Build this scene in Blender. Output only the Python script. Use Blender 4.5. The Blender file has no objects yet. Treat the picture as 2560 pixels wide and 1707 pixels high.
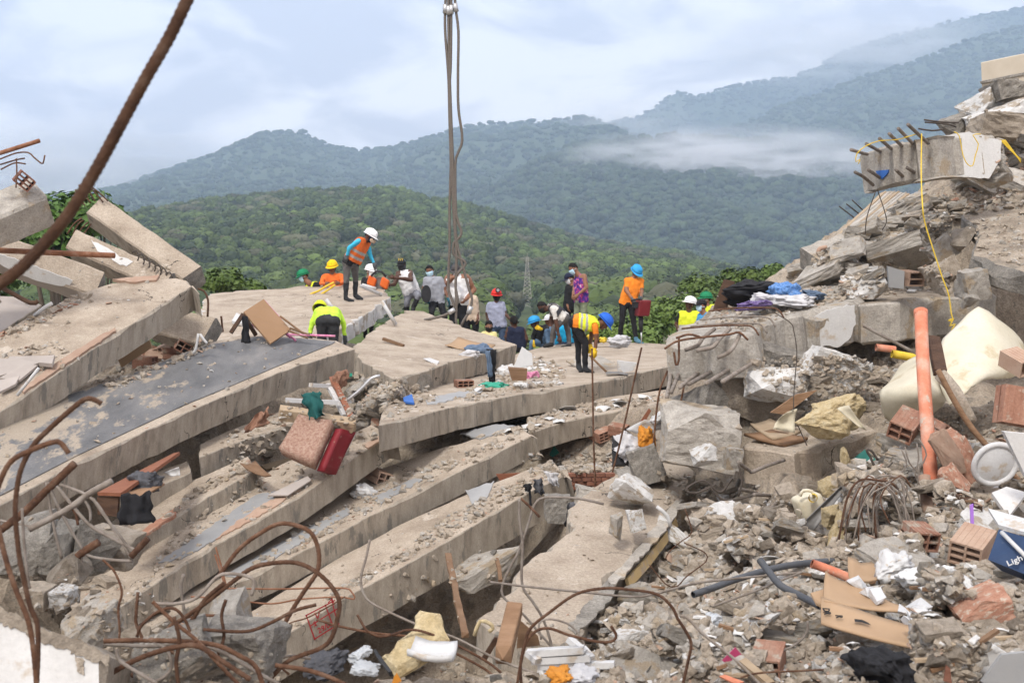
import bpy, bmesh, math, random
import numpy as np
from mathutils import Vector, Matrix, Quaternion, noise
from mathutils.bvhtree import BVHTree
from mathutils.geometry import tessellate_polygon

random.seed(7); rng = np.random.default_rng(7)
scene = bpy.context.scene
COL = scene.collection

# ------------------------------------------------------------------ camera, sky, sun, exposure
F = 3200.0; CX = 1280.0; CY = 853.5            # focal length in pixels of the 2560 px wide frame
PITCH = math.atan((CY - 640.0) / F)
cd = bpy.data.cameras.new('camera'); cam = bpy.data.objects.new('camera', cd); COL.objects.link(cam)
cd.sensor_width = 36.0; cd.lens = 36.0 * F / 2560.0; cd.clip_start = 0.05; cd.clip_end = 30000.0
cam.location = (0, 0, 0); cam.rotation_euler = (math.radians(90) - PITCH, 0, 0)
cd.dof.use_dof = True; cd.dof.focus_distance = 16.0; cd.dof.aperture_fstop = 7.1
scene.camera = cam

SUN_EL = math.radians(50); SUN_AZ = math.radians(205)     # azimuth clockwise from +Y: behind the camera, a little left
w = bpy.data.worlds.new('World'); scene.world = w; w.use_nodes = True
nt = w.node_tree; nt.nodes.clear()
def wn(t, **k):
    n = nt.nodes.new(t)
    for a, b in k.items(): setattr(n, a, b)
    return n
sky = wn('ShaderNodeTexSky', sky_type='NISHITA', sun_disc=False, sun_elevation=SUN_EL, sun_rotation=SUN_AZ)
tc = wn('ShaderNodeTexCoord')
mp = wn('ShaderNodeMapping'); mp.inputs['Scale'].default_value = (1.0, 1.0, 2.4); mp.inputs['Location'].default_value = (0.35, 0.2, 0.15)
n1 = wn('ShaderNodeTexNoise'); n1.inputs['Scale'].default_value = 3.4; n1.inputs['Detail'].default_value = 9; n1.inputs['Roughness'].default_value = 0.52; n1.inputs['Distortion'].default_value = 0.25
r1 = wn('ShaderNodeValToRGB'); r1.color_ramp.elements[0].position = 0.30; r1.color_ramp.elements[1].position = 0.62
r1.color_ramp.elements[0].color = (0.96, 0.96, 0.96, 1); r1.color_ramp.elements[1].color = (1, 1, 1, 1)
n2 = wn('ShaderNodeTexNoise'); n2.inputs['Scale'].default_value = 8.0; n2.inputs['Detail'].default_value = 12; n2.inputs['Roughness'].default_value = 0.56; n2.inputs['Distortion'].default_value = 0.5
r2 = wn('ShaderNodeValToRGB'); r2.color_ramp.elements[0].position = 0.41; r2.color_ramp.elements[1].position = 0.57
r2.color_ramp.elements[0].color = (5.7, 5.3, 5.6, 1); r2.color_ramp.elements[1].color = (10.4, 9.6, 9.3, 1)
mx = wn('ShaderNodeMix', data_type='RGBA')
bg = wn('ShaderNodeBackground'); bg.inputs['Strength'].default_value = 0.082
ow = wn('ShaderNodeOutputWorld')
L = nt.links.new
L(tc.outputs['Generated'], mp.inputs['Vector']); L(mp.outputs[0], n1.inputs['Vector']); L(mp.outputs[0], n2.inputs['Vector'])
L(n1.outputs['Fac'], r1.inputs['Fac']); L(n2.outputs['Fac'], r2.inputs['Fac'])
L(r1.outputs['Color'], mx.inputs['Factor']); L(sky.outputs[0], mx.inputs['A']); L(r2.outputs['Color'], mx.inputs['B'])
L(mx.outputs['Result'], bg.inputs['Color']); L(bg.outputs[0], ow.inputs['Surface'])

sd = bpy.data.lights.new('sun', 'SUN'); sun = bpy.data.objects.new('sun', sd); COL.objects.link(sun)
sd.energy = 1.5; sd.angle = math.radians(10); sd.color = (1.0, 0.95, 0.88)
dv = Vector((math.sin(SUN_AZ) * math.cos(SUN_EL), math.cos(SUN_AZ) * math.cos(SUN_EL), math.sin(SUN_EL)))
sun.rotation_euler = dv.to_track_quat('Z', 'Y').to_euler(); sun.location = (-10, -10, 60)

scene.view_settings.view_transform = 'Standard'; scene.view_settings.look = 'None'
scene.view_settings.exposure = 1.18; scene.view_settings.gamma = 1.0
scene.render.engine = 'CYCLES'
cy = scene.cycles
cy.use_denoising = True
try: cy.denoiser = 'OPENIMAGEDENOISE'
except Exception: pass
cy.max_bounces = 6; cy.diffuse_bounces = 2; cy.glossy_bounces = 2; cy.transmission_bounces = 4; cy.volume_bounces = 2; cy.transparent_max_bounces = 8

# ------------------------------------------------------------------ helpers
sT, cT = math.sin(PITCH), math.cos(PITCH)
def ray(px, py):
    u = (px - CX) / F; v = (CY - py) / F
    return Vector((u, cT + v * sT, -sT + v * cT))
def P(px, py, d):                               # photo pixel + forward distance in metres -> world point
    r = ray(px, py); return r * (d / r.y)
def rp(o, n, px, py):                           # photo pixel on the plane through o with normal n
    r = ray(px, py); return r * (o.dot(n) / r.dot(n))

def new_obj(name, verts, faces, mats, parent=None, smooth=False, mi=None, center=True):
    me = bpy.data.meshes.new(name)
    v = np.asarray(verts, dtype=float).reshape(-1, 3)
    c = Vector((0, 0, 0))
    if center and parent is None and len(v):
        c = Vector(((v[:, 0].min() + v[:, 0].max()) / 2, (v[:, 1].min() + v[:, 1].max()) / 2, v[:, 2].min()))
        v = v - np.array(c)
    elif parent is not None:
        v = v - np.array(parent['_o'])
    me.from_pydata(v.tolist(), [], [tuple(f) for f in faces])
    if not isinstance(mats, (list, tuple)): mats = [mats]
    for m in mats: me.materials.append(m)
    if mi is not None: me.polygons.foreach_set('material_index', mi)
    if smooth: me.polygons.foreach_set('use_smooth', [True] * len(me.polygons))
    me.update()
    o = bpy.data.objects.new(name, me); COL.objects.link(o)
    if parent is not None:
        o.parent = parent
        o['_o'] = parent['_o']
    else:
        o.location = c; o['_o'] = tuple(c)
    return o
def tag(o, label=None, cat=None, group=None, kind=None):
    if label: o['label'] = label
    if cat: o['category'] = cat
    if group: o['group'] = group
    if kind: o['kind'] = kind
    return o
def empty(name, loc, label=None, cat=None, group=None):
    o = bpy.data.objects.new(name, None); COL.objects.link(o); o.location = loc; o['_o'] = tuple(loc)
    o.empty_display_size = 0.2
    return tag(o, label, cat, group)

class MB:                                       # collects geometry for one mesh
    def __init__(s): s.v = []; s.f = []; s.m = []
    def add(s, v, f, m=0):
        b = len(s.v); s.v += [tuple(x) for x in v]; s.f += [tuple(i + b for i in q) for q in f]; s.m += [m] * len(f)
        return s
    def build(s, name, mats, parent=None, smooth=False):
        return new_obj(name, s.v, s.f, mats, parent, smooth, s.m)

def box_geo(c, ax, ay, az):                     # centre and three half-axis vectors
    c = Vector(c); v = [c + sx * ax + sy * ay + sz * az for sz in (-1, 1) for sy in (-1, 1) for sx in (-1, 1)]
    return v, [(0, 2, 3, 1), (4, 5, 7, 6), (0, 1, 5, 4), (2, 6, 7, 3), (0, 4, 6, 2), (1, 3, 7, 5)]
def frame(d, up=Vector((0, 0, 1))):
    d = Vector(d).normalized(); s = d.cross(up)
    if s.length < 1e-4: s = d.cross(Vector((1, 0, 0)))
    s.normalize(); return d, s, s.cross(d).normalized()
def tube_geo(pts, r, n=8, caps=True, rib=0.0, ribstep=3):
    pts = [Vector(p) for p in pts]; k = len(pts); V = []; Fc = []
    rr = r if hasattr(r, '__len__') else [r] * k
    t0 = (pts[1] - pts[0]).normalized(); s = t0.orthogonal().normalized()
    for i in range(k):
        t = (pts[min(i + 1, k - 1)] - pts[max(i - 1, 0)])
        t = t.normalized() if t.length > 1e-9 else t0
        s = (s - t * s.dot(t)); s = s.normalized() if s.length > 1e-6 else t.orthogonal().normalized()
        b = t.cross(s); q = rr[i] * (1 + (rib if (i % ribstep) == 0 else 0))
        for j in range(n):
            a = 2 * math.pi * j / n; V.append(pts[i] + (s * math.cos(a) + b * math.sin(a)) * q)
    for i in range(k - 1):
        for j in range(n):
            Fc.append((i * n + j, i * n + (j + 1) % n, (i + 1) * n + (j + 1) % n, (i + 1) * n + j))
    if caps: Fc.append(tuple(range(n - 1, -1, -1))); Fc.append(tuple((k - 1) * n + j for j in range(n)))
    return V, Fc
def smooth_path(pts, step=0.05):                # Catmull-Rom through the points
    pts = [Vector(p) for p in pts]
    if len(pts) < 3:
        n = max(2, int((pts[1] - pts[0]).length / step)); return [pts[0].lerp(pts[1], i / n) for i in range(n + 1)]
    q = [pts[0] * 2 - pts[1]] + pts + [pts[-1] * 2 - pts[-2]]; out = []
    for i in range(1, len(q) - 2):
        a, b, c, d = q[i - 1:i + 3]; n = max(2, int((c - b).length / step))
        for k in range(n):
            t = k / n
            out.append(0.5 * ((2 * b) + (c - a) * t + (2 * a - 5 * b + 4 * c - d) * t * t + (3 * b - a - 3 * c + d) * t ** 3))
    out.append(pts[-1]); return out

# ------------------------------------------------------------------ materials
def mat(name, cols, scale=3.0, rough=0.85, bump=0.0, bscale=30.0, detail=6, coord='Object', rand=0.0, spec=0.3, pos=None, metal=0.0,
        stretch=None, spots=None, alpha=None, trans=0.0, speck=0.0, crack=0.0, spotgrad=0.0):
    m = bpy.data.materials.new(name); m.use_nodes = True; t = m.node_tree; N = t.nodes; N.clear(); K = t.links.new
    out = N.new('ShaderNodeOutputMaterial'); bs = N.new('ShaderNodeBsdfPrincipled'); K(bs.outputs[0], out.inputs[0])
    bs.inputs['Roughness'].default_value = rough; bs.inputs['Metallic'].default_value = metal
    bs.inputs['Specular IOR Level'].default_value = spec
    if trans: bs.inputs['Transmission Weight'].default_value = trans
    if alpha is not None: bs.inputs['Alpha'].default_value = alpha
    tcn = N.new('ShaderNodeTexCoord'); vec = tcn.outputs[coord]
    if stretch:
        mpn = N.new('ShaderNodeMapping'); mpn.inputs['Scale'].default_value = stretch; K(vec, mpn.inputs[0]); vec = mpn.outputs[0]
    nz = N.new('ShaderNodeTexNoise'); nz.inputs['Scale'].default_value = scale; nz.inputs['Detail'].default_value = detail; nz.inputs['Roughness'].default_value = 0.62
    oi = N.new('ShaderNodeObjectInfo')
    if rand or len(cols) > 1:
        ad = N.new('ShaderNodeVectorMath'); ad.operation = 'MULTIPLY_ADD'
        ad.inputs[1].default_value = (1, 1, 1); K(vec, ad.inputs[0])
        cmb = N.new('ShaderNodeCombineXYZ'); ml = N.new('ShaderNodeMath'); ml.operation = 'MULTIPLY'; ml.inputs[1].default_value = 37.0
        K(oi.outputs['Random'], ml.inputs[0]); K(ml.outputs[0], cmb.inputs[0]); K(ml.outputs[0], cmb.inputs[2]); K(cmb.outputs[0], ad.inputs[2]); vec = ad.outputs[0]
    K(vec, nz.inputs['Vector'])
    rp_ = N.new('ShaderNodeValToRGB'); cr = rp_.color_ramp
    pos = pos or ([0.5] if len(cols) == 1 else [0.3 + 0.42 * i / (len(cols) - 1) for i in range(len(cols))])
    while len(cr.elements) < len(cols): cr.elements.new(0.5)
    while len(cr.elements) > len(cols): cr.elements.remove(cr.elements[-1])
    for e, c, q in zip(cr.elements, cols, pos): e.position = q; e.color = (*c, 1)
    K(nz.outputs['Fac'], rp_.inputs['Fac']); colr = rp_.outputs['Color']
    if spots:                                   # (colour, scale, threshold): blotches with an edge of their own
        sc_, ss, th = spots[0], spots[1], spots[2]
        n3 = N.new('ShaderNodeTexNoise'); n3.inputs['Scale'].default_value = ss; n3.inputs['Detail'].default_value = 8; n3.inputs['Roughness'].default_value = 0.65; K(vec, n3.inputs['Vector'])
        r3 = N.new('ShaderNodeValToRGB'); r3.color_ramp.elements[0].position = th; r3.color_ramp.elements[1].position = th + 0.06; fo_ = n3.outputs['Fac']
        if spotgrad:                              # dust lies thicker towards one end
            sx_ = N.new('ShaderNodeSeparateXYZ'); K(tcn.outputs[coord], sx_.inputs[0]); ma = N.new('ShaderNodeMath'); ma.operation = 'MULTIPLY_ADD'; ma.inputs[1].default_value = spotgrad; K(sx_.outputs[0], ma.inputs[0]); K(fo_, ma.inputs[2]); fo_ = ma.outputs[0]
        K(fo_, r3.inputs['Fac'])
        m3 = N.new('ShaderNodeMix'); m3.data_type = 'RGBA'; m3.inputs['B'].default_value = (*sc_, 1); K(r3.outputs['Color'], m3.inputs['Factor']); K(colr, m3.inputs['A']); colr = m3.outputs['Result']
    if speck:                                   # fine grain and pits
        n5 = N.new('ShaderNodeTexNoise'); n5.inputs['Scale'].default_value = 46.0; n5.inputs['Detail'].default_value = 5; n5.inputs['Roughness'].default_value = 0.75; K(vec, n5.inputs['Vector'])
        m5 = N.new('ShaderNodeMapRange'); m5.inputs['From Min'].default_value = 0.32; m5.inputs['From Max'].default_value = 0.68; m5.inputs['To Min'].default_value = 1 - speck; m5.inputs['To Max'].default_value = 1 + speck * 0.6; K(n5.outputs['Fac'], m5.inputs['Value'])
        v5 = N.new('ShaderNodeVectorMath'); v5.operation = 'SCALE'; K(colr, v5.inputs[0]); K(m5.outputs[0], v5.inputs['Scale']); colr = v5.outputs[0]
    if crack:                                   # hairline cracks in places
        nd = N.new('ShaderNodeTexNoise'); nd.inputs['Scale'].default_value = 5.0; nd.inputs['Detail'].default_value = 4; K(tcn.outputs[coord], nd.inputs['Vector'])
        va = N.new('ShaderNodeVectorMath'); va.operation = 'MULTIPLY_ADD'; va.inputs[1].default_value = (0.35, 0.35, 0.35); K(nd.outputs['Color'], va.inputs[0]); K(tcn.outputs[coord], va.inputs[2])
        vo = N.new('ShaderNodeTexVoronoi'); vo.feature = 'DISTANCE_TO_EDGE'; vo.inputs['Scale'].default_value = crack; K(va.outputs[0], vo.inputs['Vector'])
        lt = N.new('ShaderNodeMath'); lt.operation = 'LESS_THAN'; lt.inputs[1].default_value = 0.0045; K(vo.outputs['Distance'], lt.inputs[0])
        nm_ = N.new('ShaderNodeTexNoise'); nm_.inputs['Scale'].default_value = 0.8; K(tcn.outputs[coord], nm_.inputs['Vector'])
        gt = N.new('ShaderNodeMath'); gt.operation = 'GREATER_THAN'; gt.inputs[1].default_value = 0.56; K(nm_.outputs['Fac'], gt.inputs[0])
        mu = N.new('ShaderNodeMath'); mu.operation = 'MULTIPLY'; K(lt.outputs[0], mu.inputs[0]); K(gt.outputs[0], mu.inputs[1])
        mc = N.new('ShaderNodeMix'); mc.data_type = 'RGBA'; mc.inputs['B'].default_value = (0.06, 0.05, 0.042, 1); K(mu.outputs[0], mc.inputs['Factor']); K(colr, mc.inputs['A']); colr = mc.outputs['Result']
    if rand:
        mr = N.new('ShaderNodeMapRange'); mr.inputs['To Min'].default_value = 1 - rand; mr.inputs['To Max'].default_value = 1 + rand; K(oi.outputs['Random'], mr.inputs['Value'])
        hs = N.new('ShaderNodeHueSaturation'); K(colr, hs.inputs['Color']); K(mr.outputs[0], hs.inputs['Value']); colr = hs.outputs['Color']
    K(colr, bs.inputs['Base Color'])
    if bump:
        nb = N.new('ShaderNodeTexNoise'); nb.inputs['Scale'].default_value = bscale; nb.inputs['Detail'].default_value = 8; nb.inputs['Roughness'].default_value = 0.7; K(vec, nb.inputs['Vector'])
        bn = N.new('ShaderNodeBump'); bn.inputs['Strength'].default_value = min(1.0, bump); bn.inputs['Distance'].default_value = 0.02 * max(1, bump); K(nb.outputs['Fac'], bn.inputs['Height']); K(bn.outputs[0], bs.inputs['Normal'])
    return m
M = {}
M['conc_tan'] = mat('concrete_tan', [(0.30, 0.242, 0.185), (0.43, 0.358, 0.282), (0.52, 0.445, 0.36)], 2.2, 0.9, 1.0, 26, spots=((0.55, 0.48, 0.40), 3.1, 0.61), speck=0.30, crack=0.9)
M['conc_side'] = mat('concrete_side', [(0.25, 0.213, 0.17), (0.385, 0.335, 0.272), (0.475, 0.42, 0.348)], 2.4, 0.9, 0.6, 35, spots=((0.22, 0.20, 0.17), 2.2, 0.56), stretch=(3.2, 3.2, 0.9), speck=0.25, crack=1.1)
M['conc_grey'] = mat('concrete_grey', [(0.18, 0.165, 0.145), (0.29, 0.268, 0.235), (0.41, 0.38, 0.335)], 5.0, 0.92, 1.6, 22, rand=0.18, speck=0.4)
M['conc_lt'] = mat('concrete_light', [(0.32, 0.292, 0.255), (0.45, 0.415, 0.365), (0.56, 0.525, 0.47)], 5.0, 0.92, 1.0, 30, rand=0.12, spots=((0.42, 0.34, 0.245), 2.0, 0.54), speck=0.3)
M['chunk'] = mat('chunk_concrete', [(0.30, 0.25, 0.195), (0.455, 0.385, 0.305), (0.57, 0.495, 0.41)], 4.0, 0.92, 1.4, 28, rand=0.28, speck=0.35)
M['dust'] = mat('rubble_dust', [(0.22, 0.18, 0.138), (0.395, 0.33, 0.258), (0.505, 0.435, 0.352)], 3.0, 0.95, 1.8, 18, spots=((0.27, 0.235, 0.19), 7.0, 0.56), speck=0.4)
M['plaster'] = mat('white_plaster', [(0.50, 0.49, 0.46), (0.64, 0.63, 0.61), (0.72, 0.71, 0.69)], 4.0, 0.85, 0.9, 24, spots=((0.40, 0.34, 0.27), 3.4, 0.53), speck=0.12)
M['paint_white'] = mat('white_paint', [(0.54, 0.53, 0.51), (0.64, 0.635, 0.62)], 3.0, 0.7, 0.25, 40, spots=((0.48, 0.41, 0.33), 4.0, 0.60), speck=0.08)
M['cream'] = mat('cream_paint', [(0.52, 0.45, 0.35), (0.60, 0.53, 0.43)], 3.0, 0.7, 0.2, 30)
M['yellow_wall'] = mat('yellow_wall_paint', [(0.46, 0.34, 0.17), (0.56, 0.42, 0.21)], 3.0, 0.75, 0.2, 30, spots=((0.42, 0.34, 0.25), 6.0, 0.55))
M['tile_dark'] = mat('dark_floor_screed', [(0.10, 0.102, 0.106), (0.16, 0.16, 0.162), (0.235, 0.225, 0.215)], 1.6, 0.65, 0.3, 40, stretch=(1.6, .7, 1), spots=((0.36, 0.305, 0.24), 2.3, 0.60), speck=0.22, spotgrad=-0.15)
M['tile_grey'] = mat('grey_floor_tile', [(0.25, 0.255, 0.26), (0.33, 0.33, 0.325)], 3.0, 0.55, 0.1, 40, rand=0.12)
M['pinkgrey'] = mat('pink_grey_panel', [(0.35, 0.31, 0.28), (0.43, 0.385, 0.35)], 3.0, 0.7, 0.2, 40, rand=0.06)
M['clay'] = mat('clay_tile', [(0.27, 0.13, 0.085), (0.36, 0.19, 0.13), (0.42, 0.28, 0.21)], 5.0, 0.9, 0.5, 40, rand=0.22, spots=((0.42, 0.345, 0.275), 6.0, 0.54), speck=0.2)
M['clay_pale'] = mat('dusty_clay', [(0.36, 0.23, 0.165), (0.45, 0.33, 0.25)], 5.0, 0.92, 0.5, 40, rand=0.2)
M['brickred'] = mat('brick_red', [(0.20, 0.085, 0.055), (0.29, 0.14, 0.095)], 7.0, 0.9, 0.5, 40, rand=0.3)
M['rust'] = mat('rusty_steel', [(0.065, 0.032, 0.02), (0.13, 0.064, 0.036), (0.21, 0.13, 0.088)], 16.0, 0.85, 0.8, 60, rand=0.25)
M['rust_or'] = mat('orange_rust_pipe', [(0.15, 0.062, 0.03), (0.25, 0.11, 0.058), (0.34, 0.21, 0.15)], 9.0, 0.75, 0.4, 60)
M['rebar_grey'] = mat('dusty_rebar', [(0.13, 0.105, 0.085), (0.235, 0.20, 0.17), (0.30, 0.27, 0.24)], 12.0, 0.8, 0.5, 60, rand=0.2)
M['wire'] = mat('dark_wire', [(0.05, 0.042, 0.036), (0.10, 0.08, 0.065)], 12.0, 0.7)
M['cable'] = mat('steel_cable', [(0.12, 0.10, 0.085), (0.22, 0.195, 0.17)], 40.0, 0.55, 0.6, 90, metal=0.4)
M['alu'] = mat('aluminium_ferrule', [(0.45, 0.46, 0.47), (0.58, 0.58, 0.58)], 8.0, 0.4, metal=0.7)
M['wood'] = mat('brown_wood', [(0.17, 0.095, 0.05), (0.28, 0.175, 0.105)], 4.0, 0.8, 0.4, 30, stretch=(1, 1, 8), rand=0.2)
M['wood_dark'] = mat('dark_wood', [(0.05, 0.025, 0.015), (0.11, 0.06, 0.035)], 5.0, 0.7, 0.5, 30, stretch=(1, 1, 6))
M['wood_pale'] = mat('pale_wood', [(0.35, 0.26, 0.17), (0.46, 0.36, 0.25)], 4.0, 0.8, 0.3, 30, stretch=(1, 1, 7), rand=0.15)
M['mahog'] = mat('reddish_board', [(0.20, 0.072, 0.038), (0.27, 0.11, 0.06)], 4.0, 0.6, 0.2, 30, stretch=(1, 5, 1))
M['board'] = mat('brown_hardboard', [(0.27, 0.165, 0.09), (0.33, 0.205, 0.12)], 1.5, 0.8, 0.15, 40)
M['card'] = mat('cardboard', [(0.36, 0.24, 0.145), (0.42, 0.29, 0.18)], 3.0, 0.85, 0.2, 40)
M['foam'] = mat('yellow_foam', [(0.52, 0.40, 0.21), (0.66, 0.53, 0.31), (0.72, 0.63, 0.43)], 9.0, 0.95, 1.4, 30, speck=0.2)
M['cream_plastic'] = mat('cream_plastic', [(0.54, 0.49, 0.36), (0.63, 0.58, 0.45), (0.68, 0.63, 0.52)], 1.6, 0.55, 0.1, 8, spots=((0.50, 0.43, 0.29), 2.2, 0.57), speck=0.08)
M['pvc_orange'] = mat('orange_pvc', [(0.58, 0.17, 0.09), (0.62, 0.25, 0.155), (0.60, 0.40, 0.31)], 6.0, 0.75, 0.2, 40, spots=((0.52, 0.42, 0.34), 9.0, 0.60), speck=0.12)
M['pvc_dark'] = mat('dark_grey_pvc', [(0.05, 0.055, 0.065), (0.10, 0.105, 0.115)], 5.0, 0.55, 0.1, 40)
M['styro'] = mat('white_styrofoam', [(0.60, 0.61, 0.62), (0.70, 0.70, 0.70)], 6.0, 0.8, 0.5, 50)
M['white_plastic'] = mat('white_plastic', [(0.50, 0.50, 0.50), (0.62, 0.62, 0.61)], 3.0, 0.55, 0.2, 30, spots=((0.46, 0.40, 0.33), 5.0, 0.56), speck=0.08)
M['blue_crate'] = mat('navy_plastic', [(0.014, 0.034, 0.09), (0.03, 0.06, 0.13)], 4.0, 0.55, 0.1, 40, spots=((0.14, 0.15, 0.17), 9.0, 0.62))
M['black_cloth'] = mat('black_cloth', [(0.012, 0.012, 0.014), (0.03, 0.03, 0.034)], 6.0, 0.95, 0.8, 18)
M['grey_cloth'] = mat('grey_cloth', [(0.06, 0.062, 0.07), (0.13, 0.13, 0.14)], 6.0, 0.95, 0.8, 18)
M['white_cloth'] = mat('white_cloth', [(0.52, 0.52, 0.54), (0.70, 0.69, 0.69)], 5.0, 0.95, 0.8, 18)
M['denim'] = mat('denim', [(0.08, 0.12, 0.19), (0.16, 0.22, 0.31)], 6.0, 0.9, 0.6, 18)
M['teal_cloth'] = mat('teal_cloth', [(0.012, 0.085, 0.085), (0.03, 0.145, 0.135)], 6.0, 0.9, 0.6, 18)
M['blue_cloth'] = mat('blue_print_cloth', [(0.03, 0.10, 0.34), (0.10, 0.25, 0.55), (0.45, 0.55, 0.72)], 22.0, 0.9, 0.5, 18)
M['purple_cloth'] = mat('purple_cloth', [(0.06, 0.035, 0.16), (0.17, 0.11, 0.30), (0.5, 0.5, 0.56)], 20.0, 0.9, 0.5, 18)
M['orange_cloth'] = mat('orange_cloth', [(0.52, 0.19, 0.02), (0.68, 0.30, 0.05)], 6.0, 0.9, 0.6, 18)
M['pink'] = mat('pink_print', [(0.55, 0.10, 0.28), (0.68, 0.38, 0.48)], 24.0, 0.8)
M['quilt'] = mat('brocade_fabric', [(0.24, 0.125, 0.09), (0.35, 0.22, 0.165), (0.46, 0.34, 0.27)], 34.0, 0.9, 0.8, 40)
M['crimson'] = mat('crimson_vinyl', [(0.17, 0.010, 0.016), (0.23, 0.022, 0.028)], 3.0, 0.6, 0.1, 30, spots=((0.26, 0.15, 0.12), 8.0, 0.63))
M['brown_cloth'] = mat('brown_curtain', [(0.22, 0.11, 0.07), (0.36, 0.215, 0.15)], 5.0, 0.9, 0.6, 18)
M['teal_paint'] = mat('teal_paint', [(0.03, 0.18, 0.155), (0.06, 0.25, 0.215)], 4.0, 0.7)
M['royal'] = mat('royal_blue', [(0.035, 0.12, 0.40), (0.06, 0.17, 0.48)], 4.0, 0.7)
M['rope_y'] = mat('yellow_rope', [(0.62, 0.42, 0.03), (0.75, 0.55, 0.07)], 20.0, 0.8)
M['paper'] = mat('paper', [(0.56, 0.56, 0.55), (0.66, 0.66, 0.65)], 5.0, 0.8)
M['ink'] = mat('black_ink', [(0.02, 0.02, 0.02)], 1.0, 0.8)
M['red_ink'] = mat('red_spray_paint', [(0.38, 0.02, 0.03), (0.46, 0.06, 0.06)], 14.0, 0.85)
M['magenta'] = mat('magenta_packet', [(0.30, 0.03, 0.09), (0.40, 0.06, 0.14)], 4.0, 0.5)
M['violet'] = mat('violet_plastic', [(0.36, 0.16, 0.62), (0.42, 0.22, 0.68)], 4.0, 0.4)
M['clearpl'] = mat('clear_bottle', [(0.62, 0.66, 0.70), (0.75, 0.78, 0.80)], 4.0, 0.2, alpha=0.55)
M['hole'] = mat('dark_cavity', [(0.03, 0.014, 0.009), (0.05, 0.024, 0.016)], 4.0, 0.95)
M['metal_sheet'] = mat('grey_sheet_metal', [(0.16, 0.155, 0.15), (0.27, 0.265, 0.255)], 5.0, 0.5, 0.3, 20, metal=0.3)
M['green_plastic'] = mat('green_plastic', [(0.03, 0.30, 0.20), (0.05, 0.36, 0.25)], 4.0, 0.5)
# ------------------------------------------------------------------ land: plain, hills, mountains, woods
def fbm(x, y, s, o=4):
    v = 0; a = 1; t = 0
    for i in range(o):
        v += a * noise.noise(Vector((x * s + 17.3 * i, y * s - 9.1 * i, 3.7 * i))); t += a; a *= 0.5; s *= 2.03
    return v / t
M['hill_soil'] = mat('hill_undergrowth', [(0.04, 0.058, 0.022), (0.065, 0.09, 0.032), (0.10, 0.11, 0.05)], 0.02, 0.95, 0.0, coord='Object', spots=((0.16, 0.085, 0.045), 0.012, 0.70))
M['mtn'] = mat('mountain_forest', [(0.034, 0.054, 0.026), (0.05, 0.075, 0.034), (0.07, 0.092, 0.044)], 0.010, 0.95, 0.0, coord='Object')
M['plain'] = mat('plain_ground', [(0.08, 0.075, 0.045), (0.10, 0.10, 0.06)], 0.02, 0.95)

pl = new_obj('ground', [(-5100, -480, -14), (5100, -480, -14), (5100, 4740, -14), (-5100, 4740, -14)], [(0, 1, 2, 3)], M['plain'], center=False)
tag(pl, 'flat overgrown valley floor under the hills', kind='structure')

def interp(pts, x):
    xs = [p[0] for p in pts]; ys = [p[1] for p in pts]
    return float(np.interp(x, xs, ys))
def ridge(name, label, prof, D, Lf, material, nu=160, nv=46, amp=0.10, ns=0.004, power=1.25, back=0.25, seed=0.0, base=-14.0):
    """a mountain: crest line from the photo profile at distance D, flank falling Lf metres towards the viewer"""
    x0, x1 = prof[0][0], prof[-1][0]; V = []; Fc = []
    for j in range(nv + 1):
        v = -back + (1 + back) * j / nv            # <0: far side, 0: crest, 1: foot
        for i in range(nu + 1):
            px = x0 + (x1 - x0) * i / nu
            y = D - v * Lf
            c = P(px, interp(prof, px), D)
            z0 = c.z
            x = c.x * (1 - 0.25 * max(0, v))
            if v >= 0:
                h = (1 - v) ** power
                sp = fbm(x + seed, y, ns, 5) + 0.5 * (1 - abs(fbm(x * 1.3 - seed, y * 0.35, ns * 1.6, 3)) * 2 - 0.7)
                z = base + (z0 - base) * h + amp * (z0 - base) * sp * min(1, v * 5) * (1 - v * 0.6)
            else:
                z = base + (z0 - base) * (1 + v / back * 0.8)
            V.append((x, y, z))
    for j in range(nv):
        for i in range(nu):
            a = j * (nu + 1) + i; Fc.append((a, a + 1, a + nu + 2, a + nu + 1))
    o = new_obj(name, V, Fc, material, smooth=True, center=False)
    return tag(o, label, kind='structure'), np.array(V).reshape(nv + 1, nu + 1, 3)

R1 = [(-260, 640), (0, 612), (200, 590), (392, 546), (463, 522), (531, 505), (610, 500), (700, 492), (805, 484), (958, 478), (1010, 488), (1088, 508), (1197, 528), (1328, 572), (1415, 600), (1524, 622), (1676, 640), (1741, 668), (1829, 704), (1960, 740), (2200, 765), (2700, 790)]
R2 = [(-700, 640), (-200, 590), (60, 520), (200, 486), (305, 474), (435, 428), (512, 398), (610, 358), (686, 329), (762, 331), (827, 365), (903, 378), (980, 366), (1088, 338), (1197, 307), (1360, 300), (1469, 290), (1524, 300), (1600, 345), (1750, 380), (2100, 420), (2700, 450)]
R4 = [(700, 640), (1000, 560), (1160, 505), (1260, 450), (1330, 410), (1440, 362), (1545, 350), (1650, 340), (1790, 345), (1900, 350), (2050, 370), (2300, 380), (2800, 400)]
R5 = [(1200, 560), (1500, 420), (1700, 348), (1850, 312), (1950, 265), (2050, 228), (2170, 186), (2280, 152), (2340, 128), (2420, 95), (2560, 55), (2800, 0), (3200, -60)]
R6 = [(900, 480), (1200, 400), (1400, 350), (1545, 300), (1600, 290), (1690, 225), (1740, 236), (1800, 218), (1870, 203), (1925, 192), (1990, 185), (2060, 150), (2130, 112), (2200, 92), (2400, 40), (2700, -20), (3100, -60)]
h1, G1 = ridge('near_hill', 'rounded green wooded hill behind the workers', R1, 720, 520, M['hill_soil'], amp=0.25, ns=0.008, power=1.15, seed=3, nu=200, nv=60)
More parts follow.
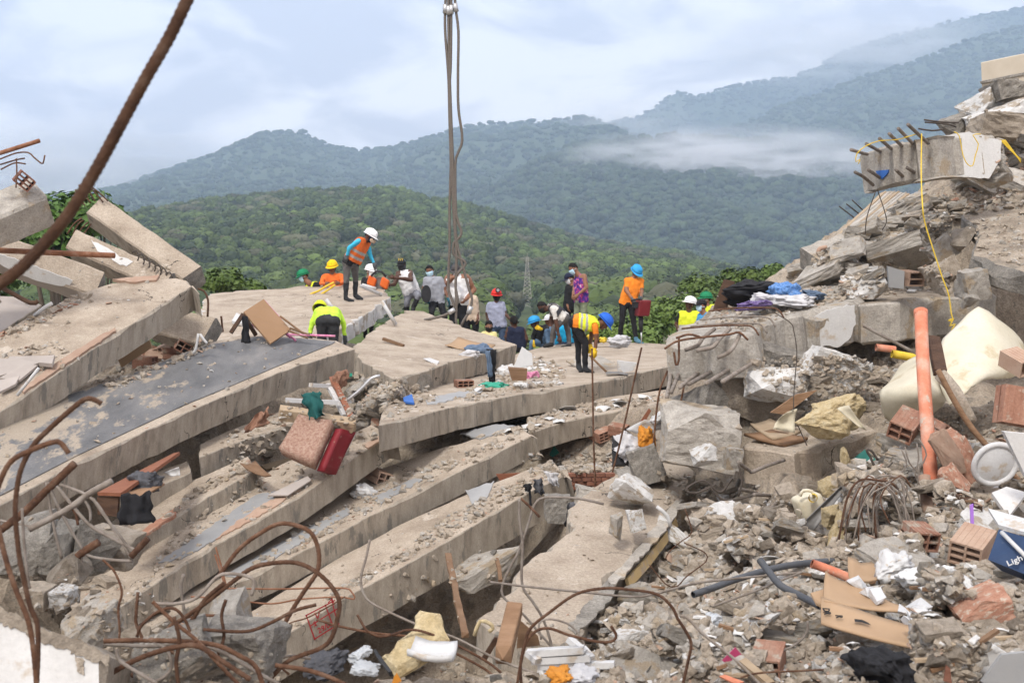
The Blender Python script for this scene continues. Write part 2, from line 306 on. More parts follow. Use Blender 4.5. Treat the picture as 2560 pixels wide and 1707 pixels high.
h2, G2 = ridge('mountain', 'blue grey wooded mountain ridge at the left and centre', R2, 2600, 1700, M['mtn'], amp=0.24, ns=0.0026, seed=31)
h4, G4 = ridge('mountain', 'dark forested foothill spur behind the low mist', R4, 1750, 900, M['mtn'], amp=0.24, ns=0.0035, seed=57)
h5, G5 = ridge('mountain', 'steep forested mountain flank rising to the right edge', R5, 2700, 1500, M['mtn'], amp=0.24, ns=0.0026, seed=77)
h6, G6 = ridge('mountain', 'farthest peaks fading into cloud at the upper right', R6, 3500, 1300, M['mtn'], amp=0.22, ns=0.0022, seed=91)

def leaf_mat(name, cols, tr=0.0):
    return mat(name, cols, 0.35, 0.75, coord='Object', rand=0.45, spec=0.2)
M['leafA'] = leaf_mat('hill_foliage', [(0.040, 0.060, 0.019), (0.074, 0.105, 0.031), (0.108, 0.142, 0.045)])
M['leafB'] = leaf_mat('hill_foliage_dark', [(0.03, 0.046, 0.02), (0.055, 0.078, 0.032)])
M['leafC'] = leaf_mat('hill_scrub_grey', [(0.075, 0.08, 0.042), (0.12, 0.12, 0.072)])
M['leafD'] = leaf_mat('hill_foliage_bright', [(0.075, 0.115, 0.026), (0.12, 0.165, 0.045)])
M['leafM'] = leaf_mat('mountain_foliage', [(0.026, 0.044, 0.02), (0.046, 0.07, 0.03), (0.07, 0.092, 0.042)])
M['bark'] = mat('bark', [(0.10, 0.08, 0.06), (0.17, 0.14, 0.11)], 8.0, 0.9, 0.5, 20, stretch=(1, 1, 0.3))
M['mango'] = mat('broadleaf_green', [(0.030, 0.075, 0.010), (0.062, 0.13, 0.018), (0.10, 0.19, 0.03)], 1.2, 0.5, coord='Object', rand=0.2, spec=0.4)
M['bush'] = mat('bush_green', [(0.045, 0.085, 0.012), (0.085, 0.14, 0.02), (0.13, 0.19, 0.035)], 1.2, 0.55, coord='Object', rand=0.2, spec=0.4)

def crown_geo(n, size, lobes, rnd, flat=0.75):
    """leaf clumps spread over and through a lobed crown of unit radius"""
    V = []; Fc = []
    for _ in range(n):
        c, r = rnd.choice(lobes)
        d = Vector((rnd.gauss(0, 1), rnd.gauss(0, 1), rnd.gauss(0, 1))).normalized()
        if d.z < -0.35: d.z *= -0.5
        p = Vector(c) + d * r * (0.72 + 0.34 * rnd.random())
        nrm = (d + Vector((rnd.uniform(-.7, .7), rnd.uniform(-.7, .7), rnd.uniform(-.2, .9)))).normalized()
        s = nrm.orthogonal().normalized(); s.rotate(Quaternion(nrm, rnd.uniform(0, 6.28))); b = nrm.cross(s)
        q = size * rnd.uniform(0.6, 1.35); k = len(V)
        V += [p + s * q, p + b * q * 0.62 + nrm * q * 0.15, p - s * q * 0.9, p - b * q * 0.62 + nrm * q * 0.1]
        Fc.append((k, k + 1, k + 2, k + 3))
    return V, Fc
rnd = random.Random(11)
protos = bpy.data.collections.new('crown_prototypes')
def proto(i, n, size, mats_, core=2):
    lob = [((0, 0, 0.62), 0.55)] + [((math.cos(a) * 0.5, math.sin(a) * 0.5, 0.42 + rnd.uniform(-.1, .25)), rnd.uniform(0.34, 0.5)) for a in [rnd.uniform(0, 6.28) for _ in range(5)]]
    V, Fc = crown_geo(n, size, lob, rnd)
    m = MB(); m.add(V, Fc)
    for c_, r_ in lob:                            # leafy masses inside, so that gaps show leaves and not the ground
        bm = bmesh.new(); bmesh.ops.create_icosphere(bm, subdivisions=2 if core > 1 else 1, radius=r_ * .84)
        for v in bm.verts: v.co *= 1 + .16 * noise.noise(v.co * 7 + Vector((i * 3.1, r_ * 9, 0)))
        m.add([v.co + Vector(c_) for v in bm.verts], [tuple(q.index for q in f.verts) for f in bm.faces]); bm.free()
    V2, F2 = tube_geo([(0, 0, -0.7), (0.04, 0.02, 0.1), (0.02, 0.0, 0.5)], [0.06, 0.05, 0.02], 5); m.add(V2, F2, 1)
    me = bpy.data.meshes.new('tree_crown'); me.from_pydata([tuple(v) for v in m.v], [], m.f)
    me.materials.append(mats_); me.materials.append(M['bark']); me.polygons.foreach_set('material_index', m.m)
    return me
def forest(name, label, pts, scl, kinds, meshes):
    """one wood: crown meshes instanced on points by geometry nodes"""
    coll = bpy.data.collections.new(name + '_crowns')
    for k, me in enumerate(meshes):
        ob = bpy.data.objects.new(name + '_crown_%d' % k, me); coll.objects.link(ob)
    me = bpy.data.meshes.new(name); me.from_pydata([tuple(p) for p in pts], [], [])
    o = bpy.data.objects.new(name, me); COL.objects.link(o); tag(o, label, 'woodland', kind='stuff')
    for nm, ty, data in (('sc', 'FLOAT', scl), ('kd', 'INT', kinds), ('rz', 'FLOAT', rng.uniform(0, 6.28, len(pts)))):
        at = me.attributes.new(nm, ty, 'POINT'); at.data.foreach_set('value', list(data))
    g = bpy.data.node_groups.new(name + '_scatter', 'GeometryNodeTree')
    g.interface.new_socket('Geometry', in_out='INPUT', socket_type='NodeSocketGeometry'); g.interface.new_socket('Geometry', in_out='OUTPUT', socket_type='NodeSocketGeometry')
    gi = g.nodes.new('NodeGroupInput'); go = g.nodes.new('NodeGroupOutput'); ip = g.nodes.new('GeometryNodeInstanceOnPoints'); ci = g.nodes.new('GeometryNodeCollectionInfo')
    ci.inputs['Collection'].default_value = coll; ci.inputs['Separate Children'].default_value = True; ci.inputs['Reset Children'].default_value = True
    ip.inputs['Pick Instance'].default_value = True
    def na(nm, ty):
        n = g.nodes.new('GeometryNodeInputNamedAttribute'); n.data_type = ty; n.inputs['Name'].default_value = nm; return n.outputs['Attribute']
    cx = g.nodes.new('ShaderNodeCombineXYZ'); K = g.links.new
    K(gi.outputs[0], ip.inputs['Points']); K(ci.outputs[0], ip.inputs['Instance']); K(na('kd', 'INT'), ip.inputs['Instance Index'])
    K(na('rz', 'FLOAT'), cx.inputs[2]); K(cx.outputs[0], ip.inputs['Rotation']); K(na('sc', 'FLOAT'), ip.inputs['Scale']); K(ip.outputs[0], go.inputs[0])
    md = o.modifiers.new('scatter', 'NODES'); md.node_group = g
    return o
def grid_points(G, n, vmin, vmax, rnd_, keep=None):
    nv, nu = G.shape[0] - 1, G.shape[1] - 1; out = []
    back = 0.25
    while len(out) < n:
        v = rnd_.uniform(vmin, vmax); j = (v + back) / (1 + back) * nv; i = rnd_.uniform(0, nu - 1e-6)
        j0, i0 = min(int(j), nv - 1), int(i); a, b = j - j0, i - i0
        p = (G[j0, i0] * (1 - a) * (1 - b) + G[j0 + 1, i0] * a * (1 - b) + G[j0, i0 + 1] * (1 - a) * b + G[j0 + 1, i0 + 1] * a * b)
        out.append(p)
    return np.array(out)
near_meshes = [proto(0, 420, 0.10, M['leafA']), proto(1, 420, 0.10, M['leafA']), proto(2, 400, 0.10, M['leafB']), proto(3, 300, 0.085, M['leafC']), proto(4, 420, 0.10, M['leafD'])]
far_meshes = [proto(5, 110, 0.12, M['leafM']), proto(6, 110, 0.12, M['leafB']), proto(7, 110, 0.12, M['leafM'])]
rr = random.Random(5)
pts = grid_points(G1, 20000, -0.03, 0.95, rr)
pts = np.array([p for p in pts if not (p[1] < 290 and abs(CX + F * p[0] / p[1] - 1318) < 24 + 2600 / p[1])])
kd = []
for p in pts:
    q = fbm(p[0], p[1], 0.012, 3) + rr.gauss(0, 0.22)
    kd.append(3 if q < -0.34 else 2 if q < -0.12 else (0 if rr.random() < .5 else 1) if q < 0.30 else 4)
forest('hillside_wood', 'dense green scrub forest covering the near hill', pts, 1.3 + 3.6 * rng.random(len(pts)) ** 2.0, kd, near_meshes)
fp = np.concatenate([grid_points(G2, 16000, -0.015, 0.9, rr), grid_points(G4, 9000, -0.015, 0.95, rr), grid_points(G5, 12000, -0.015, 0.9, rr), grid_points(G6, 9000, -0.015, 0.7, rr)])
forest('mountain_forest', 'hazy forest covering the mountains far behind', fp, 3.6 + 6.0 * rng.random(len(fp)) ** 1.8, rng.integers(0, 3, len(fp)), far_meshes)

# haze: one closed box of thin air round the camera and all of the land
hz = bpy.data.materials.new('haze_air'); hz.use_nodes = True; hz.node_tree.nodes.clear()
ho = hz.node_tree.nodes.new('ShaderNodeOutputMaterial'); hv = hz.node_tree.nodes.new('ShaderNodeVolumePrincipled')
hv.inputs['Color'].default_value = (0.60, 0.77, 1.0, 1); hv.inputs['Density'].default_value = 0.00033; hv.inputs['Anisotropy'].default_value = 0.0
hz.node_tree.links.new(hv.outputs[0], ho.inputs['Volume'])
v_, f_ = box_geo((0, 2125, 470), Vector((5200, 0, 0)), Vector((0, 2625, 0)), Vector((0, 0, 490)))
v_ = [(x, y, -15.5 if z < 0 else 1000) for x, y, z in v_]
hb = new_obj('haze', v_, f_, hz, center=False); tag(hb, 'pale bluish haze between the ruins and the mountains', kind='stuff')

# low cloud lying on the mountain flank and on the far peaks
def mist(name, label, c, sx, sy, sz, dens, seed):
    mm = bpy.data.materials.new(name + '_vapour'); mm.use_nodes = True; t = mm.node_tree; t.nodes.clear(); K = t.links.new
    o_ = t.nodes.new('ShaderNodeOutputMaterial'); vp = t.nodes.new('ShaderNodeVolumePrincipled'); vp.inputs['Color'].default_value = (0.96, 0.97, 1, 1)
    tcn = t.nodes.new('ShaderNodeTexCoord'); nz = t.nodes.new('ShaderNodeTexNoise'); nz.noise_dimensions = '4D'; nz.inputs['W'].default_value = seed; nz.inputs['Scale'].default_value = 2.9; nz.inputs['Detail'].default_value = 6; nz.inputs['Distortion'].default_value = 0.6
    ln = t.nodes.new('ShaderNodeVectorMath'); ln.operation = 'LENGTH'
    fall = t.nodes.new('ShaderNodeMapRange'); fall.inputs['From Min'].default_value = 1.0; fall.inputs['From Max'].default_value = 0.15; fall.interpolation_type = 'SMOOTHSTEP'
    nr = t.nodes.new('ShaderNodeMapRange'); nr.inputs['From Min'].default_value = 0.43; nr.inputs['From Max'].default_value = 0.62
    m1 = t.nodes.new('ShaderNodeMath'); m1.operation = 'MULTIPLY'; m2 = t.nodes.new('ShaderNodeMath'); m2.operation = 'MULTIPLY'; m2.inputs[1].default_value = dens
    K(tcn.outputs['Object'], nz.inputs['Vector']); K(tcn.outputs['Object'], ln.inputs[0]); K(ln.outputs['Value'], fall.inputs['Value']); K(nz.outputs['Fac'], nr.inputs['Value'])
    K(fall.outputs[0], m1.inputs[0]); K(nr.outputs[0], m1.inputs[1]); K(m1.outputs[0], m2.inputs[0]); K(m2.outputs[0], vp.inputs['Density']); K(vp.outputs[0], o_.inputs['Volume'])
    bm = bmesh.new(); bmesh.ops.create_icosphere(bm, subdivisions=3, radius=1.0); me = bpy.data.meshes.new(name); bm.to_mesh(me); bm.free(); me.materials.append(mm)
    o = bpy.data.objects.new(name, me); COL.objects.link(o); o.location = c; o.scale = (sx, sy, sz)
    return tag(o, label, 'mist', kind='stuff')
MIST = True
if MIST:
    c = P(1830, 405, 1480); mist('mist', 'low white mist bank lying across the forested slope', c, 240, 150, 46, 0.042, 1.0)
    c = P(60, 440, 2300); mist('mist', 'thick low cloud hiding the left end of the ridge', c, 300, 130, 75, 0.030, 5.0)
    c = P(2130, 125, 3250); mist('mist', 'cloud hiding the farthest peaks at the upper right', c, 520, 200, 120, 0.014, 2.0)
    c = P(1560, 300, 2300); mist('mist', 'thin mist rising between the middle ridges', c, 170, 130, 60, 0.006, 3.0)
    c = P(230, 400, 3050); mist('mist', 'cloud bank spilling behind the left ridge', c, 520, 190, 130, 0.026, 4.0)
# ------------------------------------------------------------------ rubble heap under everything
CP = [  # photo pixel, distance -> surface points of the heap
    (1715, 1352, 11.4), (1650, 1440, 10.3), (1590, 1510, 9.5), (1760, 1300, 11.4), (1850, 1330, 9.3), (2100, 1400, 7.8), (2350, 1330, 8.2), (2500, 1650, 5.2), (2000, 1650, 5.6), (1600, 1650, 5.8), (2200, 1690, 4.8), (2560, 1450, 6.5),
    (1300, 1720, 6.0), (1000, 1730, 6.3), (2000, 1180, 11.6), (2300, 1130, 11.4), (2450, 1120, 10.4), (2560, 1050, 11.0), (2450, 1000, 12.2), (2250, 960, 13.4), (1900, 1000, 13.6), (2120, 900, 14.6),
    (1740, 1215, 13.0), (1650, 1130, 15.5), (1560, 1215, 15.6), (1450, 1180, 16.6), (1650, 1010, 18.6),
    (2100, 742, 15.6), (2350, 735, 15.4), (1960, 705, 17.0), (1850, 760, 16.4), (2060, 640, 17.6), (2200, 560, 18.2), (2330, 480, 18.2), (2420, 440, 16.6), (2560, 440, 15.6), (2500, 330, 17.6), (2560, 230, 18.6), (2700, 190, 18.2), (2750, 500, 15.4), (2480, 570, 16.4),
    (2500, 830, 16.5), (2600, 930, 14.5), (2400, 720, 16.6), (330, 945, 17.4), (430, 895, 18.8), (520, 862, 20.2), (250, 975, 16.6), (620, 850, 21.5)]
CPW = [P(*c) for c in CP]
CPW += [Vector(q) for q in [(-6, 11, -4.8), (-3, 12, -5.0), (-1, 11, -4.7), (-4, 14.5, -4.6), (-7, 16, -3.6), (-9, 20, -3.2), (-3, 18, -3.3), (0, 16.5, -4.2), (1.2, 17.5, -3.0), (0.4, 13, -5.0), (0.2, 11.5, -4.9), (-.6, 9.5, -4.3), (-1, 13.5, -5.2), (0.2, 14.5, -4.8), (.7, 10.5, -3.7), (.9, 11.5, -3.4), (.3, 9.3, -3.2), (1.2, 12.6, -3.1),
        (-2, 6, -2.4), (-4, 6.5, -2.6), (-6, 8, -3.6), (-2, 9, -4.3), (-3.5, 9, -4.3), (0, 5, -2.0), (-.3, 7.2, -3.0), (.5, 7.4, -2.9), (-1.3, 7.2, -3.1), (2, 3.5, -1.7), (-3, 3, -2.0), (0, 1, -1.75), (4, 2, -1.6), (-6, 2, -2.1), (6, 5, -1.3), (8, 9, -0.6), (10, 14, .6),
        (2, 20, -2.9), (1, 24, -2.7), (3, 25, -2.8), (-2, 24, -2.4), (-6, 24, -2.6), (5, 22, -1.9), (7, 24, -.9), (-4.3, 28.6, -2.0), (-6, 29, -2.2), (-1.2, 28.6, -1.9), (-2.2, 28.6, -1.9), (0, 28.6, -2.45), (1.2, 28.6, -2.1), (2.5, 29, -2.4), (4.2, 26.5, -2.6), (4.2, 29, -2.7), (-10, 12, -3.5), (-10, 28, -4), (0, 32, -6), (6, 32, -6), (-6, 33, -6), (12, 22, 1.0), (11, 30, -5), (14, 18, 1.5), (0, -4, -1.8), (5, -4, -1.8), (-6, -4, -2), (12, -4, -1.5), (12, 6, -.8), (-10, -4, -3), (-11, 5, -3)]]
cpa = np.array([tuple(c) for c in CPW])
def heap_z(x, y):
    d2 = (cpa[:, 0] - x) ** 2 + (cpa[:, 1] - y) ** 2 + 0.02
    wgt = d2 ** -1.9
    z = float((wgt * cpa[:, 2]).sum() / wgt.sum())
    wx, wy = x + .25 * noise.noise(Vector((x * 1.7, y * 1.7, 4))), y + .25 * noise.noise(Vector((x * 1.7, y * 1.7, 9)))
    return z + 0.14 * fbm(x, y, 0.9, 4) + 0.055 * noise.cell(Vector((wx * 2.6, wy * 2.6, 1))) + 0.05 * noise.cell(Vector((wx * 5.5, wy * 5.5, 3))) + 0.03 * noise.noise(Vector((x * 9, y * 9, 1))) - .05
xs = np.concatenate([np.arange(-12, -7, 0.4), np.arange(-7, 8.0, 0.085), np.arange(8.0, 15, 0.4)])
ys = np.concatenate([np.arange(-5, 3.0, 0.4), np.arange(3.0, 20, 0.085), np.arange(20, 35, 0.4)])
HV = [(x, y, heap_z(x, y)) for y in ys for x in xs]
nx = len(xs); HF = [(j * nx + i, j * nx + i + 1, (j + 1) * nx + i + 1, (j + 1) * nx + i) for j in range(len(ys) - 1) for i in range(nx - 1)]
heap = new_obj('rubble_terrain', HV, HF, M['dust'], center=False); tag(heap, 'dusty heap of crushed concrete under the slabs', kind='structure')

STATIC = []                                     # (verts, faces) of what debris can rest on
def solid(o): STATIC.append(o); return o
solid(heap)

# ------------------------------------------------------------------ broken slabs and beams
def outline_noise(pts, step, amp, seed):
    out = []; n = len(pts)
    for i in range(n):
        a, b = pts[i], pts[(i + 1) % n]; k = max(1, int((b - a).length / step)); e = (b - a)
        for j in range(k):
            p = a.lerp(b, j / k)
            q = noise.noise(Vector((p.x * 3.1 + seed, p.y * 3.1, p.z * 3.1))) * amp * (.35 if amp < .03 else 1) + noise.noise(Vector((p.x * 11 + seed, p.y * 11, p.z * 11))) * amp * 0.55 - max(0, noise.noise(Vector((p.x * 4.3, p.y * 4.3 + seed, p.z * 4.3))) - .33) * amp * 6
            out.append((p, q if j else q * 0.6))
    return out
def slab(name, label, A, B, s, outline, t, mats, parent=None, cat='slab', rough=0.02, chip=0.022, group=None, nrm=None, step=0.11, under=None, seed=None, solidify=True):
    """plate on the plane through photo points A, B (px, py, distance) and the level direction square to it, rising s; outline in photo pixels; thickness t.
    mats = [top, side, bottom]"""
    a, b = P(*A), P(*B)
    if nrm is None and isinstance(s, tuple):
        n = (b - a).cross(P(*s) - a).normalized()
        if n.z < 0: n = -n
    elif nrm is None:
        e_ = b - a; n = e_.cross(Vector((-e_.y, e_.x, s * math.hypot(e_.x, e_.y)))).normalized()
        if n.z < 0: n = -n
    else: n = nrm
    seed = hash(label) % 97 if seed is None else seed
    seed = sum(map(ord, label)) % 97
    pts = [rp(a, n, *q) for q in outline]
    cen = sum(pts, Vector()) / len(pts)
    # orientation counter-clockwise seen from +n
    ar = sum((pts[i] - cen).cross(pts[(i + 1) % len(pts)] - cen).dot(n) for i in range(len(pts)))
    if ar < 0: pts.reverse()
    ring = outline_noise(pts, step, rough, seed); N = len(ring)
    base = [r[0] for r in ring]
    nor = []
    for i in range(N):
        e = (base[(i + 1) % N] - base[i - 1]); nor.append(e.cross(n).normalized())
    V = []
    def addring(off, dz, jit):
        k = len(V)
        for i in range(N):
            j = noise.noise(base[i] * 6 + Vector((seed, off * 50, 0))) * jit
            V.append(base[i] + nor[i] * (ring[i][1] + off + j) + n * (dz + noise.noise(base[i] * 4 + Vector((0, seed, dz * 9))) * jit * 0.7))
        return k
    chips = [chip * (0.4 + 2.2 * max(0, noise.noise(base[i] * 2.3 + Vector((seed, 5, 0))))) for i in range(N)]
    k0 = len(V)
    for i in range(N): V.append(base[i] + nor[i] * (ring[i][1] - chips[i]))
    k1 = len(V)
    for i in range(N): V.append(base[i] + nor[i] * ring[i][1] - n * chips[i])
    k2 = addring(0.0, -t * 0.5, rough * 0.5)
    k3 = addring(0.0, -t + chip * 0.5, rough * 0.6)
    k4 = addring(-chip * 1.2, -t, 0.0)
    Fc = []; mi = []
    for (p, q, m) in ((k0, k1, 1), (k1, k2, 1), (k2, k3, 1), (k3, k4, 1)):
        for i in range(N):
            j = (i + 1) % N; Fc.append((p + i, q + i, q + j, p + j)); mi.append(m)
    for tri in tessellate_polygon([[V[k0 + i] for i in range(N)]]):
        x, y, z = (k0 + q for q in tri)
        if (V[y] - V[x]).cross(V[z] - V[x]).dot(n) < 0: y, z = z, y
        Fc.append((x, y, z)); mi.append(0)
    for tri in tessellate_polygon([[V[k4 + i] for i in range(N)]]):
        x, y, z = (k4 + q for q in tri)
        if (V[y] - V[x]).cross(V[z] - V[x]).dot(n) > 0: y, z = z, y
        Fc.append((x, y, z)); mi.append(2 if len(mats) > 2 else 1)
    o = new_obj(name, V, Fc, mats, parent, False, mi)
    if parent is None: tag(o, label, cat, group, 'thing')
    if solidify: solid(o)
    o['_n'] = tuple(n); o['_a'] = tuple(a)
    return o
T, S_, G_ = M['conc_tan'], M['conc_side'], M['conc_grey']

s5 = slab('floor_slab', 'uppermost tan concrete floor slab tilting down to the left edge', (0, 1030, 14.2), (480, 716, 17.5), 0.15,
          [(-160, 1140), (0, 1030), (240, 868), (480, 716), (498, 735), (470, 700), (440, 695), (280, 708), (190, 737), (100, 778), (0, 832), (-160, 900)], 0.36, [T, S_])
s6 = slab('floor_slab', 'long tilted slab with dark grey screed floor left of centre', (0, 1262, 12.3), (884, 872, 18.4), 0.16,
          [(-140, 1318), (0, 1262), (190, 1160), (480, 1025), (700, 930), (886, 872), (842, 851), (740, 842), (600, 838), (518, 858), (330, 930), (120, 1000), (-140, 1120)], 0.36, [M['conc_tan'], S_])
# dark screed laid on it
n6 = Vector(s6['_n']); a6 = Vector(s6['_a'])
scr = [rp(a6, n6, *q) + n6 * 0.012 for q in [(-100, 1285), (0, 1240), (190, 1141), (380, 1052), (462, 1013), (560, 973), (700, 914), (832, 860), (838, 855), (742, 847), (640, 844), (520, 864), (330, 936), (120, 1006), (-100, 1112)]]
m = MB(); rg = outline_noise(scr, 0.08, 0.02, 3); pv = [p + Vector((0, q * .8, 0)) for p, q in rg]; m.add(pv, [tuple(reversed(range(len(pv))))]); k = len(pv)
m.add([p - n6 * 0.014 for p in pv], []); m.f += [(i, (i + 1) % k, k + (i + 1) % k, k + i) for i in range(k)]; m.m += [0] * k
scr_o = m.build('screed', M['tile_dark'], s6); solid(scr_o)

s7 = slab('beam_fragment', 'broken slab edge fragment wedged under the screed floor slab', (499, 1142, 15.2), (725, 1062, 16.4), 0.05,
          [(497, 1143), (610, 1100), (735, 1056), (720, 1020), (560, 1080), (500, 1110)], 0.28, [T, S_])
s7b = slab('beam_fragment', 'short broken slab edge behind the hanging black cloth', (330, 1245, 14.3), (500, 1172, 15.1), 0.05,
           [(300, 1262), (400, 1215), (480, 1180), (470, 1150), (300, 1215)], 0.30, [T, S_])
s8 = slab('floor_slab', 'narrow slab edge below the black cloth with red tile strip', (180, 1445, 13.2), (640, 1174, 15.0), 0.02,
          [(120, 1482), (240, 1412), (420, 1302), (640, 1174), (646, 1190), (620, 1140), (480, 1200), (300, 1290), (120, 1395)], 0.27, [T, S_])
s9 = slab('floor_slab', 'tan slab edge running under the crimson chair seat', (278, 1530, 12.6), (965, 1090, 15.9), 0.02,
          [(180, 1590), (278, 1530), (480, 1398), (752, 1240), (962, 1092), (992, 1096), (930, 1060), (700, 1160), (480, 1290), (280, 1420), (180, 1480)], 0.31, [T, S_])
s10 = slab('floor_slab', 'long lower slab edge ending beside the brown brick ledge', (290, 1610, 12.6), (1332, 1086, 16.6), 0.02,
           [(240, 1636), (400, 1556), (575, 1464), (739, 1388), (1000, 1252), (1330, 1088), (1342, 1096), (1300, 1066), (1100, 1120), (900, 1190), (700, 1310), (420, 1470), (240, 1560)], 0.30, [T, S_])
s11 = slab('floor_slab', 'lowest grey slab edge with red spray painted markings', (640, 1628, 12.6), (1417, 1182, 15.3), 0.0,
           [(560, 1676), (698, 1598), (850, 1500), (1000, 1420), (1120, 1352), (1297, 1246), (1415, 1184), (1428, 1200), (1380, 1150), (1200, 1220), (1000, 1310), (800, 1420), (560, 1570)], 0.42, [T, M['conc_side']])
s12 = slab('floor_slab', 'pale broken slab behind the sling cables at the centre', (1052, 930, 18.8), (1290, 862, 22.5), (1040, 775, 26.0),
           [(880, 868), (905, 905), (985, 948), (1052, 932), (1120, 908), (1292, 862), (1240, 842), (1157, 818), (1120, 797), (1085, 790), (1060, 778), (1010, 776), (985, 792), (940, 820)], 0.34, [T, S_], rough=0.06)
s13 = slab('roof_slab', 'tan slab carrying the worker in the orange vest', (865, 812, 22.8), (968, 737, 26.6), (523, 735, 27.6),
           [(507, 750), (523, 735), (600, 726), (703, 722), (780, 710), (850, 704), (916, 700), (960, 722), (972, 745), (920, 782), (866, 815), (800, 838), (700, 845), (600, 850), (500, 880)], 0.30, [T, M['plaster'], S_], rough=0.06)
s14 = slab('floor_slab', 'flat slab carrying the man with the shovel and the driller', (1120, 1022, 16.6), (1665, 918, 21.6), (1600, 857, 27.5),
           [(946, 1064), (1120, 1020), (1300, 985), (1457, 962), (1665, 918), (1720, 900), (1700, 862), (1610, 857), (1457, 854), (1370, 864), (1300, 880), (1200, 920), (1100, 950), (960, 1010)], 0.33, [T, S_])
s15 = slab('floor_slab', 'slab edge under the shovel man above the open black suitcase', (1321, 1081, 17.3), (1670, 1005, 19.0), 0.02,
           [(1318, 1082), (1444, 1046), (1560, 1026), (1690, 1000), (1690, 970), (1500, 995), (1330, 1040)], 0.30, [T, S_])
s16 = slab('fallen_wall', 'large fallen tan wall slab with yellow painted underside in the foreground', (1191, 1545, 9.2), (1720, 1180, 13.2), 0.13,
           [(1190, 1545), (1250, 1490), (1300, 1425), (1414, 1324), (1425, 1270), (1447, 1240), (1528, 1190), (1600, 1150), (1700, 1130), (1738, 1176), (1705, 1240), (1665, 1300), (1620, 1360), (1560, 1425), (1530, 1450), (1495, 1510), (1455, 1575), (1400, 1612), (1330, 1600), (1240, 1580)], 0.30, [M['conc_tan'], M['conc_side']], rough=0.05, chip=0.05)
s17 = slab('concrete_beam', 'massive broken beam with exposed rebar end right of the driller', (1862, 838, 12.9), (2146, 752, 14.1), -0.02,
           [(1664, 848), (1690, 822), (1760, 792), (1830, 765), (1900, 742), (1990, 726), (2150, 700), (2152, 752), (2040, 778), (1935, 800), (1862, 838)], 0.46, [M['conc_lt'], M['conc_lt']], rough=0.11, chip=0.07, cat='beam', step=.07)
s17b = slab('concrete_beam', 'rough broken beam continuing behind the orange pipe', (2150, 758, 14.2), (2390, 738, 14.6), 0.04,
            [(2130, 745), (2150, 762), (2270, 752), (2370, 742), (2485, 748), (2490, 700), (2300, 690), (2140, 702)], 0.46, [M['dust'], M['conc_lt']], rough=0.08, chip=0.06, cat='beam')
s19 = slab('concrete_beam', 'tan beam end below the yellow foam with rebar sticking out', (1985, 1135, 11.6), (2228, 1066, 12.4), 0.0,
           [(1858, 1118), (1985, 1136), (2110, 1100), (2228, 1066), (2170, 1036), (2000, 1060), (1880, 1086)], 0.36, [M['chunk'], M['conc_tan']], rough=0.05, chip=0.04, cat='beam')
# overhanging beam at the upper right
pA, pB, pC = P(2343, 340, 14.0), P(2148, 388, 14.9), P(2506, 352, 15.0)
nn = (pB - pA).cross(pC - pA).normalized(); nn = nn if nn.z > 0 else -nn
s20 = slab('concrete_beam', 'overhanging beam stub with white painted side at upper right', (2343, 340, 14.0), (2148, 388, 14.9), 0,
           [(2343, 340), (2148, 388), (2180, 376), (2230, 360), (2330, 345), (2480, 335), (2508, 352)], 0.46, [M['conc_lt'], M['conc_lt'], M['conc_side']], nrm=nn, rough=0.05, chip=0.06, step=.07, cat='beam')
# ------------------------------------------------------------------ more broken concrete: prisms, chunks, patches
def prism(name, label, p0, p1, up, w, h, mats, rough=0.015, cat='beam', group=None, parent=None, seg=0.12, endrough=0.06, seed=1.0, mside=None):
    """rectangular bar from p0 to p1; `up` = direction of the h axis; mats: [all] or [w-faces, h-faces, ends]"""
    p0, p1 = Vector(p0), Vector(p1); d = (p1 - p0).normalized(); up = Vector(up); up = (up - d * up.dot(d)).normalized(); s = d.cross(up).normalized()
    L_ = (p1 - p0).length; n = max(2, int(L_ / seg)); c = min(w, h) * 0.07
    sec = [(-w / 2 + c, h / 2), (w / 2 - c, h / 2), (w / 2, h / 2 - c), (w / 2, -h / 2 + c), (w / 2 - c, -h / 2), (-w / 2 + c, -h / 2), (-w / 2, -h / 2 + c), (-w / 2, h / 2 - c)]
    V = []; Fc = []; mi = []; K = len(sec)
    for i in range(n + 1):
        for k, (a, b) in enumerate(sec):
            q = p0 + d * (L_ * i / n) + s * a + up * b
            j = Vector((noise.noise(q * 5 + Vector((seed, 0, 0))), noise.noise(q * 5 + Vector((0, seed, 9))), noise.noise(q * 5 + Vector((7, 3, seed)))))
            e = d * (noise.noise(q * 7 + Vector((seed, 2, 2))) * endrough) if i in (0, n) else Vector()
            V.append(q + j * rough + e)
    for i in range(n):
        for k in range(K):
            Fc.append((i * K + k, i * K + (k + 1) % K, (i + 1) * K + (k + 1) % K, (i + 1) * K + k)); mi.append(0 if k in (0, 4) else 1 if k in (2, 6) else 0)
    ce = len(V); V.append(p0 - d * endrough * 0.3); V.append(p1 + d * endrough * 0.3)
    for k in range(K):
        Fc.append(((k + 1) % K, k, ce)); mi.append(2); Fc.append((n * K + k, n * K + (k + 1) % K, ce + 1)); mi.append(2)
    mats = mats if isinstance(mats, list) else [mats]
    mi = [min(q, len(mats) - 1) for q in mi]
    o = new_obj(name, V, Fc, mats, parent, False, mi)
    if parent is None: tag(o, label, cat, group, 'thing'); solid(o)
    return o
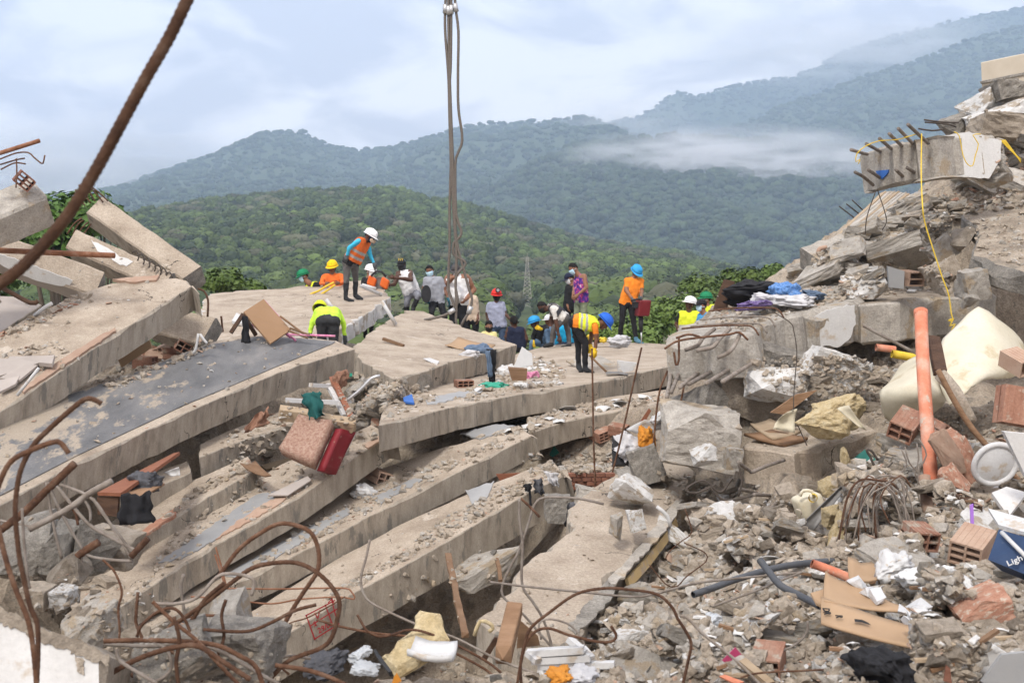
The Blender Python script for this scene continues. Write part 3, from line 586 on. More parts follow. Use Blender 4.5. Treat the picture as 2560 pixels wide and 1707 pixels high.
def hull_mesh(seed, npts=16, cuts=0, rough=0.0, flat=(1, 1, 1)):
    r = random.Random(seed); bm = bmesh.new()
    for _ in range(npts):
        v = Vector((r.uniform(-1, 1), r.uniform(-1, 1), r.uniform(-1, 1))); mxv = max(abs(v.x), abs(v.y), abs(v.z)); v = v / mxv * r.uniform(0.8, 1.0)
        l = v.length; v *= (1.0 + 0.12 * (1.2 - l)) ; bm.verts.new(Vector((v.x * flat[0], v.y * flat[1], v.z * flat[2])) * 0.5 * (1.15 / max(1.0, l * 0.8)))
    g = bmesh.ops.convex_hull(bm, input=bm.verts[:])
    bmesh.ops.delete(bm, geom=list({e for e in g['geom_interior'] + g['geom_unused'] if isinstance(e, bmesh.types.BMVert)}), context='VERTS')
    if cuts:
        bmesh.ops.triangulate(bm, faces=bm.faces[:])
        for _ in range(cuts): bmesh.ops.subdivide_edges(bm, edges=bm.edges[:], cuts=1, use_grid_fill=True)
        bm.normal_update()
        for v in bm.verts:
            q = v.co * 3.1 + Vector((seed * 1.7, 0, seed))
            v.co += v.normal * rough * (noise.noise(q) + 0.6 * noise.noise(q * 2.6) + 0.3 * noise.noise(q * 6))
    me = bpy.data.meshes.new('chunk'); bm.to_mesh(me); bm.free(); return me
def boxy_mesh(seed):
    r = random.Random(seed); bm = bmesh.new(); bmesh.ops.create_cube(bm, size=1.0)
    for v in bm.verts: v.co = Vector((v.co.x * r.uniform(.68, 1.04), v.co.y * r.uniform(.68, 1.04), v.co.z * r.uniform(.68, 1.04)))
    for _ in range(3):                            # knock corners off
        n_ = Vector((r.uniform(-1, 1), r.uniform(-1, 1), r.uniform(-.4, 1))).normalized(); g_ = bmesh.ops.bisect_plane(bm, geom=bm.verts[:] + bm.edges[:] + bm.faces[:], plane_co=n_ * r.uniform(.42, .58), plane_no=n_, clear_outer=True)
        ed = [e for e in g_['geom_cut'] if isinstance(e, bmesh.types.BMEdge)]
        if ed: bmesh.ops.edgeloop_fill(bm, edges=ed)
    bmesh.ops.triangulate(bm, faces=bm.faces[:])
    for _ in range(3): bmesh.ops.subdivide_edges(bm, edges=bm.edges[:], cuts=1, use_grid_fill=True)
    bm.normal_update()
    for v in bm.verts:
        q = v.co * 3.3 + Vector((seed * 1.3, 0, seed)); v.co += v.normal * .042 * (noise.noise(q) + .6 * noise.noise(q * 2.7) + .35 * noise.noise(q * 6.5))
    me = bpy.data.meshes.new('block'); bm.to_mesh(me); bm.free(); return me
BIG = [m_ for i in range(6) for m_ in (hull_mesh(100 + i, 12, 3, 0.045), boxy_mesh(40 + i))]
MED = [hull_mesh(200 + i, 11, 2, 0.04) for i in range(12)]
SML = [hull_mesh(300 + i, 11) for i in range(12)]
FLATB = [hull_mesh(400 + i, 18, 3, 0.05) for i in range(4)]
FOAM = [hull_mesh(600 + i, 13, 4, .085) for i in range(4)]
_matmesh = {}
def mesh_with(me, m):
    k = (me.name, m.name)
    if k not in _matmesh:
        c = me.copy(); c.materials.clear(); c.materials.append(m); _matmesh[k] = c
    return _matmesh[k]
_cc = [0]
def chunk(label, cx, cy, wpx, hpx, d, m, depth=None, ang=0.0, name='concrete_chunk', cat='rubble', group=None, lib=None, stat=True, yaw=None):
    """angular lump centred on a photo pixel at distance d, sized in photo pixels there"""
    _cc[0] += 1; i = _cc[0]; lib = lib or BIG
    o = bpy.data.objects.new(name, mesh_with(lib[i % len(lib)], M[m])); COL.objects.link(o)
    sw, sh = wpx * d / F, hpx * d / F; dp = depth or (sw + sh) / 2
    o.scale = (sw * 1.12, dp * 1.1, sh * 1.12)
    c = P(cx, cy, d) + Vector((0, dp * 0.35, 0)); o.location = c
    o.rotation_euler = (random.uniform(-.12, .12), -math.radians(ang), 0)
    o['_o'] = tuple(c); tag(o, label, cat, group)
    if stat: solid(o)
    return o
_bvh = [None, -1]
def bvh():
    if _bvh[1] != len(STATIC):
        bpy.context.view_layer.update()
        V = []; Fc = []
        for o in STATIC:
            b = len(V); mw = o.matrix_world
            V += [mw @ v.co for v in o.data.vertices]; Fc += [tuple(i + b for i in p.vertices) for p in o.data.polygons]
        _bvh[0] = BVHTree.FromPolygons(V, Fc); _bvh[1] = len(STATIC)
    return _bvh[0]
def hit(px, py):
    r = ray(px, py).normalized(); h = bvh().ray_cast(Vector((0, 0, 0)), r, 60.0)
    if h[0] is None: return None, Vector((0, 0, 1))
    n = h[1] if h[1].dot(r) < 0 else -h[1]
    return h[0], n
def down(p, z=1.5):
    h = bvh().ray_cast(Vector((p.x, p.y, p.z + z)), Vector((0, 0, -1)), 20.0); return h[0] if h[0] is not None else Vector((p.x, p.y, heap_z(p.x, p.y)))
def patch(name, poly, m, parent=None, off=0.008, jit=3.0, step=9.0, label=None, cat=None, seed=0, plane=False):
    """thin ragged layer lying on whatever surface the photo outline shows there"""
    out = []; n = len(poly)
    for i in range(n):
        a, b = poly[i], poly[(i + 1) % n]; L_ = math.hypot(b[0] - a[0], b[1] - a[1]); k = max(1, int(L_ / step))
        for j in range(k):
            x = a[0] + (b[0] - a[0]) * j / k; y = a[1] + (b[1] - a[1]) * j / k
            x += jit * noise.noise(Vector((x * .09, y * .09, seed))) * 1.6; y += jit * noise.noise(Vector((x * .09, y * .09, seed + 9))) * 1.6; out.append((x, y))
    if parent is not None and '_n' in parent and plane:
        av = Vector(parent['_n']); med = Vector(parent['_a']).dot(av)
    else:                                         # plane shared by most of the inside of the outline
        gx, gy = sum(q[0] for q in poly) / n, sum(q[1] for q in poly) / n
        H = [hit(gx + (q[0] - gx) * f_, gy + (q[1] - gy) * f_) for q in poly for f_ in (.15, .45, .7)]; ok = [h for h in H if h[0] is not None]
        if len(ok) < 3: return None
        av = max((h[1] for h in ok), key=lambda a: sum(1 for h in ok if h[1].dot(a) > .93)); near = [h for h in ok if h[1].dot(av) > .93]
        av = sum((h[1] for h in near), Vector()).normalized(); med = sorted(h[0].dot(av) for h in near)[len(near) // 2]
    pts = []
    for q in out:
        p = rp(av * med, av, *q); pts.append(p + av * off)
    k = len(pts); V = pts + [p - av * (off * 1.5) for p in pts]; Fc = []
    for tri in tessellate_polygon([pts]):
        x, y, z = tri
        if (pts[y] - pts[x]).cross(pts[z] - pts[x]).dot(av) < 0: y, z = z, y
        Fc.append((x, y, z))
    Fc += [(i, (i + 1) % k, k + (i + 1) % k, k + i) for i in range(k)]
    o = new_obj(name, V, Fc, m, parent)
    if parent is None: tag(o, label, cat)
    return o
def uv_plate(name, label, c4, t, m, cat='board', parent=None, bend=0.0, seg=1, stat=False, group=None, mats=None):
    """plate from four corner points (in order), thickness t, optional bow"""
    a, b, c, d = [Vector(q) for q in c4]; n = (b - a).cross(d - a).normalized(); V = []; N_ = max(1, seg)
    for side in (0, 1):
        for j in range(N_ + 1):
            for i in range(N_ + 1):
                u, v = i / N_, j / N_
                p = a.lerp(b, u).lerp(d.lerp(c, u), v) + n * (bend * (math.sin(u * math.pi) * 0.6 + math.sin(v * math.pi) * 0.4 - 0.5)) - n * t * side
                if 0 < N_: p += n * (0.3 * bend * noise.noise(Vector((u * 4, v * 4, len(label or name)))))
                V.append(p)
    k = (N_ + 1) ** 2; Fc = []
    for j in range(N_):
        for i in range(N_):
            q = j * (N_ + 1) + i; Fc.append((q, q + 1, q + N_ + 2, q + N_ + 1)); Fc.append((k + q, k + q + N_ + 1, k + q + N_ + 2, k + q + 1))
    W_ = N_ + 1; edge = [i for i in range(W_)] + [j * W_ + N_ for j in range(1, W_)] + [N_ * W_ + i for i in range(N_ - 1, -1, -1)] + [j * W_ for j in range(N_ - 1, 0, -1)]
    for i in range(len(edge)):
        x, y = edge[i], edge[(i + 1) % len(edge)]; Fc.append((y, x, k + x, k + y))
    o = new_obj(name, V, Fc, m, parent, seg > 1)
    if parent is None: tag(o, label, cat, group)
    if stat: solid(o)
    return o
CAMV = Vector((0, -1, 0))
def tilt(u, c): return (Vector((u[0], 0, u[1])).normalized() * (1 - c) + CAMV * c).normalized()

# leaning columns and beams at the upper left
col1 = prism('concrete_column', 'tall leaning concrete column with bent rebar at its top', P(246, 534, 19.6), P(488, 706, 18.9), tilt((.6, .8), .62), .36, .42, [T, S_, G_], cat='column', seed=4)
col2 = prism('concrete_column', 'shorter leaning column with torn white plaster beside the rusty pipe', P(190, 616, 18.7), P(425, 722, 18.3), tilt((.42, .9), .62), .34, .38, [T, S_, G_], cat='column', seed=9)
col3 = prism('concrete_beam', 'leaning beam with long white paint strip at the left edge', P(-90, 602, 17.6), P(250, 724, 17.9), tilt((.35, .93), .66), .40, .44, [T, M['pinkgrey'], G_], seed=13)
col4 = prism('concrete_beam', 'thick grey beam end jutting in at the left edge under rubble', P(-190, 625, 15.6), P(104, 505, 16.4), tilt((-.4, .9), .55), .55, .46, [M['conc_lt'], M['conc_lt'], G_], seed=17)
p_back = slab('fallen_partition', 'pale flat wall panel lying behind the uppermost slab at left', (0, 830, 16.3), (105, 762, 17.2), 0.3, [(-120, 900), (0, 832), (105, 762), (40, 738), (-120, 735)], 0.10, [M['pinkgrey'], S_], cat='panel')
s5b = prism('beam_fragment', 'stub of beam poking out below the uppermost slab', P(395, 808, 19.2), P(530, 842, 18.9), tilt((.2, 1), .6), .5, .30, [T, S_, G_], seed=21)
# right-hand heap
s21 = slab('deck_slab', 'steep ribbed deck plate under the overhanging beam', (2066, 616, 17.6), (2203, 484, 18.8), (2293, 490, 17.4), [(2064, 618), (2203, 482), (2228, 476), (2300, 486), (2222, 545), (2140, 598)], 0.18, [M['conc_tan'], S_], rough=.05)
rb_ = 0
for k in range(9):                                # boards of the deck plate
    t0_ = (k + .5) / 9; q0 = (2066 + (2140 - 2066) * t0_, 616 + (598 - 616) * t0_); q1 = (2206 + (2296 - 2206) * t0_, 482 + (488 - 482) * t0_)
    n21 = Vector(s21['_n']); a21 = Vector(s21['_a']); prism('deck_board', None, rp(a21 + n21 * .02, n21, *q0), rp(a21 + n21 * .02, n21, *q1), n21, .085, .035, M['wood_pale'] if k % 3 == 0 else M['conc_lt'], parent=s21, rough=.012, seg=.25)
s22 = prism('beam_fragment', 'slanting beam with white plastered face on the right heap', P(2030, 662, 16.0), P(2345, 566, 16.5), tilt((-.2, 1), .35), .55, .30, [M['conc_lt'], M['conc_lt'], G_], rough=.04, seed=23)
s23 = prism('beam_fragment', 'smooth cream beam underside below the slanting white beam', P(2150, 672, 15.9), P(2325, 606, 16.3), tilt((-.2, 1), .3), .45, .25, [M['cream'], M['cream'], G_], rough=.02, seed=27)
s24 = slab('floor_slab', 'dusty tan floor slab overhanging the dark void at right', (2401, 536, 14.9), (2560, 532, 14.6), (2520, 676, 12.4), [(2400, 536), (2480, 525), (2660, 518), (2660, 706), (2560, 682), (2520, 678), (2470, 664), (2427, 640), (2440, 605), (2452, 588)], 0.24, [M['dust'], G_], rough=.07, chip=.06)
par = prism('parapet_wall', 'cream parapet wall corner at the upper right edge', P(2466, 232, 19.6), P(2640, 200, 18.6), Vector((0, 0, 1)), .2, .9, M['cream'], cat='wall', rough=.004)
prism('coping', None, P(2462, 209, 19.62), P(2645, 172, 18.6), Vector((0, 0, 1)), .26, .04, M['conc_grey'], parent=par, rough=.004)

CH = [
 # label, cx, cy, w, h, d, mat, depth, ang
 ('big squarish concrete lump with tan top below the rebar beam', 1755, 1103, 205, 150, 12.0, 'conc_lt', .8, -6),
 ('rounded grey concrete mass directly under the rebar beam end', 1775, 1015, 150, 90, 13.1, 'conc_grey', .7, 12),
 ('crushed concrete block under the middle of the rebar beam', 1880, 985, 160, 150, 13.2, 'chunk', .7, -20),
 ('lump caked in white plaster below the painted beam side', 1950, 960, 130, 90, 12.7, 'plaster', .5, -8),
 ('second white plaster lump near the cream sheet', 2100, 925, 160, 80, 12.6, 'plaster', .5, -18),
 ('broken slab lump shading the void beside the yellow foam', 1985, 905, 180, 70, 13.3, 'conc_grey', .6, -14),
 ('grey boulder perched at the top of the fallen wall slab', 1620, 1172, 82, 92, 12.6, 'conc_grey', .4, 20),
 ('white faced concrete piece lying on the fallen wall slab', 1580, 1240, 100, 66, 11.7, 'plaster', .4, -28),
 ('small white speckled lump on the fallen wall slab', 1592, 1303, 44, 50, 10.9, 'plaster', .2, 10),
 ('small grey and white lump beside it on the fallen wall slab', 1548, 1326, 46, 60, 10.7, 'conc_lt', .2, 30),
 ('grey wedge fragment on the left rim of the fallen wall slab', 1478, 1250, 78, 52, 12.4, 'conc_lt', .4, -10),
 ('big grey boulder at the left edge below the bent bars', 55, 1372, 150, 130, 7.6, 'conc_grey', .5, 8),
 ('upright grey boulder between the bent bars at left', 140, 1385, 70, 120, 7.5, 'conc_grey', .35, -8),
 ('blocky grey boulder inside the cage of bent bars', 215, 1365, 130, 125, 7.6, 'conc_grey', .45, 15),
 ('brown stained boulder at the right of the bent bars', 262, 1385, 120, 90, 7.8, 'chunk', .4, -12),
 ('tan lump with a white rim below the bent bars', 150, 1445, 90, 90, 7.0, 'chunk', .35, 20),
 ('white knobbly lump low at left', 148, 1498, 52, 44, 6.6, 'plaster', .2, 0),
 ('rubble lump behind the white painted block', 225, 1570, 120, 110, 6.0, 'conc_lt', .4, 25),
 ('small lump above the white painted block', 85, 1495, 70, 50, 6.6, 'chunk', .25, -10),
 ('big smooth grey lump wrapped in thin wires at right', 2215, 1295, 130, 160, 8.8, 'conc_grey', .6, -10),
 ('tan upright stone left of the wire tangle', 2155, 1235, 75, 110, 9.4, 'chunk', .4, 5),
 ('white speckled slab piece in the lower right foreground', 1905, 1590, 195, 80, 6.0, 'plaster', .35, 20),
 ('log shaped tan lump in the foreground', 1712, 1600, 160, 62, 6.0, 'chunk', .3, 6),
 ('pale lump with white flecks in front of the maroon packet', 1775, 1655, 110, 90, 5.6, 'conc_lt', .3, 20),
 ('long flat tan fragment in the middle of the debris slope', 1900, 1388, 180, 62, 8.6, 'chunk', .5, -22),
 ('thin tan flake above the long flat fragment', 1955, 1345, 100, 36, 9.2, 'chunk', .3, -26),
 ('slanted tan plate near the bent sheet metal', 1990, 1340, 84, 50, 9.0, 'chunk', .4, -35),
 ('broad tan chunk under the grey block end', 1775, 1305, 74, 60, 9.9, 'chunk', .4, -12),
 ('cubic tan chunk below the dark broken beam end', 1880, 1300, 56, 48, 9.8, 'chunk', .3, 10),
 ('smaller tan chunk left of the cubic one', 1838, 1293, 40, 34, 10.0, 'chunk', .25, -10),
 ('smooth tan stone leaning on the crumpled white bag', 2280, 1425, 110, 120, 7.0, 'chunk', .4, 30),
 ('tall pale slab fragment right of the crushed carton', 2365, 1500, 85, 110, 6.0, 'conc_lt', .3, -10),
 ('coarse tan slab in the lower right corner zone', 2390, 1655, 140, 130, 5.0, 'conc_tan', .35, -14),
 ('tan plaster lump at the bottom edge right of centre', 2130, 1690, 110, 60, 5.1, 'plaster', .3, 5),
 ('dark grey stone at the bottom near the white block', 590, 1650, 200, 130, 5.2, 'conc_grey', .5, 0),
 ('pale stone under the tangle of rusty bars', 420, 1660, 180, 110, 5.0, 'conc_grey', .5, 10),
 ('upright pale stone behind the rusty bar loops', 555, 1580, 90, 120, 6.0, 'conc_lt', .4, 10),
 ('snow white block on top of the right heap', 2476, 252, 88, 52, 17.0, 'plaster', .7, 18),
 ('grey rough block at the heap crest beside the parapet', 2530, 225, 72, 52, 16.8, 'conc_grey', .7, 10),
 ('white plastered rock face below the heap crest', 2515, 284, 120, 56, 16.6, 'plaster', .7, 14),
 ('tan topped boulder above the overhanging beam', 2510, 315, 120, 60, 16.3, 'chunk', .7, 0),
 ('dark grey boulder behind the overhanging beam', 2415, 305, 90, 60, 17.2, 'conc_grey', .7, 25),
 ('hanging broken concrete knob below the right floor slab', 2440, 715, 64, 76, 12.7, 'conc_lt', .4, 10),
 ('small round knob dangling from wires over the cream sheet', 2430, 754, 34, 34, 12.6, 'conc_lt', .2, 0),
 ('large tan rounded boulder beside the yellow rope', 2375, 690, 72, 78, 13.6, 'chunk', .5, 25),
 ('tan boulder at the corner of the right floor slab', 2425, 605, 70, 60, 14.4, 'chunk', .5, 10),
 ('tilted pale plate inside the void on the right heap', 2360, 625, 72, 60, 14.6, 'conc_lt', .2, 40),
 ('white plaster lump on the broken beam behind the clothes', 2162, 712, 92, 60, 14.3, 'plaster', .4, 5),
 ('rubble boulder above the slanting white beam', 2340, 560, 80, 54, 15.8, 'conc_grey', .5, 10),
 ('white plaster knob at the left end of the slanting beam', 2128, 640, 40, 44, 15.6, 'plaster', .25, 0),
 ('tan chunk in front of the lower broken beam', 1975, 1245, 40, 46, 10.8, 'chunk', .25, 20),
 ('white flecked lump in front of the big squarish lump', 1762, 1138, 54, 50, 11.4, 'plaster', .2, 10),
 ('pointed grey lump beside the big squarish lump', 1838, 1150, 44, 56, 11.4, 'conc_lt', .25, 0),
 ('broken slab end in the pit behind the wooden prop', 1225, 1425, 170, 70, 14.0, 'conc_lt', .4, 24),
 ('brown rubble lump under the end of the lowest slab', 1395, 1280, 70, 70, 14.0, 'conc_grey', .5, 0),
 ('grey crushed edge of the broken centre slab', 960, 1010, 110, 70, 17.4, 'conc_lt', .5, 25),
 ('oval broken stone beside the mangled window frame', 905, 1038, 44, 54, 16.7, 'conc_lt', .3, -10),
 ('grey rubble lump under the centre slab corner', 900, 980, 70, 50, 17.6, 'conc_grey', .4, 0),
]
for c in CH: chunk(c[0], *c[1:7], depth=c[7], ang=c[8])
# ------------------------------------------------------------------ people
def cm(name, c, rough=0.85, c2=None, sc=9.0): return mat('wear_' + name, [c, c2 or tuple(min(1, q * 1.45 + .004) for q in c)], sc, rough, 0.4, 30)
W_ = {k: cm(k, *([v] if isinstance(v[0], float) else v)) for k, v in {
 'orange': (0.58, 0.12, 0.02), 'tee_orange': (0.66, 0.19, 0.016), 'black': (0.010, 0.010, 0.012), 'navy': (0.010, 0.014, 0.035), 'grey_pant': (0.085, 0.08, 0.078), 'jeans': (0.04, 0.065, 0.115),
 'lightjeans': (0.10, 0.17, 0.27), 'cyan': (0.04, 0.36, 0.55), 'cyanj': (0.01, 0.28, 0.50), 'white': (0.60, 0.60, 0.60), 'offwhite': (0.50, 0.48, 0.45), 'grey_tee': (0.25, 0.26, 0.29), 'bluegrey': (0.27, 0.29, 0.38), 'khaki': (0.17, 0.20, 0.13), 'beige': (0.48, 0.38, 0.29),
 'neon': (0.42, 0.66, 0.05), 'hivis': (0.56, 0.62, 0.03), 'blackjean': (0.025, 0.026, 0.028), 'boot': (0.018, 0.019, 0.021), 'glove_grey': (0.07, 0.075, 0.08), 'glove_teal': (0.012, 0.075, 0.10), 'glove_y': (0.72, 0.46, 0.02), 'yellowtee': (0.62, 0.55, 0.25), 'blue_tee': (0.05, 0.22, 0.42), 'stripe': (0.30, 0.30, 0.29), 'shoe_blue': (0.08, 0.19, 0.27), 'scarf': (0.045, 0.045, 0.05), 'pale_mask': (0.42, 0.60, 0.72), 'white_mask': (0.72, 0.73, 0.73), 'black_mask': (0.012, 0.012, 0.012),
 'h_white': (0.76, 0.77, 0.78), 'h_green': (0.01, 0.16, 0.07), 'h_yellow': (0.78, 0.48, 0.01), 'h_red': (0.55, 0.03, 0.025), 'h_blue': (0.03, 0.27, 0.55), 'h_royal': (0.02, 0.11, 0.50), 'hair': (0.006, 0.005, 0.005), 'cap_black': (0.013, 0.013, 0.015), 'cap_grey': (0.06, 0.055, 0.055), 'cap_white': (0.66, 0.66, 0.68), 'grey_harness': (0.03, 0.03, 0.035), 'trackpant': (0.17, 0.175, 0.20)}.items()}
W_['tank_print'] = mat('wear_tank_print', [(0.03, 0.02, 0.16), (0.10, 0.03, 0.25), (0.50, 0.03, 0.12), (0.55, 0.5, 0.6)], 14.0, 0.8, pos=[.35, .5, .58, .68])
W_['tee_print'] = mat('wear_tee_print', [(0.02, 0.16, 0.03), (0.25, 0.26, 0.29), (0.55, 0.35, 0.02), (0.10, 0.22, 0.35)], 22.0, 0.8, pos=[.38, .48, .56, .66])
SK = {k: mat('skin_' + k, [c, tuple(q * 1.25 for q in c)], 8.0, 0.55, spec=0.4) for k, c in {'a': (0.22, 0.105, 0.06), 'b': (0.15, 0.068, 0.038), 'c': (0.075, 0.034, 0.021), 'd': (0.29, 0.15, 0.095)}.items()}
M['eye'] = mat('eye_dark', [(0.02, 0.015, 0.012)], 1, 0.3)

def capsule(a, b, ra, rb, n=10, fl=None):
    a, b = Vector(a), Vector(b); d = b - a; L_ = max(d.length, 1e-4); d = d / L_
    s = d.orthogonal().normalized() if fl is None else (fl[0] - d * fl[0].dot(d)).normalized()
    t = d.cross(s); k1 = fl[1] if fl else 1.0
    V = []; rings = []
    for (o_, r_) in [(-ra * .98, .12 * ra), (-ra * .75, .66 * ra), (-ra * .3, .95 * ra), (0, ra), (L_ * .5, (ra + rb) / 2), (L_, rb), (L_ + rb * .3, .95 * rb), (L_ + rb * .75, .66 * rb), (L_ + rb * .98, .12 * rb)]:
        rings.append(len(V))
        for j in range(n):
            an = 2 * math.pi * j / n; V.append(a + d * o_ + s * math.cos(an) * r_ * k1 + t * math.sin(an) * r_)
    Fc = []
    for i in range(len(rings) - 1):
        for j in range(n): Fc.append((rings[i] + j, rings[i] + (j + 1) % n, rings[i + 1] + (j + 1) % n, rings[i + 1] + j))
    Fc.append(tuple(range(n - 1, -1, -1))); Fc.append(tuple(rings[-1] + j for j in range(n)))
    return V, Fc
def ellipsoid(c, X, Y, Z, nu=14, nv=9):
    V = [Vector(c) + Z]; Fc = []
    for i in range(1, nv):
        th = math.pi * i / nv
        for j in range(nu):
            ph = 2 * math.pi * j / nu; V.append(Vector(c) + X * (math.sin(th) * math.cos(ph)) + Y * (math.sin(th) * math.sin(ph)) + Z * math.cos(th))
    V.append(Vector(c) - Z); e = len(V) - 1
    for j in range(nu):
        Fc.append((0, 1 + j, 1 + (j + 1) % nu)); Fc.append((e, e - nu + (j + 1) % nu, e - nu + j))
        for i in range(nv - 2): Fc.append((1 + i * nu + j, 1 + (i + 1) * nu + j, 1 + (i + 1) * nu + (j + 1) % nu, 1 + i * nu + (j + 1) % nu))
    return V, Fc
def shell(c, X, Y, Z, keep, th, nu=20, nv=14):
    """piece of an ellipsoid with thickness; keep(x, y, z) on the unit sphere"""
    V, Fc = ellipsoid(c, X, Y, Z, nu, nv); U, _ = ellipsoid((0, 0, 0), Vector((1, 0, 0)), Vector((0, 1, 0)), Vector((0, 0, 1)), nu, nv)
    Fk = [f for f in Fc if keep(*(sum((U[i] for i in f), Vector()) / len(f)))]
    used = sorted({i for f in Fk for i in f}); mp_ = {u: k for k, u in enumerate(used)}; n = len(used)
    c = Vector(c); Vo = [V[i] for i in used] + [V[i] + (c - V[i]).normalized() * th for i in used]
    F1 = [tuple(mp_[i] for i in f) for f in Fk]; ec = {}
    for f in F1:
        for a, b in zip(f, f[1:] + f[:1]): ec[(a, b)] = ec.get((a, b), 0) + 1
    F2 = [tuple(n + i for i in reversed(f)) for f in F1] + [(b, a, n + a, n + b) for (a, b) in ec if (b, a) not in ec]
    return Vo, F1 + F2
def remesh(V, Fc, vox):
    me = bpy.data.meshes.new('tmp'); me.from_pydata([tuple(v) for v in V], [], Fc); o = bpy.data.objects.new('tmp', me); COL.objects.link(o)
    md = o.modifiers.new('r', 'REMESH'); md.mode = 'VOXEL'; md.voxel_size = vox
    ms = o.modifiers.new('s', 'SMOOTH'); ms.iterations = 3; ms.factor = 0.5
    dg = bpy.context.evaluated_depsgraph_get(); ev = o.evaluated_get(dg); m2 = ev.to_mesh()
    nv = len(m2.vertices); co = np.empty(nv * 3); m2.vertices.foreach_get('co', co); F2 = [tuple(p.vertices) for p in m2.polygons]
    ev.to_mesh_clear(); bpy.data.objects.remove(o); bpy.data.meshes.remove(me)
    return co.reshape(-1, 3), F2
def hand_geo(w, f, pn, s=1.0, spread=1.0):
    """palm plus five bent fingers from wrist w along f, palm normal pn"""
    f = f.normalized(); pn = (pn - f * pn.dot(f)).normalized(); sd_ = f.cross(pn); V = []; Fc = []
    def add(g):
        b = len(V); V.extend(g[0]); Fc.extend(tuple(i + b for i in q) for q in g[1])
    pc = w + f * .045 * s
    add(box_geo(pc, f * .048 * s, sd_ * .040 * s, pn * .016 * s))
    for k, (o_, ln) in enumerate([(-.030, .062), (-.010, .078), (.011, .074), (.030, .056)]):
        b = w + f * .088 * s + sd_ * o_ * s; q1 = b + (f * .9 + pn * .35) * ln * .5 * s; q2 = q1 + (f * .55 + pn * .8) * ln * .5 * s
        add(tube_geo([b - f * .02, b, q1, q2], [.0095 * s, .0095 * s, .009 * s, .007 * s], 6))
    b = w + f * .035 * s - sd_ * .04 * s; q1 = b + (f * .55 - sd_ * .6 + pn * .3) * .045 * s; q2 = q1 + (f * .85 + pn * .4) * .032 * s
    add(tube_geo([b + sd_ * .015, b, q1, q2], [.012 * s, .0115 * s, .0105 * s, .008 * s], 6))
    return V, Fc
def person(label, D, j, face, skin='b', torso='black', sleeve='short', upper=None, leg='blackjean', foot='boot', boots=False, glove=None, build=1.0, short_leg=None, hat=None, hatc=None, mask=None, maskc=None, hair=True, vest=None, vestc=None, tank=False, up=None, extra=None, fit=1.0, headscale=1.0):
    """j: joints as photo pixels (px, py, depth offset); face: direction the face looks"""
    J = {k: P(v[0], v[1], D + (v[2] if len(v) > 2 else 0)) for k, v in j.items()}
    face = Vector(face).normalized()
    sc = build
    shc = (J['sl'] + J['sr']) / 2
    if 'neck' not in J: J['neck'] = shc + Vector((0, 0, .06))
    if 'pel' not in J: J['pel'] = shc + Vector((0, 0, -.47))
    if 'hl' not in J:
        ax = (J['sr'] - J['sl']); ax.z *= .3; ax = ax.normalized() * .10
        J['hl'] = J['pel'] - ax; J['hr'] = J['pel'] + ax
    for q in 'lr':
        if 'k' + q not in J: J['k' + q] = J['h' + q] + Vector((0, -.03, -.43))
        if 'a' + q not in J: J['a' + q] = J['k' + q] + Vector((0, .04, -.42))
        if 'e' + q not in J: J['e' + q] = J['s' + q] + Vector(((-.05 if q == 'l' else .05), 0, -.29))
        if 'w' + q not in J: J['w' + q] = J['e' + q] + Vector((0, -.10, -.24))
    hd = J['head']; U_ = Vector(up).normalized() if up else (hd - J['neck']).normalized() * .5 + Vector((0, 0, .5)); U_ = (U_ - face * U_.dot(face)).normalized(); R_ = face.cross(U_)
    bones = []                                   # name, a, b, ra, rb
    def B(nm, a, b, ra, rb): bones.append((nm, Vector(a), Vector(b), ra, rb))
    pel, nk = J['pel'], J['neck']; chest = shc.lerp(pel, .22); sx = (J['sr'] - J['sl']); sxn = sx.normalized()
    spine = (nk - pel).normalized()
    B('torso', J['hl'] + spine * .02, J['sl'].lerp(shc, .42) - spine * .05, .115 * sc, .105 * sc)
    B('torso', J['hr'] + spine * .02, J['sr'].lerp(shc, .42) - spine * .05, .115 * sc, .105 * sc)
    B('torso', pel + spine * .04, chest, .12 * sc, .12 * sc)
    B('torso', J['sl'].lerp(shc, .12), J['sr'].lerp(shc, .12), .068 * sc, .068 * sc)
    if sc > 1.2: B('torso', pel + spine * .10 + Vector((0, -.10, 0)), pel + spine * .24 + Vector((0, -.09, 0)), .15, .13)
    B('hips', J['hl'], J['hr'], .108 * sc, .108 * sc)
    B('neck', nk - spine * .05, hd - U_ * .06, .060, .056)
    for q in 'lr':
        B('uarm', J['s' + q], J['e' + q], .056 * sc * fit, .044 * sc * fit); B('farm', J['e' + q], J['w' + q], .043 * sc, .031 * sc)
        B('thigh', J['h' + q], J['k' + q], .092 * sc, .064 * sc); B('shin', J['k' + q], J['a' + q], .062 * sc, .047 * sc)
        ft = Vector((face.x, face.y, 0)); ft = ft.normalized() if ft.length > .05 else Vector((0, -1, 0))
        if 't' + q in J: ft = (J['t' + q] - J['a' + q]).normalized()
        B('foot', J['a' + q] + Vector((0, 0, -.03)), J['a' + q] + ft * .16 + Vector((0, 0, -.05)), .05, .038)
    V = []; Fc = []
    def add(g):
        b = len(V); V.extend(g[0]); Fc.extend(tuple(i + b for i in q) for q in g[1])
    for nm, a, b, ra, rb in bones: add(capsule(a, b, ra, rb))
    hs = headscale
    add(ellipsoid(hd + U_ * .015, R_ * .077 * hs, face * .097 * hs, U_ * .113 * hs)); add(ellipsoid(hd + face * .028 - U_ * .055, R_ * .057 * hs, face * .062 * hs, U_ * .062 * hs))
    add(capsule(hd + face * .085 + U_ * .005, hd + face * .108 - U_ * .028, .014, .017))
    for sg in (-1, 1): add(ellipsoid(hd + R_ * .078 * sg - U_ * .005, R_ * .014, face * .02, U_ * .032, 8, 6))
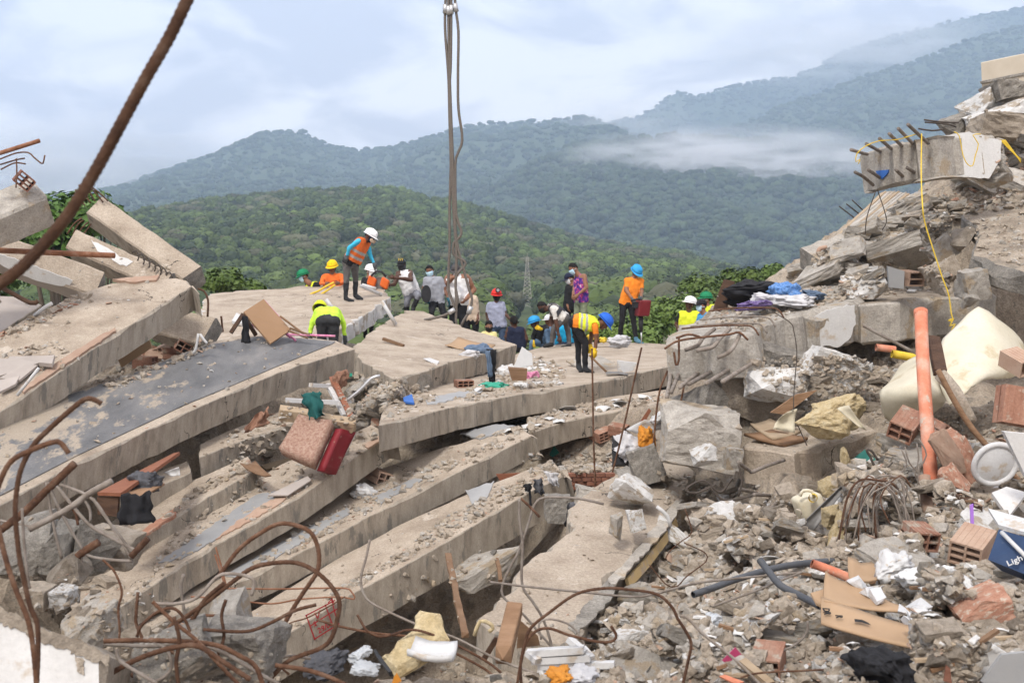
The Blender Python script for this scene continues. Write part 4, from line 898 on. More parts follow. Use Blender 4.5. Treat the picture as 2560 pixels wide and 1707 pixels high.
    co, F2 = remesh(V, Fc, .0155)
    co = np.array([(Vector(c) + Vector((noise.noise(Vector(c) * 13), noise.noise(Vector(c) * 13 + Vector((5, 0, 0))), noise.noise(Vector(c) * 9 + Vector((0, 7, 0))))) * (.013 if (Vector(c) - hd).length > .17 else .001)) for c in co])   # folds in the cloth
    # which part of the body each face belongs to
    cen = np.array([co[list(f)].mean(0) for f in F2]); best = np.full(len(F2), 1e9); lab = np.zeros(len(F2), int); tt = np.zeros(len(F2))
    names = [b[0] for b in bones] + ['head']
    for k, (nm, a, b, ra, rb) in enumerate(bones):
        a_, b_ = np.array(a), np.array(b); ab = b_ - a_; t = np.clip(((cen - a_) @ ab) / max(ab @ ab, 1e-9), 0, 1); d = np.linalg.norm(cen - a_ - t[:, None] * ab, axis=1) / (ra + (rb - ra) * t)
        u = d < best; best[u] = d[u]; lab[u] = k; tt[u] = t[u]
    hq = np.linalg.norm((cen - np.array(hd)) / .105, axis=1); u = (hq < best) | (hq < 1.12); lab[u] = len(bones)
    mats = {}; order = []
    def mid(k, m):
        if k not in mats: mats[k] = len(order); order.append(m)
        return mats[k]
    upper = upper or torso; mi = []
    shd = np.array(shc); spn = np.array(spine); up_t = (cen - shd) @ spn
    for i in range(len(F2)):
        nm = names[lab[i]]; t = tt[i]
        if nm == 'torso':
            if tank and (up_t[i] > -.02) and abs((cen[i] - shd) @ np.array(sxn)) > .085: k = mid('skin', SK[skin])
            else: k = mid('torso', W_[torso])
        elif nm == 'hips': k = mid('leg', W_[leg])
        elif nm in ('neck', 'head'): k = mid('skin', SK[skin])
        elif nm == 'uarm': k = mid('upper', W_[upper]) if (sleeve == 'long' or (sleeve == 'short' and t < .72)) else mid('skin', SK[skin])
        elif nm == 'farm': k = mid('upper', W_[upper]) if sleeve == 'long' and t < .9 else (mid('glove', W_[glove]) if glove and t > .8 else mid('skin', SK[skin]))
        elif nm == 'thigh': k = mid('leg', W_[leg])
        elif nm == 'shin': k = mid('boot', W_[foot]) if (boots and t > .22) or t > .93 else (mid('skin', SK[skin]) if short_leg else mid('leg', W_[leg]))
        else: k = mid('boot', W_[foot])
        mi.append(k)
    VV = [tuple(c) for c in co]; FF = list(F2)
    for q in 'lr':
        f = J['w' + q] - J['e' + q]; pn = (shc.lerp(pel, .5) - J['w' + q]); pn = pn if pn.length > .05 else Vector((0, -1, 0))
        hv_, hf_ = hand_geo(J['w' + q], f, pn, 1.08 if glove else 1.0); b = len(VV); VV += [tuple(v) for v in hv_]; FF += [tuple(i + b for i in g) for g in hf_]
        mi += [mid('glove', W_[glove]) if glove else mid('skin', SK[skin])] * len(hf_)
    o = new_obj('person', VV, FF, order, None, True, mi); tag(o, label, 'person')
    # things worn
    for sg in (-1, 1):
        e = ellipsoid(hd + R_ * .031 * sg + face * .088 + U_ * .018, R_ * .012, face * .010, U_ * .008, 8, 5); new_obj('eye', e[0], e[1], M['eye'], o, True)
    if hair:
        g = shell(hd + U_ * .017, R_ * .086, face * .106, U_ * .124, lambda x, y, z: z > .18 + .62 * y, .014); new_obj('hair', g[0], g[1], W_['hair'], o, True)
    if hat == 'helmet':
        m_ = MB(); c = hd + U_ * .045
        g = shell(c, R_ * .118, face * .142, U_ * .122, lambda x, y, z: z > -.08, .012, 24, 16); m_.add(*g)
        V2 = []; F3 = []; n = 28                  # brim
        for k in range(n):
            a = 2 * math.pi * k / n; x, y = math.cos(a), math.sin(a); e = .016 + .042 * max(0, y) ** 2
            V2 += [c + R_ * x * .114 + face * y * .138 - U_ * .004, c + R_ * x * (.116 + e) + face * y * (.140 + e) - U_ * (.014 + .012 * max(0, y)), c + R_ * x * (.116 + e) + face * y * (.140 + e) - U_ * (.021 + .012 * max(0, y)), c + R_ * x * .112 + face * y * .136 - U_ * .016]
        for k in range(n):
            q = ((k + 1) % n) * 4; r_ = k * 4
            for a in range(4): F3.append((r_ + a, q + a, q + (a + 1) % 4, r_ + (a + 1) % 4))
        m_.add(V2, F3)
        h = m_.build('helmet', W_[hatc], o, True)
        rg = MB()
        for xx in (-.035, 0, .035):
            rg.add(*tube_geo([c + R_ * xx + face * .142 * math.sin(a) * .985 + U_ * .122 * math.cos(a) * (1 - abs(xx) * 1.4) for a in np.linspace(-1.1, 1.1, 9)], .009, 6))
        rg.build('helmet_ridge', W_[hatc], h, True)
        st = tube_geo([hd + R_ * .083 * math.cos(a) - U_ * (.02 + .085 * math.sin(a)) + face * .035 for a in np.linspace(0, math.pi, 9)], .006, 5); new_obj('chin_strap', st[0], st[1], W_['black'], h, True)
    elif hat in ('cap', 'bucket'):
        c = hd + U_ * .04
        g = shell(c, R_ * .094, face * .112, U_ * .103, lambda x, y, z: z > -.1, .01, 22, 14); h = new_obj('cap', g[0], g[1], W_[hatc], o, True)
        V2 = []; F3 = []; n = 10
        if hat == 'cap':
            for k in range(n + 1):
                a = math.pi * (.12 + .76 * k / n); x, y = math.cos(a), math.sin(a)
                for e, dz in ((0, 0), (.075 * y ** .5, -.02), (.075 * y ** .5, -.026), (0, -.008)): V2.append(c + R_ * x * (.093 + e * .3) + face * (y * .108 + e) + U_ * (dz - .004))
            for k in range(n):
                for a in range(4): F3.append((k * 4 + a, (k + 1) * 4 + a, (k + 1) * 4 + (a + 1) % 4, k * 4 + (a + 1) % 4))
        else:
            n = 22
            for k in range(n):
                a = 2 * math.pi * k / n; x, y = math.cos(a), math.sin(a)
                for e, dz in ((0, 0), (.05, -.035), (.05, -.042), (0, -.008)): V2.append(c + R_ * x * (.092 + e) + face * y * (.11 + e) + U_ * dz)
            for k in range(n):
                q = (k + 1) % n
                for a in range(4): F3.append((k * 4 + a, q * 4 + a, q * 4 + (a + 1) % 4, k * 4 + (a + 1) % 4))
        new_obj('visor' if hat == 'cap' else 'brim', V2, F3, W_[hatc], h, True)
    if mask:
        top_ = .10 if mask != 'scarf' else .12
        g = shell(hd - U_ * .012 + face * .006, R_ * .086, face * .114, U_ * .122, (lambda x, y, z: y > .30 and -.80 < z < .10) if mask != 'scarf' else (lambda x, y, z: y > -.2 and -.98 < z < .12), .006, 22, 16)
        mk = new_obj('face_mask' if mask != 'scarf' else 'scarf', g[0], g[1], W_[maskc], o, True)
        if mask == 'respirator':
            for sg in (-1, 1):
                g = tube_geo([hd - U_ * .04 + face * .085 + R_ * .035 * sg, hd - U_ * .055 + face * .125 + R_ * .075 * sg], .036, 12); new_obj('filter', g[0], g[1], W_['beige'], mk)
        else:
            st = tube_geo([hd - U_ * .02 + R_ * .09 * math.cos(a) + face * .1 * math.sin(a) for a in np.linspace(-.3, math.pi + .3, 11)], .004, 4)
            new_obj('ear_loop', st[0], st[1], W_[maskc], mk)
    if vest:
        co_ = np.array(co); tor = [i for i in range(len(F2)) if names[lab[i]] in ('torso',) and up_t[i] < .075 and ((cen[i] - np.array(pel)) @ spn) > (.04 if vest != 'crop' else .15)]
        if vest == 'harness': tor = [i for i in tor if (abs(abs((cen[i] - shd) @ np.array(sxn)) - .085) < .03 and up_t[i] > -.30) or abs(up_t[i] + .16) < .04]
        vn = np.zeros_like(co_)
        for i, f in enumerate(F2):
            a, b, c = co_[f[0]], co_[f[1]], co_[f[2]]; n = np.cross(b - a, c - a); vn[list(f)] += n
        vn /= np.maximum(np.linalg.norm(vn, axis=1), 1e-9)[:, None]
        used = sorted({q for i in tor for q in F2[i]}); mp_ = {u: k for k, u in enumerate(used)}; n = len(used)
        Vv = [tuple(co_[u] + vn[u] * .017) for u in used] + [tuple(co_[u] + vn[u] * .002) for u in used]; Fv = []; mv = []
        L0 = float((np.array(shc) - np.array(pel)) @ spn)
        for i in tor:
            h_ = float((cen[i] - np.array(pel)) @ spn) / max(L0, .1)
            Fv.append(tuple(mp_[q] for q in F2[i])); mv.append(1 if vest != 'harness' and (.22 < h_ < .34 or .48 < h_ < .60) else 0)
        ec = {}
        for f in Fv:
            for a, b in zip(f, f[1:] + f[:1]): ec[(a, b)] = 1
        for (a, b) in list(ec):
            if (b, a) not in ec: Fv.append((b, a, n + a, n + b)); mv.append(0)
        new_obj('harness' if vest == 'harness' else 'vest', Vv, Fv, [W_[vestc], W_['stripe']], o, True, mv)
    o['_J'] = 1; del o['_J']
    return o, J
def feet_depth(px, py, dflt):
    h, n = hit(px, py); return h.y if h is not None and abs(h.y - dflt) < 8 else dflt
LFT, RGT, CAM_, AWY, DN = Vector((-1, 0, 0)), Vector((1, 0, 0)), Vector((0, -1, 0)), Vector((0, 1, 0)), Vector((0, 0, -1))
person('man in green helmet and blue mask with yellow strap at far left', 28.4, dict(head=(759, 691), neck=(773, 703), sl=(769, 715, .15), sr=(794, 712, -.1), pel=(784, 764)), LFT + DN * .35 + CAM_ * .3, 'a', 'black', 'short', hat='helmet', hatc='h_green', mask='s', maskc='pale_mask', vest='harness', vestc='hivis')
person('man in yellow helmet and orange overalls leaning on the slab', 28.4, dict(head=(831, 668), neck=(831, 683), sl=(809, 692), sr=(854, 690), el=(803, 709, -.2), er=(857, 707, -.2), wl=(816, 709, -.45), wr=(846, 708, -.45), pel=(832, 744)), CAM_ + LFT * .3 + DN * .25, 'b', 'orange', 'long', leg='orange', hat='helmet', hatc='h_yellow', mask=None)
D3 = feet_depth(868, 752, 26.5)
person('standing man in white helmet, orange vest and rubber boots', D3, dict(head=(924, 591), neck=(911, 599), sl=(897, 602, -.22), sr=(918, 607, .2), el=(874, 618, -.3), wl=(867, 640, -.25), er=(925, 637, .2), wr=(935, 660, .1), pel=(877, 655), hl=(868, 658, -.1), hr=(886, 658, .1), kl=(866, 697, -.1), kr=(889, 695, .1), al=(864, 741, -.1), ar=(888, 735, .12), tl=(872, 744, -.12), tr=(895, 738, .1)), RGT + DN * .55 + CAM_ * .35, 'c', 'black', 'long', upper='cyan', leg='grey_pant', boots=True, glove='glove_grey', hat='helmet', hatc='h_white', mask='respirator', maskc='navy', vest='v', vestc='orange')
person('crouching man in white helmet with face shield behind the saw', 28.3, dict(head=(926, 679), neck=(922, 691), sl=(910, 699, .1), sr=(934, 699, -.1), el=(915, 716), wl=(938, 714, -.3), er=(942, 712), wr=(955, 706, -.4), pel=(920, 742)), RGT + CAM_ * .7 + DN * .2, 'a', 'black', 'long', hat='helmet', hatc='h_white', mask='s', maskc='white_mask')
person('man in black cap, dark scarf and white tank top raising one boot', 28.2, dict(head=(1005, 664), neck=(1008, 679), sl=(995, 685, -.05), sr=(1026, 681, 0), el=(986, 712, -.15), wl=(975, 712, -.35), er=(1028, 700, -.3), wr=(986, 694, -.45), pel=(1031, 730), hl=(1021, 735), hr=(1040, 733), kl=(1017, 757, -.1), al=(1016, 795), kr=(1046, 741, -.42), ar=(1034, 768, -.35), tr=(1031, 773, -.5)), CAM_ + LFT * .5 + DN * .15, 'c', 'white', 'none', leg='trackpant', boots=True, build=1.08, hat='cap', hatc='cap_black', mask='scarf', maskc='scarf', tank=True, hair=True)
person('young man in grey printed t-shirt and pale blue mask', 28.0, dict(head=(1075, 678), neck=(1080, 690), sl=(1063, 699, -.05), sr=(1102, 698, 0), el=(1060, 722, -.05), wl=(1066, 745, -.25), er=(1113, 725), wr=(1121, 750, -.15), pel=(1092, 752), hl=(1083, 756), hr=(1101, 756), kl=(1079, 780, -.35), kr=(1112, 792, -.2)), CAM_ + LFT * .35 + DN * .3, 'b', 'grey_tee', 'short', leg='black', glove='glove_teal', mask='s', maskc='pale_mask')
person('stout man in bucket hat and white tank top behind the cables', 28.3, dict(head=(1140, 675), neck=(1143, 687), sl=(1119, 694), sr=(1168, 694), el=(1114, 712, -.05), wl=(1134, 694, -.32), er=(1186, 724, .05), wr=(1164, 749, -.2), pel=(1144, 752), hl=(1133, 757), hr=(1156, 757)), CAM_ + DN * .5 + LFT * .15, 'a', 'white', 'none', leg='black', build=1.3, hat='bucket', hatc='cap_grey', mask='s', maskc='white_mask', tank=True)
person('person in beige shirt half hidden behind the stout man', 29.6, dict(head=(1168, 722), neck=(1171, 734), sl=(1163, 742), sr=(1189, 745), er=(1194, 770), pel=(1178, 800)), AWY + RGT * .3, 'b', 'beige', 'short', leg='black', hat='helmet', hatc='h_red')
person('man in red helmet with headlamp, black mask and blue grey t-shirt', 29.0, dict(head=(1241, 739), neck=(1241, 752), sl=(1222, 762), sr=(1257, 760), el=(1218, 788), wl=(1221, 806, -.1), er=(1263, 784), wr=(1275, 797, -.15), pel=(1244, 815)), CAM_ + RGT * .2 + DN * .1, 'c', 'bluegrey', 'short', leg='jeans', hat='helmet', hatc='h_red', mask='s', maskc='black_mask')
person('woman in black mask and yellow shirt peering over the centre slab', 27.6, dict(head=(1222, 816), neck=(1222, 827), sl=(1207, 835), sr=(1237, 836), pel=(1222, 880)), CAM_ + RGT * .3 + DN * .35, 'd', 'yellowtee', 'short', leg='jeans', mask='s', maskc='black_mask', headscale=.92)
person('man in sleeveless navy shirt sitting with his back turned', 26.8, dict(head=(1285, 805), neck=(1287, 815), sl=(1272, 823), sr=(1307, 824), el=(1265, 842), wl=(1270, 858, .2), er=(1316, 848), wr=(1312, 868, .2), pel=(1290, 868), kl=(1282, 876, .35), kr=(1304, 878, .35)), AWY + LFT * .2, 'c', 'navy', 'none', leg='black')
person('seated man in light blue helmet and black shirt with yellow gloves', 27.8, dict(head=(1337, 808), neck=(1347, 816), sl=(1339, 824, -.1), sr=(1366, 817, .15), el=(1332, 840, -.1), wl=(1333, 853, -.2), er=(1369, 828, -.1), wr=(1352, 822, -.3), pel=(1358, 855), hl=(1352, 857), hr=(1365, 857), kl=(1330, 857, -.2), al=(1327, 876, -.2), kr=(1368, 828, -.38), ar=(1372, 864, -.4)), LFT + DN * .25 + CAM_ * .5, 'c', 'black', 'long', leg='lightjeans', glove='glove_y', hat='helmet', hatc='h_blue')
person('person in white cap mostly hidden behind the bending man', 29.4, dict(head=(1372, 801), neck=(1375, 812), sl=(1362, 820), sr=(1390, 820), pel=(1376, 862)), LFT + CAM_ * .6, 'b', 'lightjeans', 'long', leg='jeans', hat='cap', hatc='cap_white')
person('man in white t-shirt with black chest harness bending to the slab', 27.0, dict(head=(1357, 768), neck=(1369, 767), sl=(1383, 773, -.18), sr=(1376, 765, .18), el=(1391, 808, -.22), wl=(1398, 843, -.2), er=(1380, 800, .2), wr=(1384, 830, .15), pel=(1409, 791), hl=(1408, 795, -.1), hr=(1413, 793, .1), kl=(1383, 824, -.12), al=(1379, 858, -.1), kr=(1420, 826, .12), ar=(1424, 862, .1)), LFT + DN * .9 + CAM_ * .3, 'c', 'offwhite', 'short', leg='grey_pant', mask='s', maskc='black_mask', vest='harness', vestc='grey_harness')
person('crouching person in bright cyan jacket behind the bending man', 27.9, dict(head=(1400, 812, .35), neck=(1402, 817, .2), sl=(1398, 820), sr=(1422, 820), el=(1397, 838), wl=(1399, 856), er=(1428, 840), wr=(1434, 858), pel=(1412, 858), kl=(1402, 864, .35), kr=(1424, 864, .35)), AWY + DN * .6, 'b', 'cyanj', 'long', leg='jeans', glove=None)
person('man in purple and red print tank top looking down', 27.8, dict(head=(1434, 672), neck=(1446, 682), sl=(1441, 692, .18), sr=(1461, 692, -.15), el=(1436, 718, .1), wl=(1433, 738, -.05), er=(1466, 719, -.22), wr=(1444, 738, -.3), pel=(1452, 748), hl=(1446, 753, .1), hr=(1459, 753, -.1), kl=(1441, 790, .05), kr=(1459, 792, -.1)), LFT + DN * .6 + CAM_ * .25, 'a', 'tank_print', 'none', leg='khaki', mask='s', maskc='pale_mask', tank=True)
person('man in dark cap, white mask and black t-shirt beside the print tank top', 28.8, dict(head=(1424, 697), neck=(1429, 709), sl=(1419, 718), sr=(1441, 718), el=(1415, 744), wl=(1419, 765, -.1), pel=(1430, 770)), LFT + DN * .4 + CAM_ * .3, 'a', 'black', 'short', leg='black', hat='cap', hatc='navy', mask='s', maskc='white_mask')
D18 = feet_depth(1463, 930, 22.5)
person('man in yellow striped vest and blue helmet bending with a shovel', D18, dict(head=(1508, 806), neck=(1494, 805), sl=(1487, 814, -.2), sr=(1487, 806, .2), el=(1491, 842, -.2), wl=(1487, 876, -.2), er=(1478, 842, .2), wr=(1476, 868, .05), pel=(1440, 801), hl=(1436, 806, -.1), hr=(1437, 804, .1), kl=(1463, 858, -.12), kr=(1446, 858, .12), al=(1463, 917, -.12), ar=(1446, 910, .12), tl=(1478, 925, -.14), tr=(1452, 920, .0)), RGT + DN * 1.1 + CAM_ * .1, 'b', 'tee_orange', 'short', leg='black', foot='boot', glove='glove_y', hat='helmet', hatc='h_royal', vest='v', vestc='hivis')
D19 = feet_depth(1572, 858, 27.3)
person('driller in orange t-shirt, light blue helmet and black trousers', D19, dict(head=(1590, 680), neck=(1586, 693), sl=(1568, 700), sr=(1603, 702), el=(1566, 726, -.1), wl=(1582, 750, -.35), er=(1604, 728, -.05), wr=(1602, 748, -.35), pel=(1568, 754), hl=(1559, 758), hr=(1578, 758), kl=(1555, 802, -.1), kr=(1584, 804, -.05), al=(1549, 844), ar=(1590, 846, -.1), tl=(1554, 851, -.2), tr=(1604, 852, -.15)), CAM_ + RGT * .45 + DN * .75, 'a', 'tee_orange', 'short', leg='black', foot='shoe_blue', glove='glove_grey', hat='helmet', hatc='h_blue', mask=None, fit=1.15)
person('bearded man in white helmet and open yellow vest looking up', 27.0, dict(head=(1725, 760), neck=(1722, 774), sl=(1700, 786), sr=(1744, 786), el=(1691, 812), wl=(1700, 836, -.1), pel=(1722, 850)), LFT + CAM_ * .5 + Vector((0, 0, .25)), 'c', 'black', 'short', leg='black', hat='helmet', hatc='h_white', vest='crop', vestc='hivis')
person('man in black cap and pale blue mask right of the white helmet', 25.6, dict(head=(1754, 765), neck=(1760, 778), sl=(1749, 790, .1), sr=(1777, 788, -.1), pel=(1764, 850)), LFT + CAM_ * .3, 'a', 'blue_tee', 'short', leg='jeans', hat='cap', hatc='cap_black', mask='s', maskc='pale_mask')
person('man in dark green helmet and yellow vest at the right', 27.6, dict(head=(1765, 748), neck=(1768, 760), sl=(1756, 770), sr=(1788, 770), pel=(1772, 830)), LFT + AWY * .3 + CAM_ * .2, 'a', 'orange', 'short', leg='black', hat='helmet', hatc='h_green', mask='s', maskc='white_mask', vest='v', vestc='hivis')
D23 = 20.6
person('bent man in neon green long sleeved shirt and black jeans seen from behind', D23, dict(head=(800, 775, .62), neck=(808, 774, .50), sl=(793, 779, .42), sr=(844, 780, .42), el=(780, 808, .38), wl=(775, 836, .34), er=(858, 806, .38), wr=(862, 842, .34), pel=(819, 797, .05), hl=(804, 803), hr=(834, 803), kl=(806, 868, .05), kr=(834, 868, .05), al=(806, 925, .1), ar=(834, 925, .1)), AWY + DN * .8, 'b', 'neon', 'long', leg='blackjean', glove='glove_grey', hat='helmet', hatc='hivis', build=1.08, up=(0, .7, .5))
# ------------------------------------------------------------------ nearer trees, valley wood, pylon
def tree(name, label, base, top, R, n, leaf, m, seed, flat=.8, group=None):
    r = random.Random(seed); base = Vector(base); top = Vector(top); H = (top - base).length
    root = empty(name, base, label, 'tree' if 'tree' in name else 'bush', group)
    lob = []
    for k in range(9):
        a = r.uniform(0, 6.28); q = r.uniform(.15, .75); lob.append((top + Vector((math.cos(a) * R * q, math.sin(a) * R * q, r.uniform(-.35, .35) * R * flat)), R * r.uniform(.32, .52)))
    lob.append((top, R * .55))
    V, Fc = crown_geo(n, leaf, lob, r)
    new_obj('crown', V, Fc, m, root)
    mb = MB(); mb.add(*tube_geo([base, base.lerp(top, .45) + Vector((.2, .1, 0)), top], [R * .10, R * .075, R * .02], 8)); new_obj('trunk', mb.v, mb.f, M['bark'], root, True)
    for c, q in lob[:6]:
        g = tube_geo([base.lerp(top, .55) + Vector((.15, .08, 0)), base.lerp(top, .75).lerp(c, .5), c], [R * .045, R * .03, R * .008], 6); new_obj('limb', g[0], g[1], M['bark'], root, True)
    return root
def tr(name, label, px, py, d, R, n, leaf, m, seed, flat=.8, zb=-9.0, group=None):
    t = P(px, py, d); tree(name, label, (t.x - .2, t.y + .3, zb), t, R, n, leaf, M[m], seed, flat, group)
tr('broadleaf_tree', 'dark green broadleaf tree behind the leaning columns at left', 130, 590, 33, 1.9, 6500, .105, 'mango', 1)
tr('broadleaf_tree', 'broadleaf tree top between the leaning columns and the hill', 250, 545, 34.5, .95, 2800, .105, 'mango', 2)
tr('broadleaf_tree', 'leafy tree low at the left edge under the grey beam end', -10, 690, 31, 1.3, 3000, .105, 'mango', 3)
tr('broadleaf_bush', 'round green bush right of the tall leaning column', 545, 712, 35, .78, 2600, .085, 'bush', 4, .6)
tr('broadleaf_bush', 'low green bush peeking over the slab left of the green helmet', 620, 732, 35.5, .6, 1800, .085, 'bush', 5, .5)
BU = 'bushes behind the driller'
for k, (px, py, d, R, lab) in enumerate([(1475, 830, 37, .75, 'small bush behind the bent man in the yellow vest'), (1545, 850, 36, .7, 'low bush behind the driller\'s feet'), (1640, 815, 38, .95, 'broad bush just right of the driller'), (1700, 775, 39.5, .95, 'taller bush behind the man in white helmet looking up'), (1775, 735, 40.5, .95, 'bush behind the dark green helmet at right'), (1860, 705, 41, .8, 'bush above the black bag at the foot of the right heap'), (1925, 690, 42, .6, 'small bush at the lower end of the right heap'), (1600, 855, 36.5, .7, 'bush filling the gap under the drill')]):
    tr('broadleaf_bush', lab, px, py, d, R, 2300, .075, 'bush', 20 + k, .75)
val_meshes = [proto(10, 950, .052, M['leafA']), proto(11, 950, .052, M['leafD']), proto(12, 900, .055, M['leafB']), proto(13, 700, .05, M['leafC'])]
vp = []; rv = random.Random(9)
for _ in range(1500):
    y = rv.uniform(75, 240); x = rv.uniform(-.62, .55) * y
    if abs(CX + F * x / y - 1318) < 20 + 3200 * 5 / y * .8 and y > 120: continue
    vp.append((x, y, -14 + rv.uniform(0, 2.0) + max(0, (y - 150)) * .02))
forest('valley_wood', 'scrubby trees filling the valley between the ruin and the hill', vp, rng.uniform(4.0, 7.0, len(vp)), [rv.choice([0, 1, 2, 0, 1, 3, 0]) for _ in vp], val_meshes)

hb_ = BVHTree.FromPolygons([v.co for v in h1.data.vertices], [tuple(p.vertices) for p in h1.data.polygons]); hr_ = hb_.ray_cast(Vector((0, 0, 0)), ray(1318, 766).normalized(), 2000.0)
pd = hr_[0].y if hr_[0] is not None else 400.0; pb = P(1318, 770, pd - 6); pt = P(1318, 643, pd - 6); pyl = empty('pylon', (pb.x, pb.y, pb.z), 'tall lattice power pylon standing on the green hillside', 'pylon'); Hh = pt.z - pb.z; ks = Hh / 21.0
def pw(t): return (1.75 * (1 - t) ** 1.25 + .42) * ks
M['pylon'] = mat('pylon_steel', [(0.30, 0.28, 0.24), (0.36, 0.34, 0.30)], 3, .6)
cs = [(-1, -1), (1, -1), (1, 1), (-1, 1)]
for sx, sy in cs:
    g = tube_geo([pb + Vector((sx * pw(t), sy * pw(t), t * Hh)) for t in np.linspace(0, 1, 9)], .13 * ks, 4); new_obj('leg', g[0], g[1], M['pylon'], pyl)
mb = MB(); lv = [0, .1, .2, .29, .37, .45, .52, .59, .66, .73, .8, .87, .94, 1]
for a, b in zip(lv[:-1], lv[1:]):
    for k in range(4):
        (x0, y0), (x1, y1) = cs[k], cs[(k + 1) % 4]
        q = lambda x, y, t: pb + Vector((x * pw(t), y * pw(t), t * Hh))
        mb.add(*tube_geo([q(x0, y0, a), q(x1, y1, b)], .08 * ks, 4)); mb.add(*tube_geo([q(x1, y1, a), q(x0, y0, b)], .08 * ks, 4)); mb.add(*tube_geo([q(x0, y0, b), q(x1, y1, b)], .08 * ks, 4))
mb.build('bracing', M['pylon'], pyl); g = tube_geo([pt, pt + Vector((0, 0, 1.6 * ks))], .1 * ks, 4); new_obj('mast', g[0], g[1], M['pylon'], pyl)

# ------------------------------------------------------------------ rebar, pipes, cables
def rod(label, pts, d, r, m='rust', name='rebar', parent=None, cat='rebar', step=.06, rib=.0, n=8, group=None, smooth_=True, sharp=False):
    pw_ = [P(q[0], q[1], q[2] if len(q) > 2 else d) for q in pts]
    path = pw_ if sharp else smooth_path(pw_, step)
    g = tube_geo(path, r, n, rib=rib, ribstep=2)
    o = new_obj(name, g[0], g[1], M[m], parent, smooth_)
    if parent is None: tag(o, label, cat, group)
    return o
rod('thick out of focus rusty bar crossing the upper left corner', [(500, -60), (478, -20), (425, 90), (365, 195), (300, 315), (240, 425), (175, 530), (110, 610), (40, 680), (-60, 745)], 2.6, .0118, step=.007, rib=.13, n=10)
rod('rusty bar rising at the left edge and hooking right over the screed slab', [(253, 1009), (236, 999), (212, 998), (169, 1031), (120, 1075), (84, 1112), (54, 1169), (41, 1231), (39, 1300), (49, 1395), (57, 1432), (74, 1511), (93, 1560), (95, 1634), (90, 1740)], 3.6, .0072, 'rust', step=.009, rib=.13)
rod('second rusty hook bar at the left edge, bent lower', [(172, 1133), (152, 1107), (133, 1105), (90, 1120), (35, 1147), (8, 1185), (-12, 1250), (-5, 1315), (16, 1402), (41, 1476), (71, 1552), (84, 1629), (94, 1740)], 3.5, .0072, 'rust', step=.009, rib=.13)
rod('thin dusty bar standing left of the grey boulders', [(55, 1270), (60, 1350), (68, 1430), (74, 1470)], 5.0, .006, 'rebar_grey', step=.012, rib=.08)
cg = empty('rebar_cage', P(190, 1420, 7.2), 'crushed cage of dusty grey rebar and stirrups at lower left', 'rebar cage')
for nm, pts, r, m in [('main_bar', [(2, 1324), (60, 1280), (120, 1222), (187, 1158)], .021, 'rust'), ('main_bar', [(74, 1322), (170, 1272), (225, 1232), (280, 1202)], .018, 'rebar_grey'), ('main_bar', [(175, 1406), (210, 1378), (247, 1354)], .021, 'rust'), ('main_bar', [(328, 1390), (370, 1345)], .019, 'rust'),
        ('stirrup', [(116, 1205), (126, 1270), (140, 1340), (154, 1396)], .0085, 'rebar_grey'), ('stirrup', [(120, 1202), (140, 1255), (175, 1320), (207, 1374)], .009, 'rebar_grey'), ('stirrup', [(142, 1214), (180, 1262), (226, 1313), (290, 1350), (347, 1380)], .010, 'rebar_grey'), ('stirrup', [(150, 1210), (226, 1243), (270, 1300), (330, 1398)], .009, 'rebar_grey'), ('stirrup', [(212, 1250), (225, 1275), (226, 1304)], .008, 'rebar_grey'),
        ('stirrup', [(208, 1377), (232, 1392), (290, 1400), (332, 1402)], .009, 'rebar_grey'), ('stirrup', [(232, 1246), (262, 1290), (300, 1340), (328, 1376), (348, 1382)], .0085, 'rebar_grey'), ('stirrup', [(175, 1262), (190, 1285), (195, 1312)], .008, 'rust'), ('stirrup', [(205, 1390), (200, 1450), (196, 1520)], .007, 'rebar_grey'), ('stirrup', [(0, 1300), (50, 1310), (95, 1320)], .006, 'rebar_grey')]:
    rod(None, pts, 7.1, r, m, nm, cg, step=.02, rib=.08)
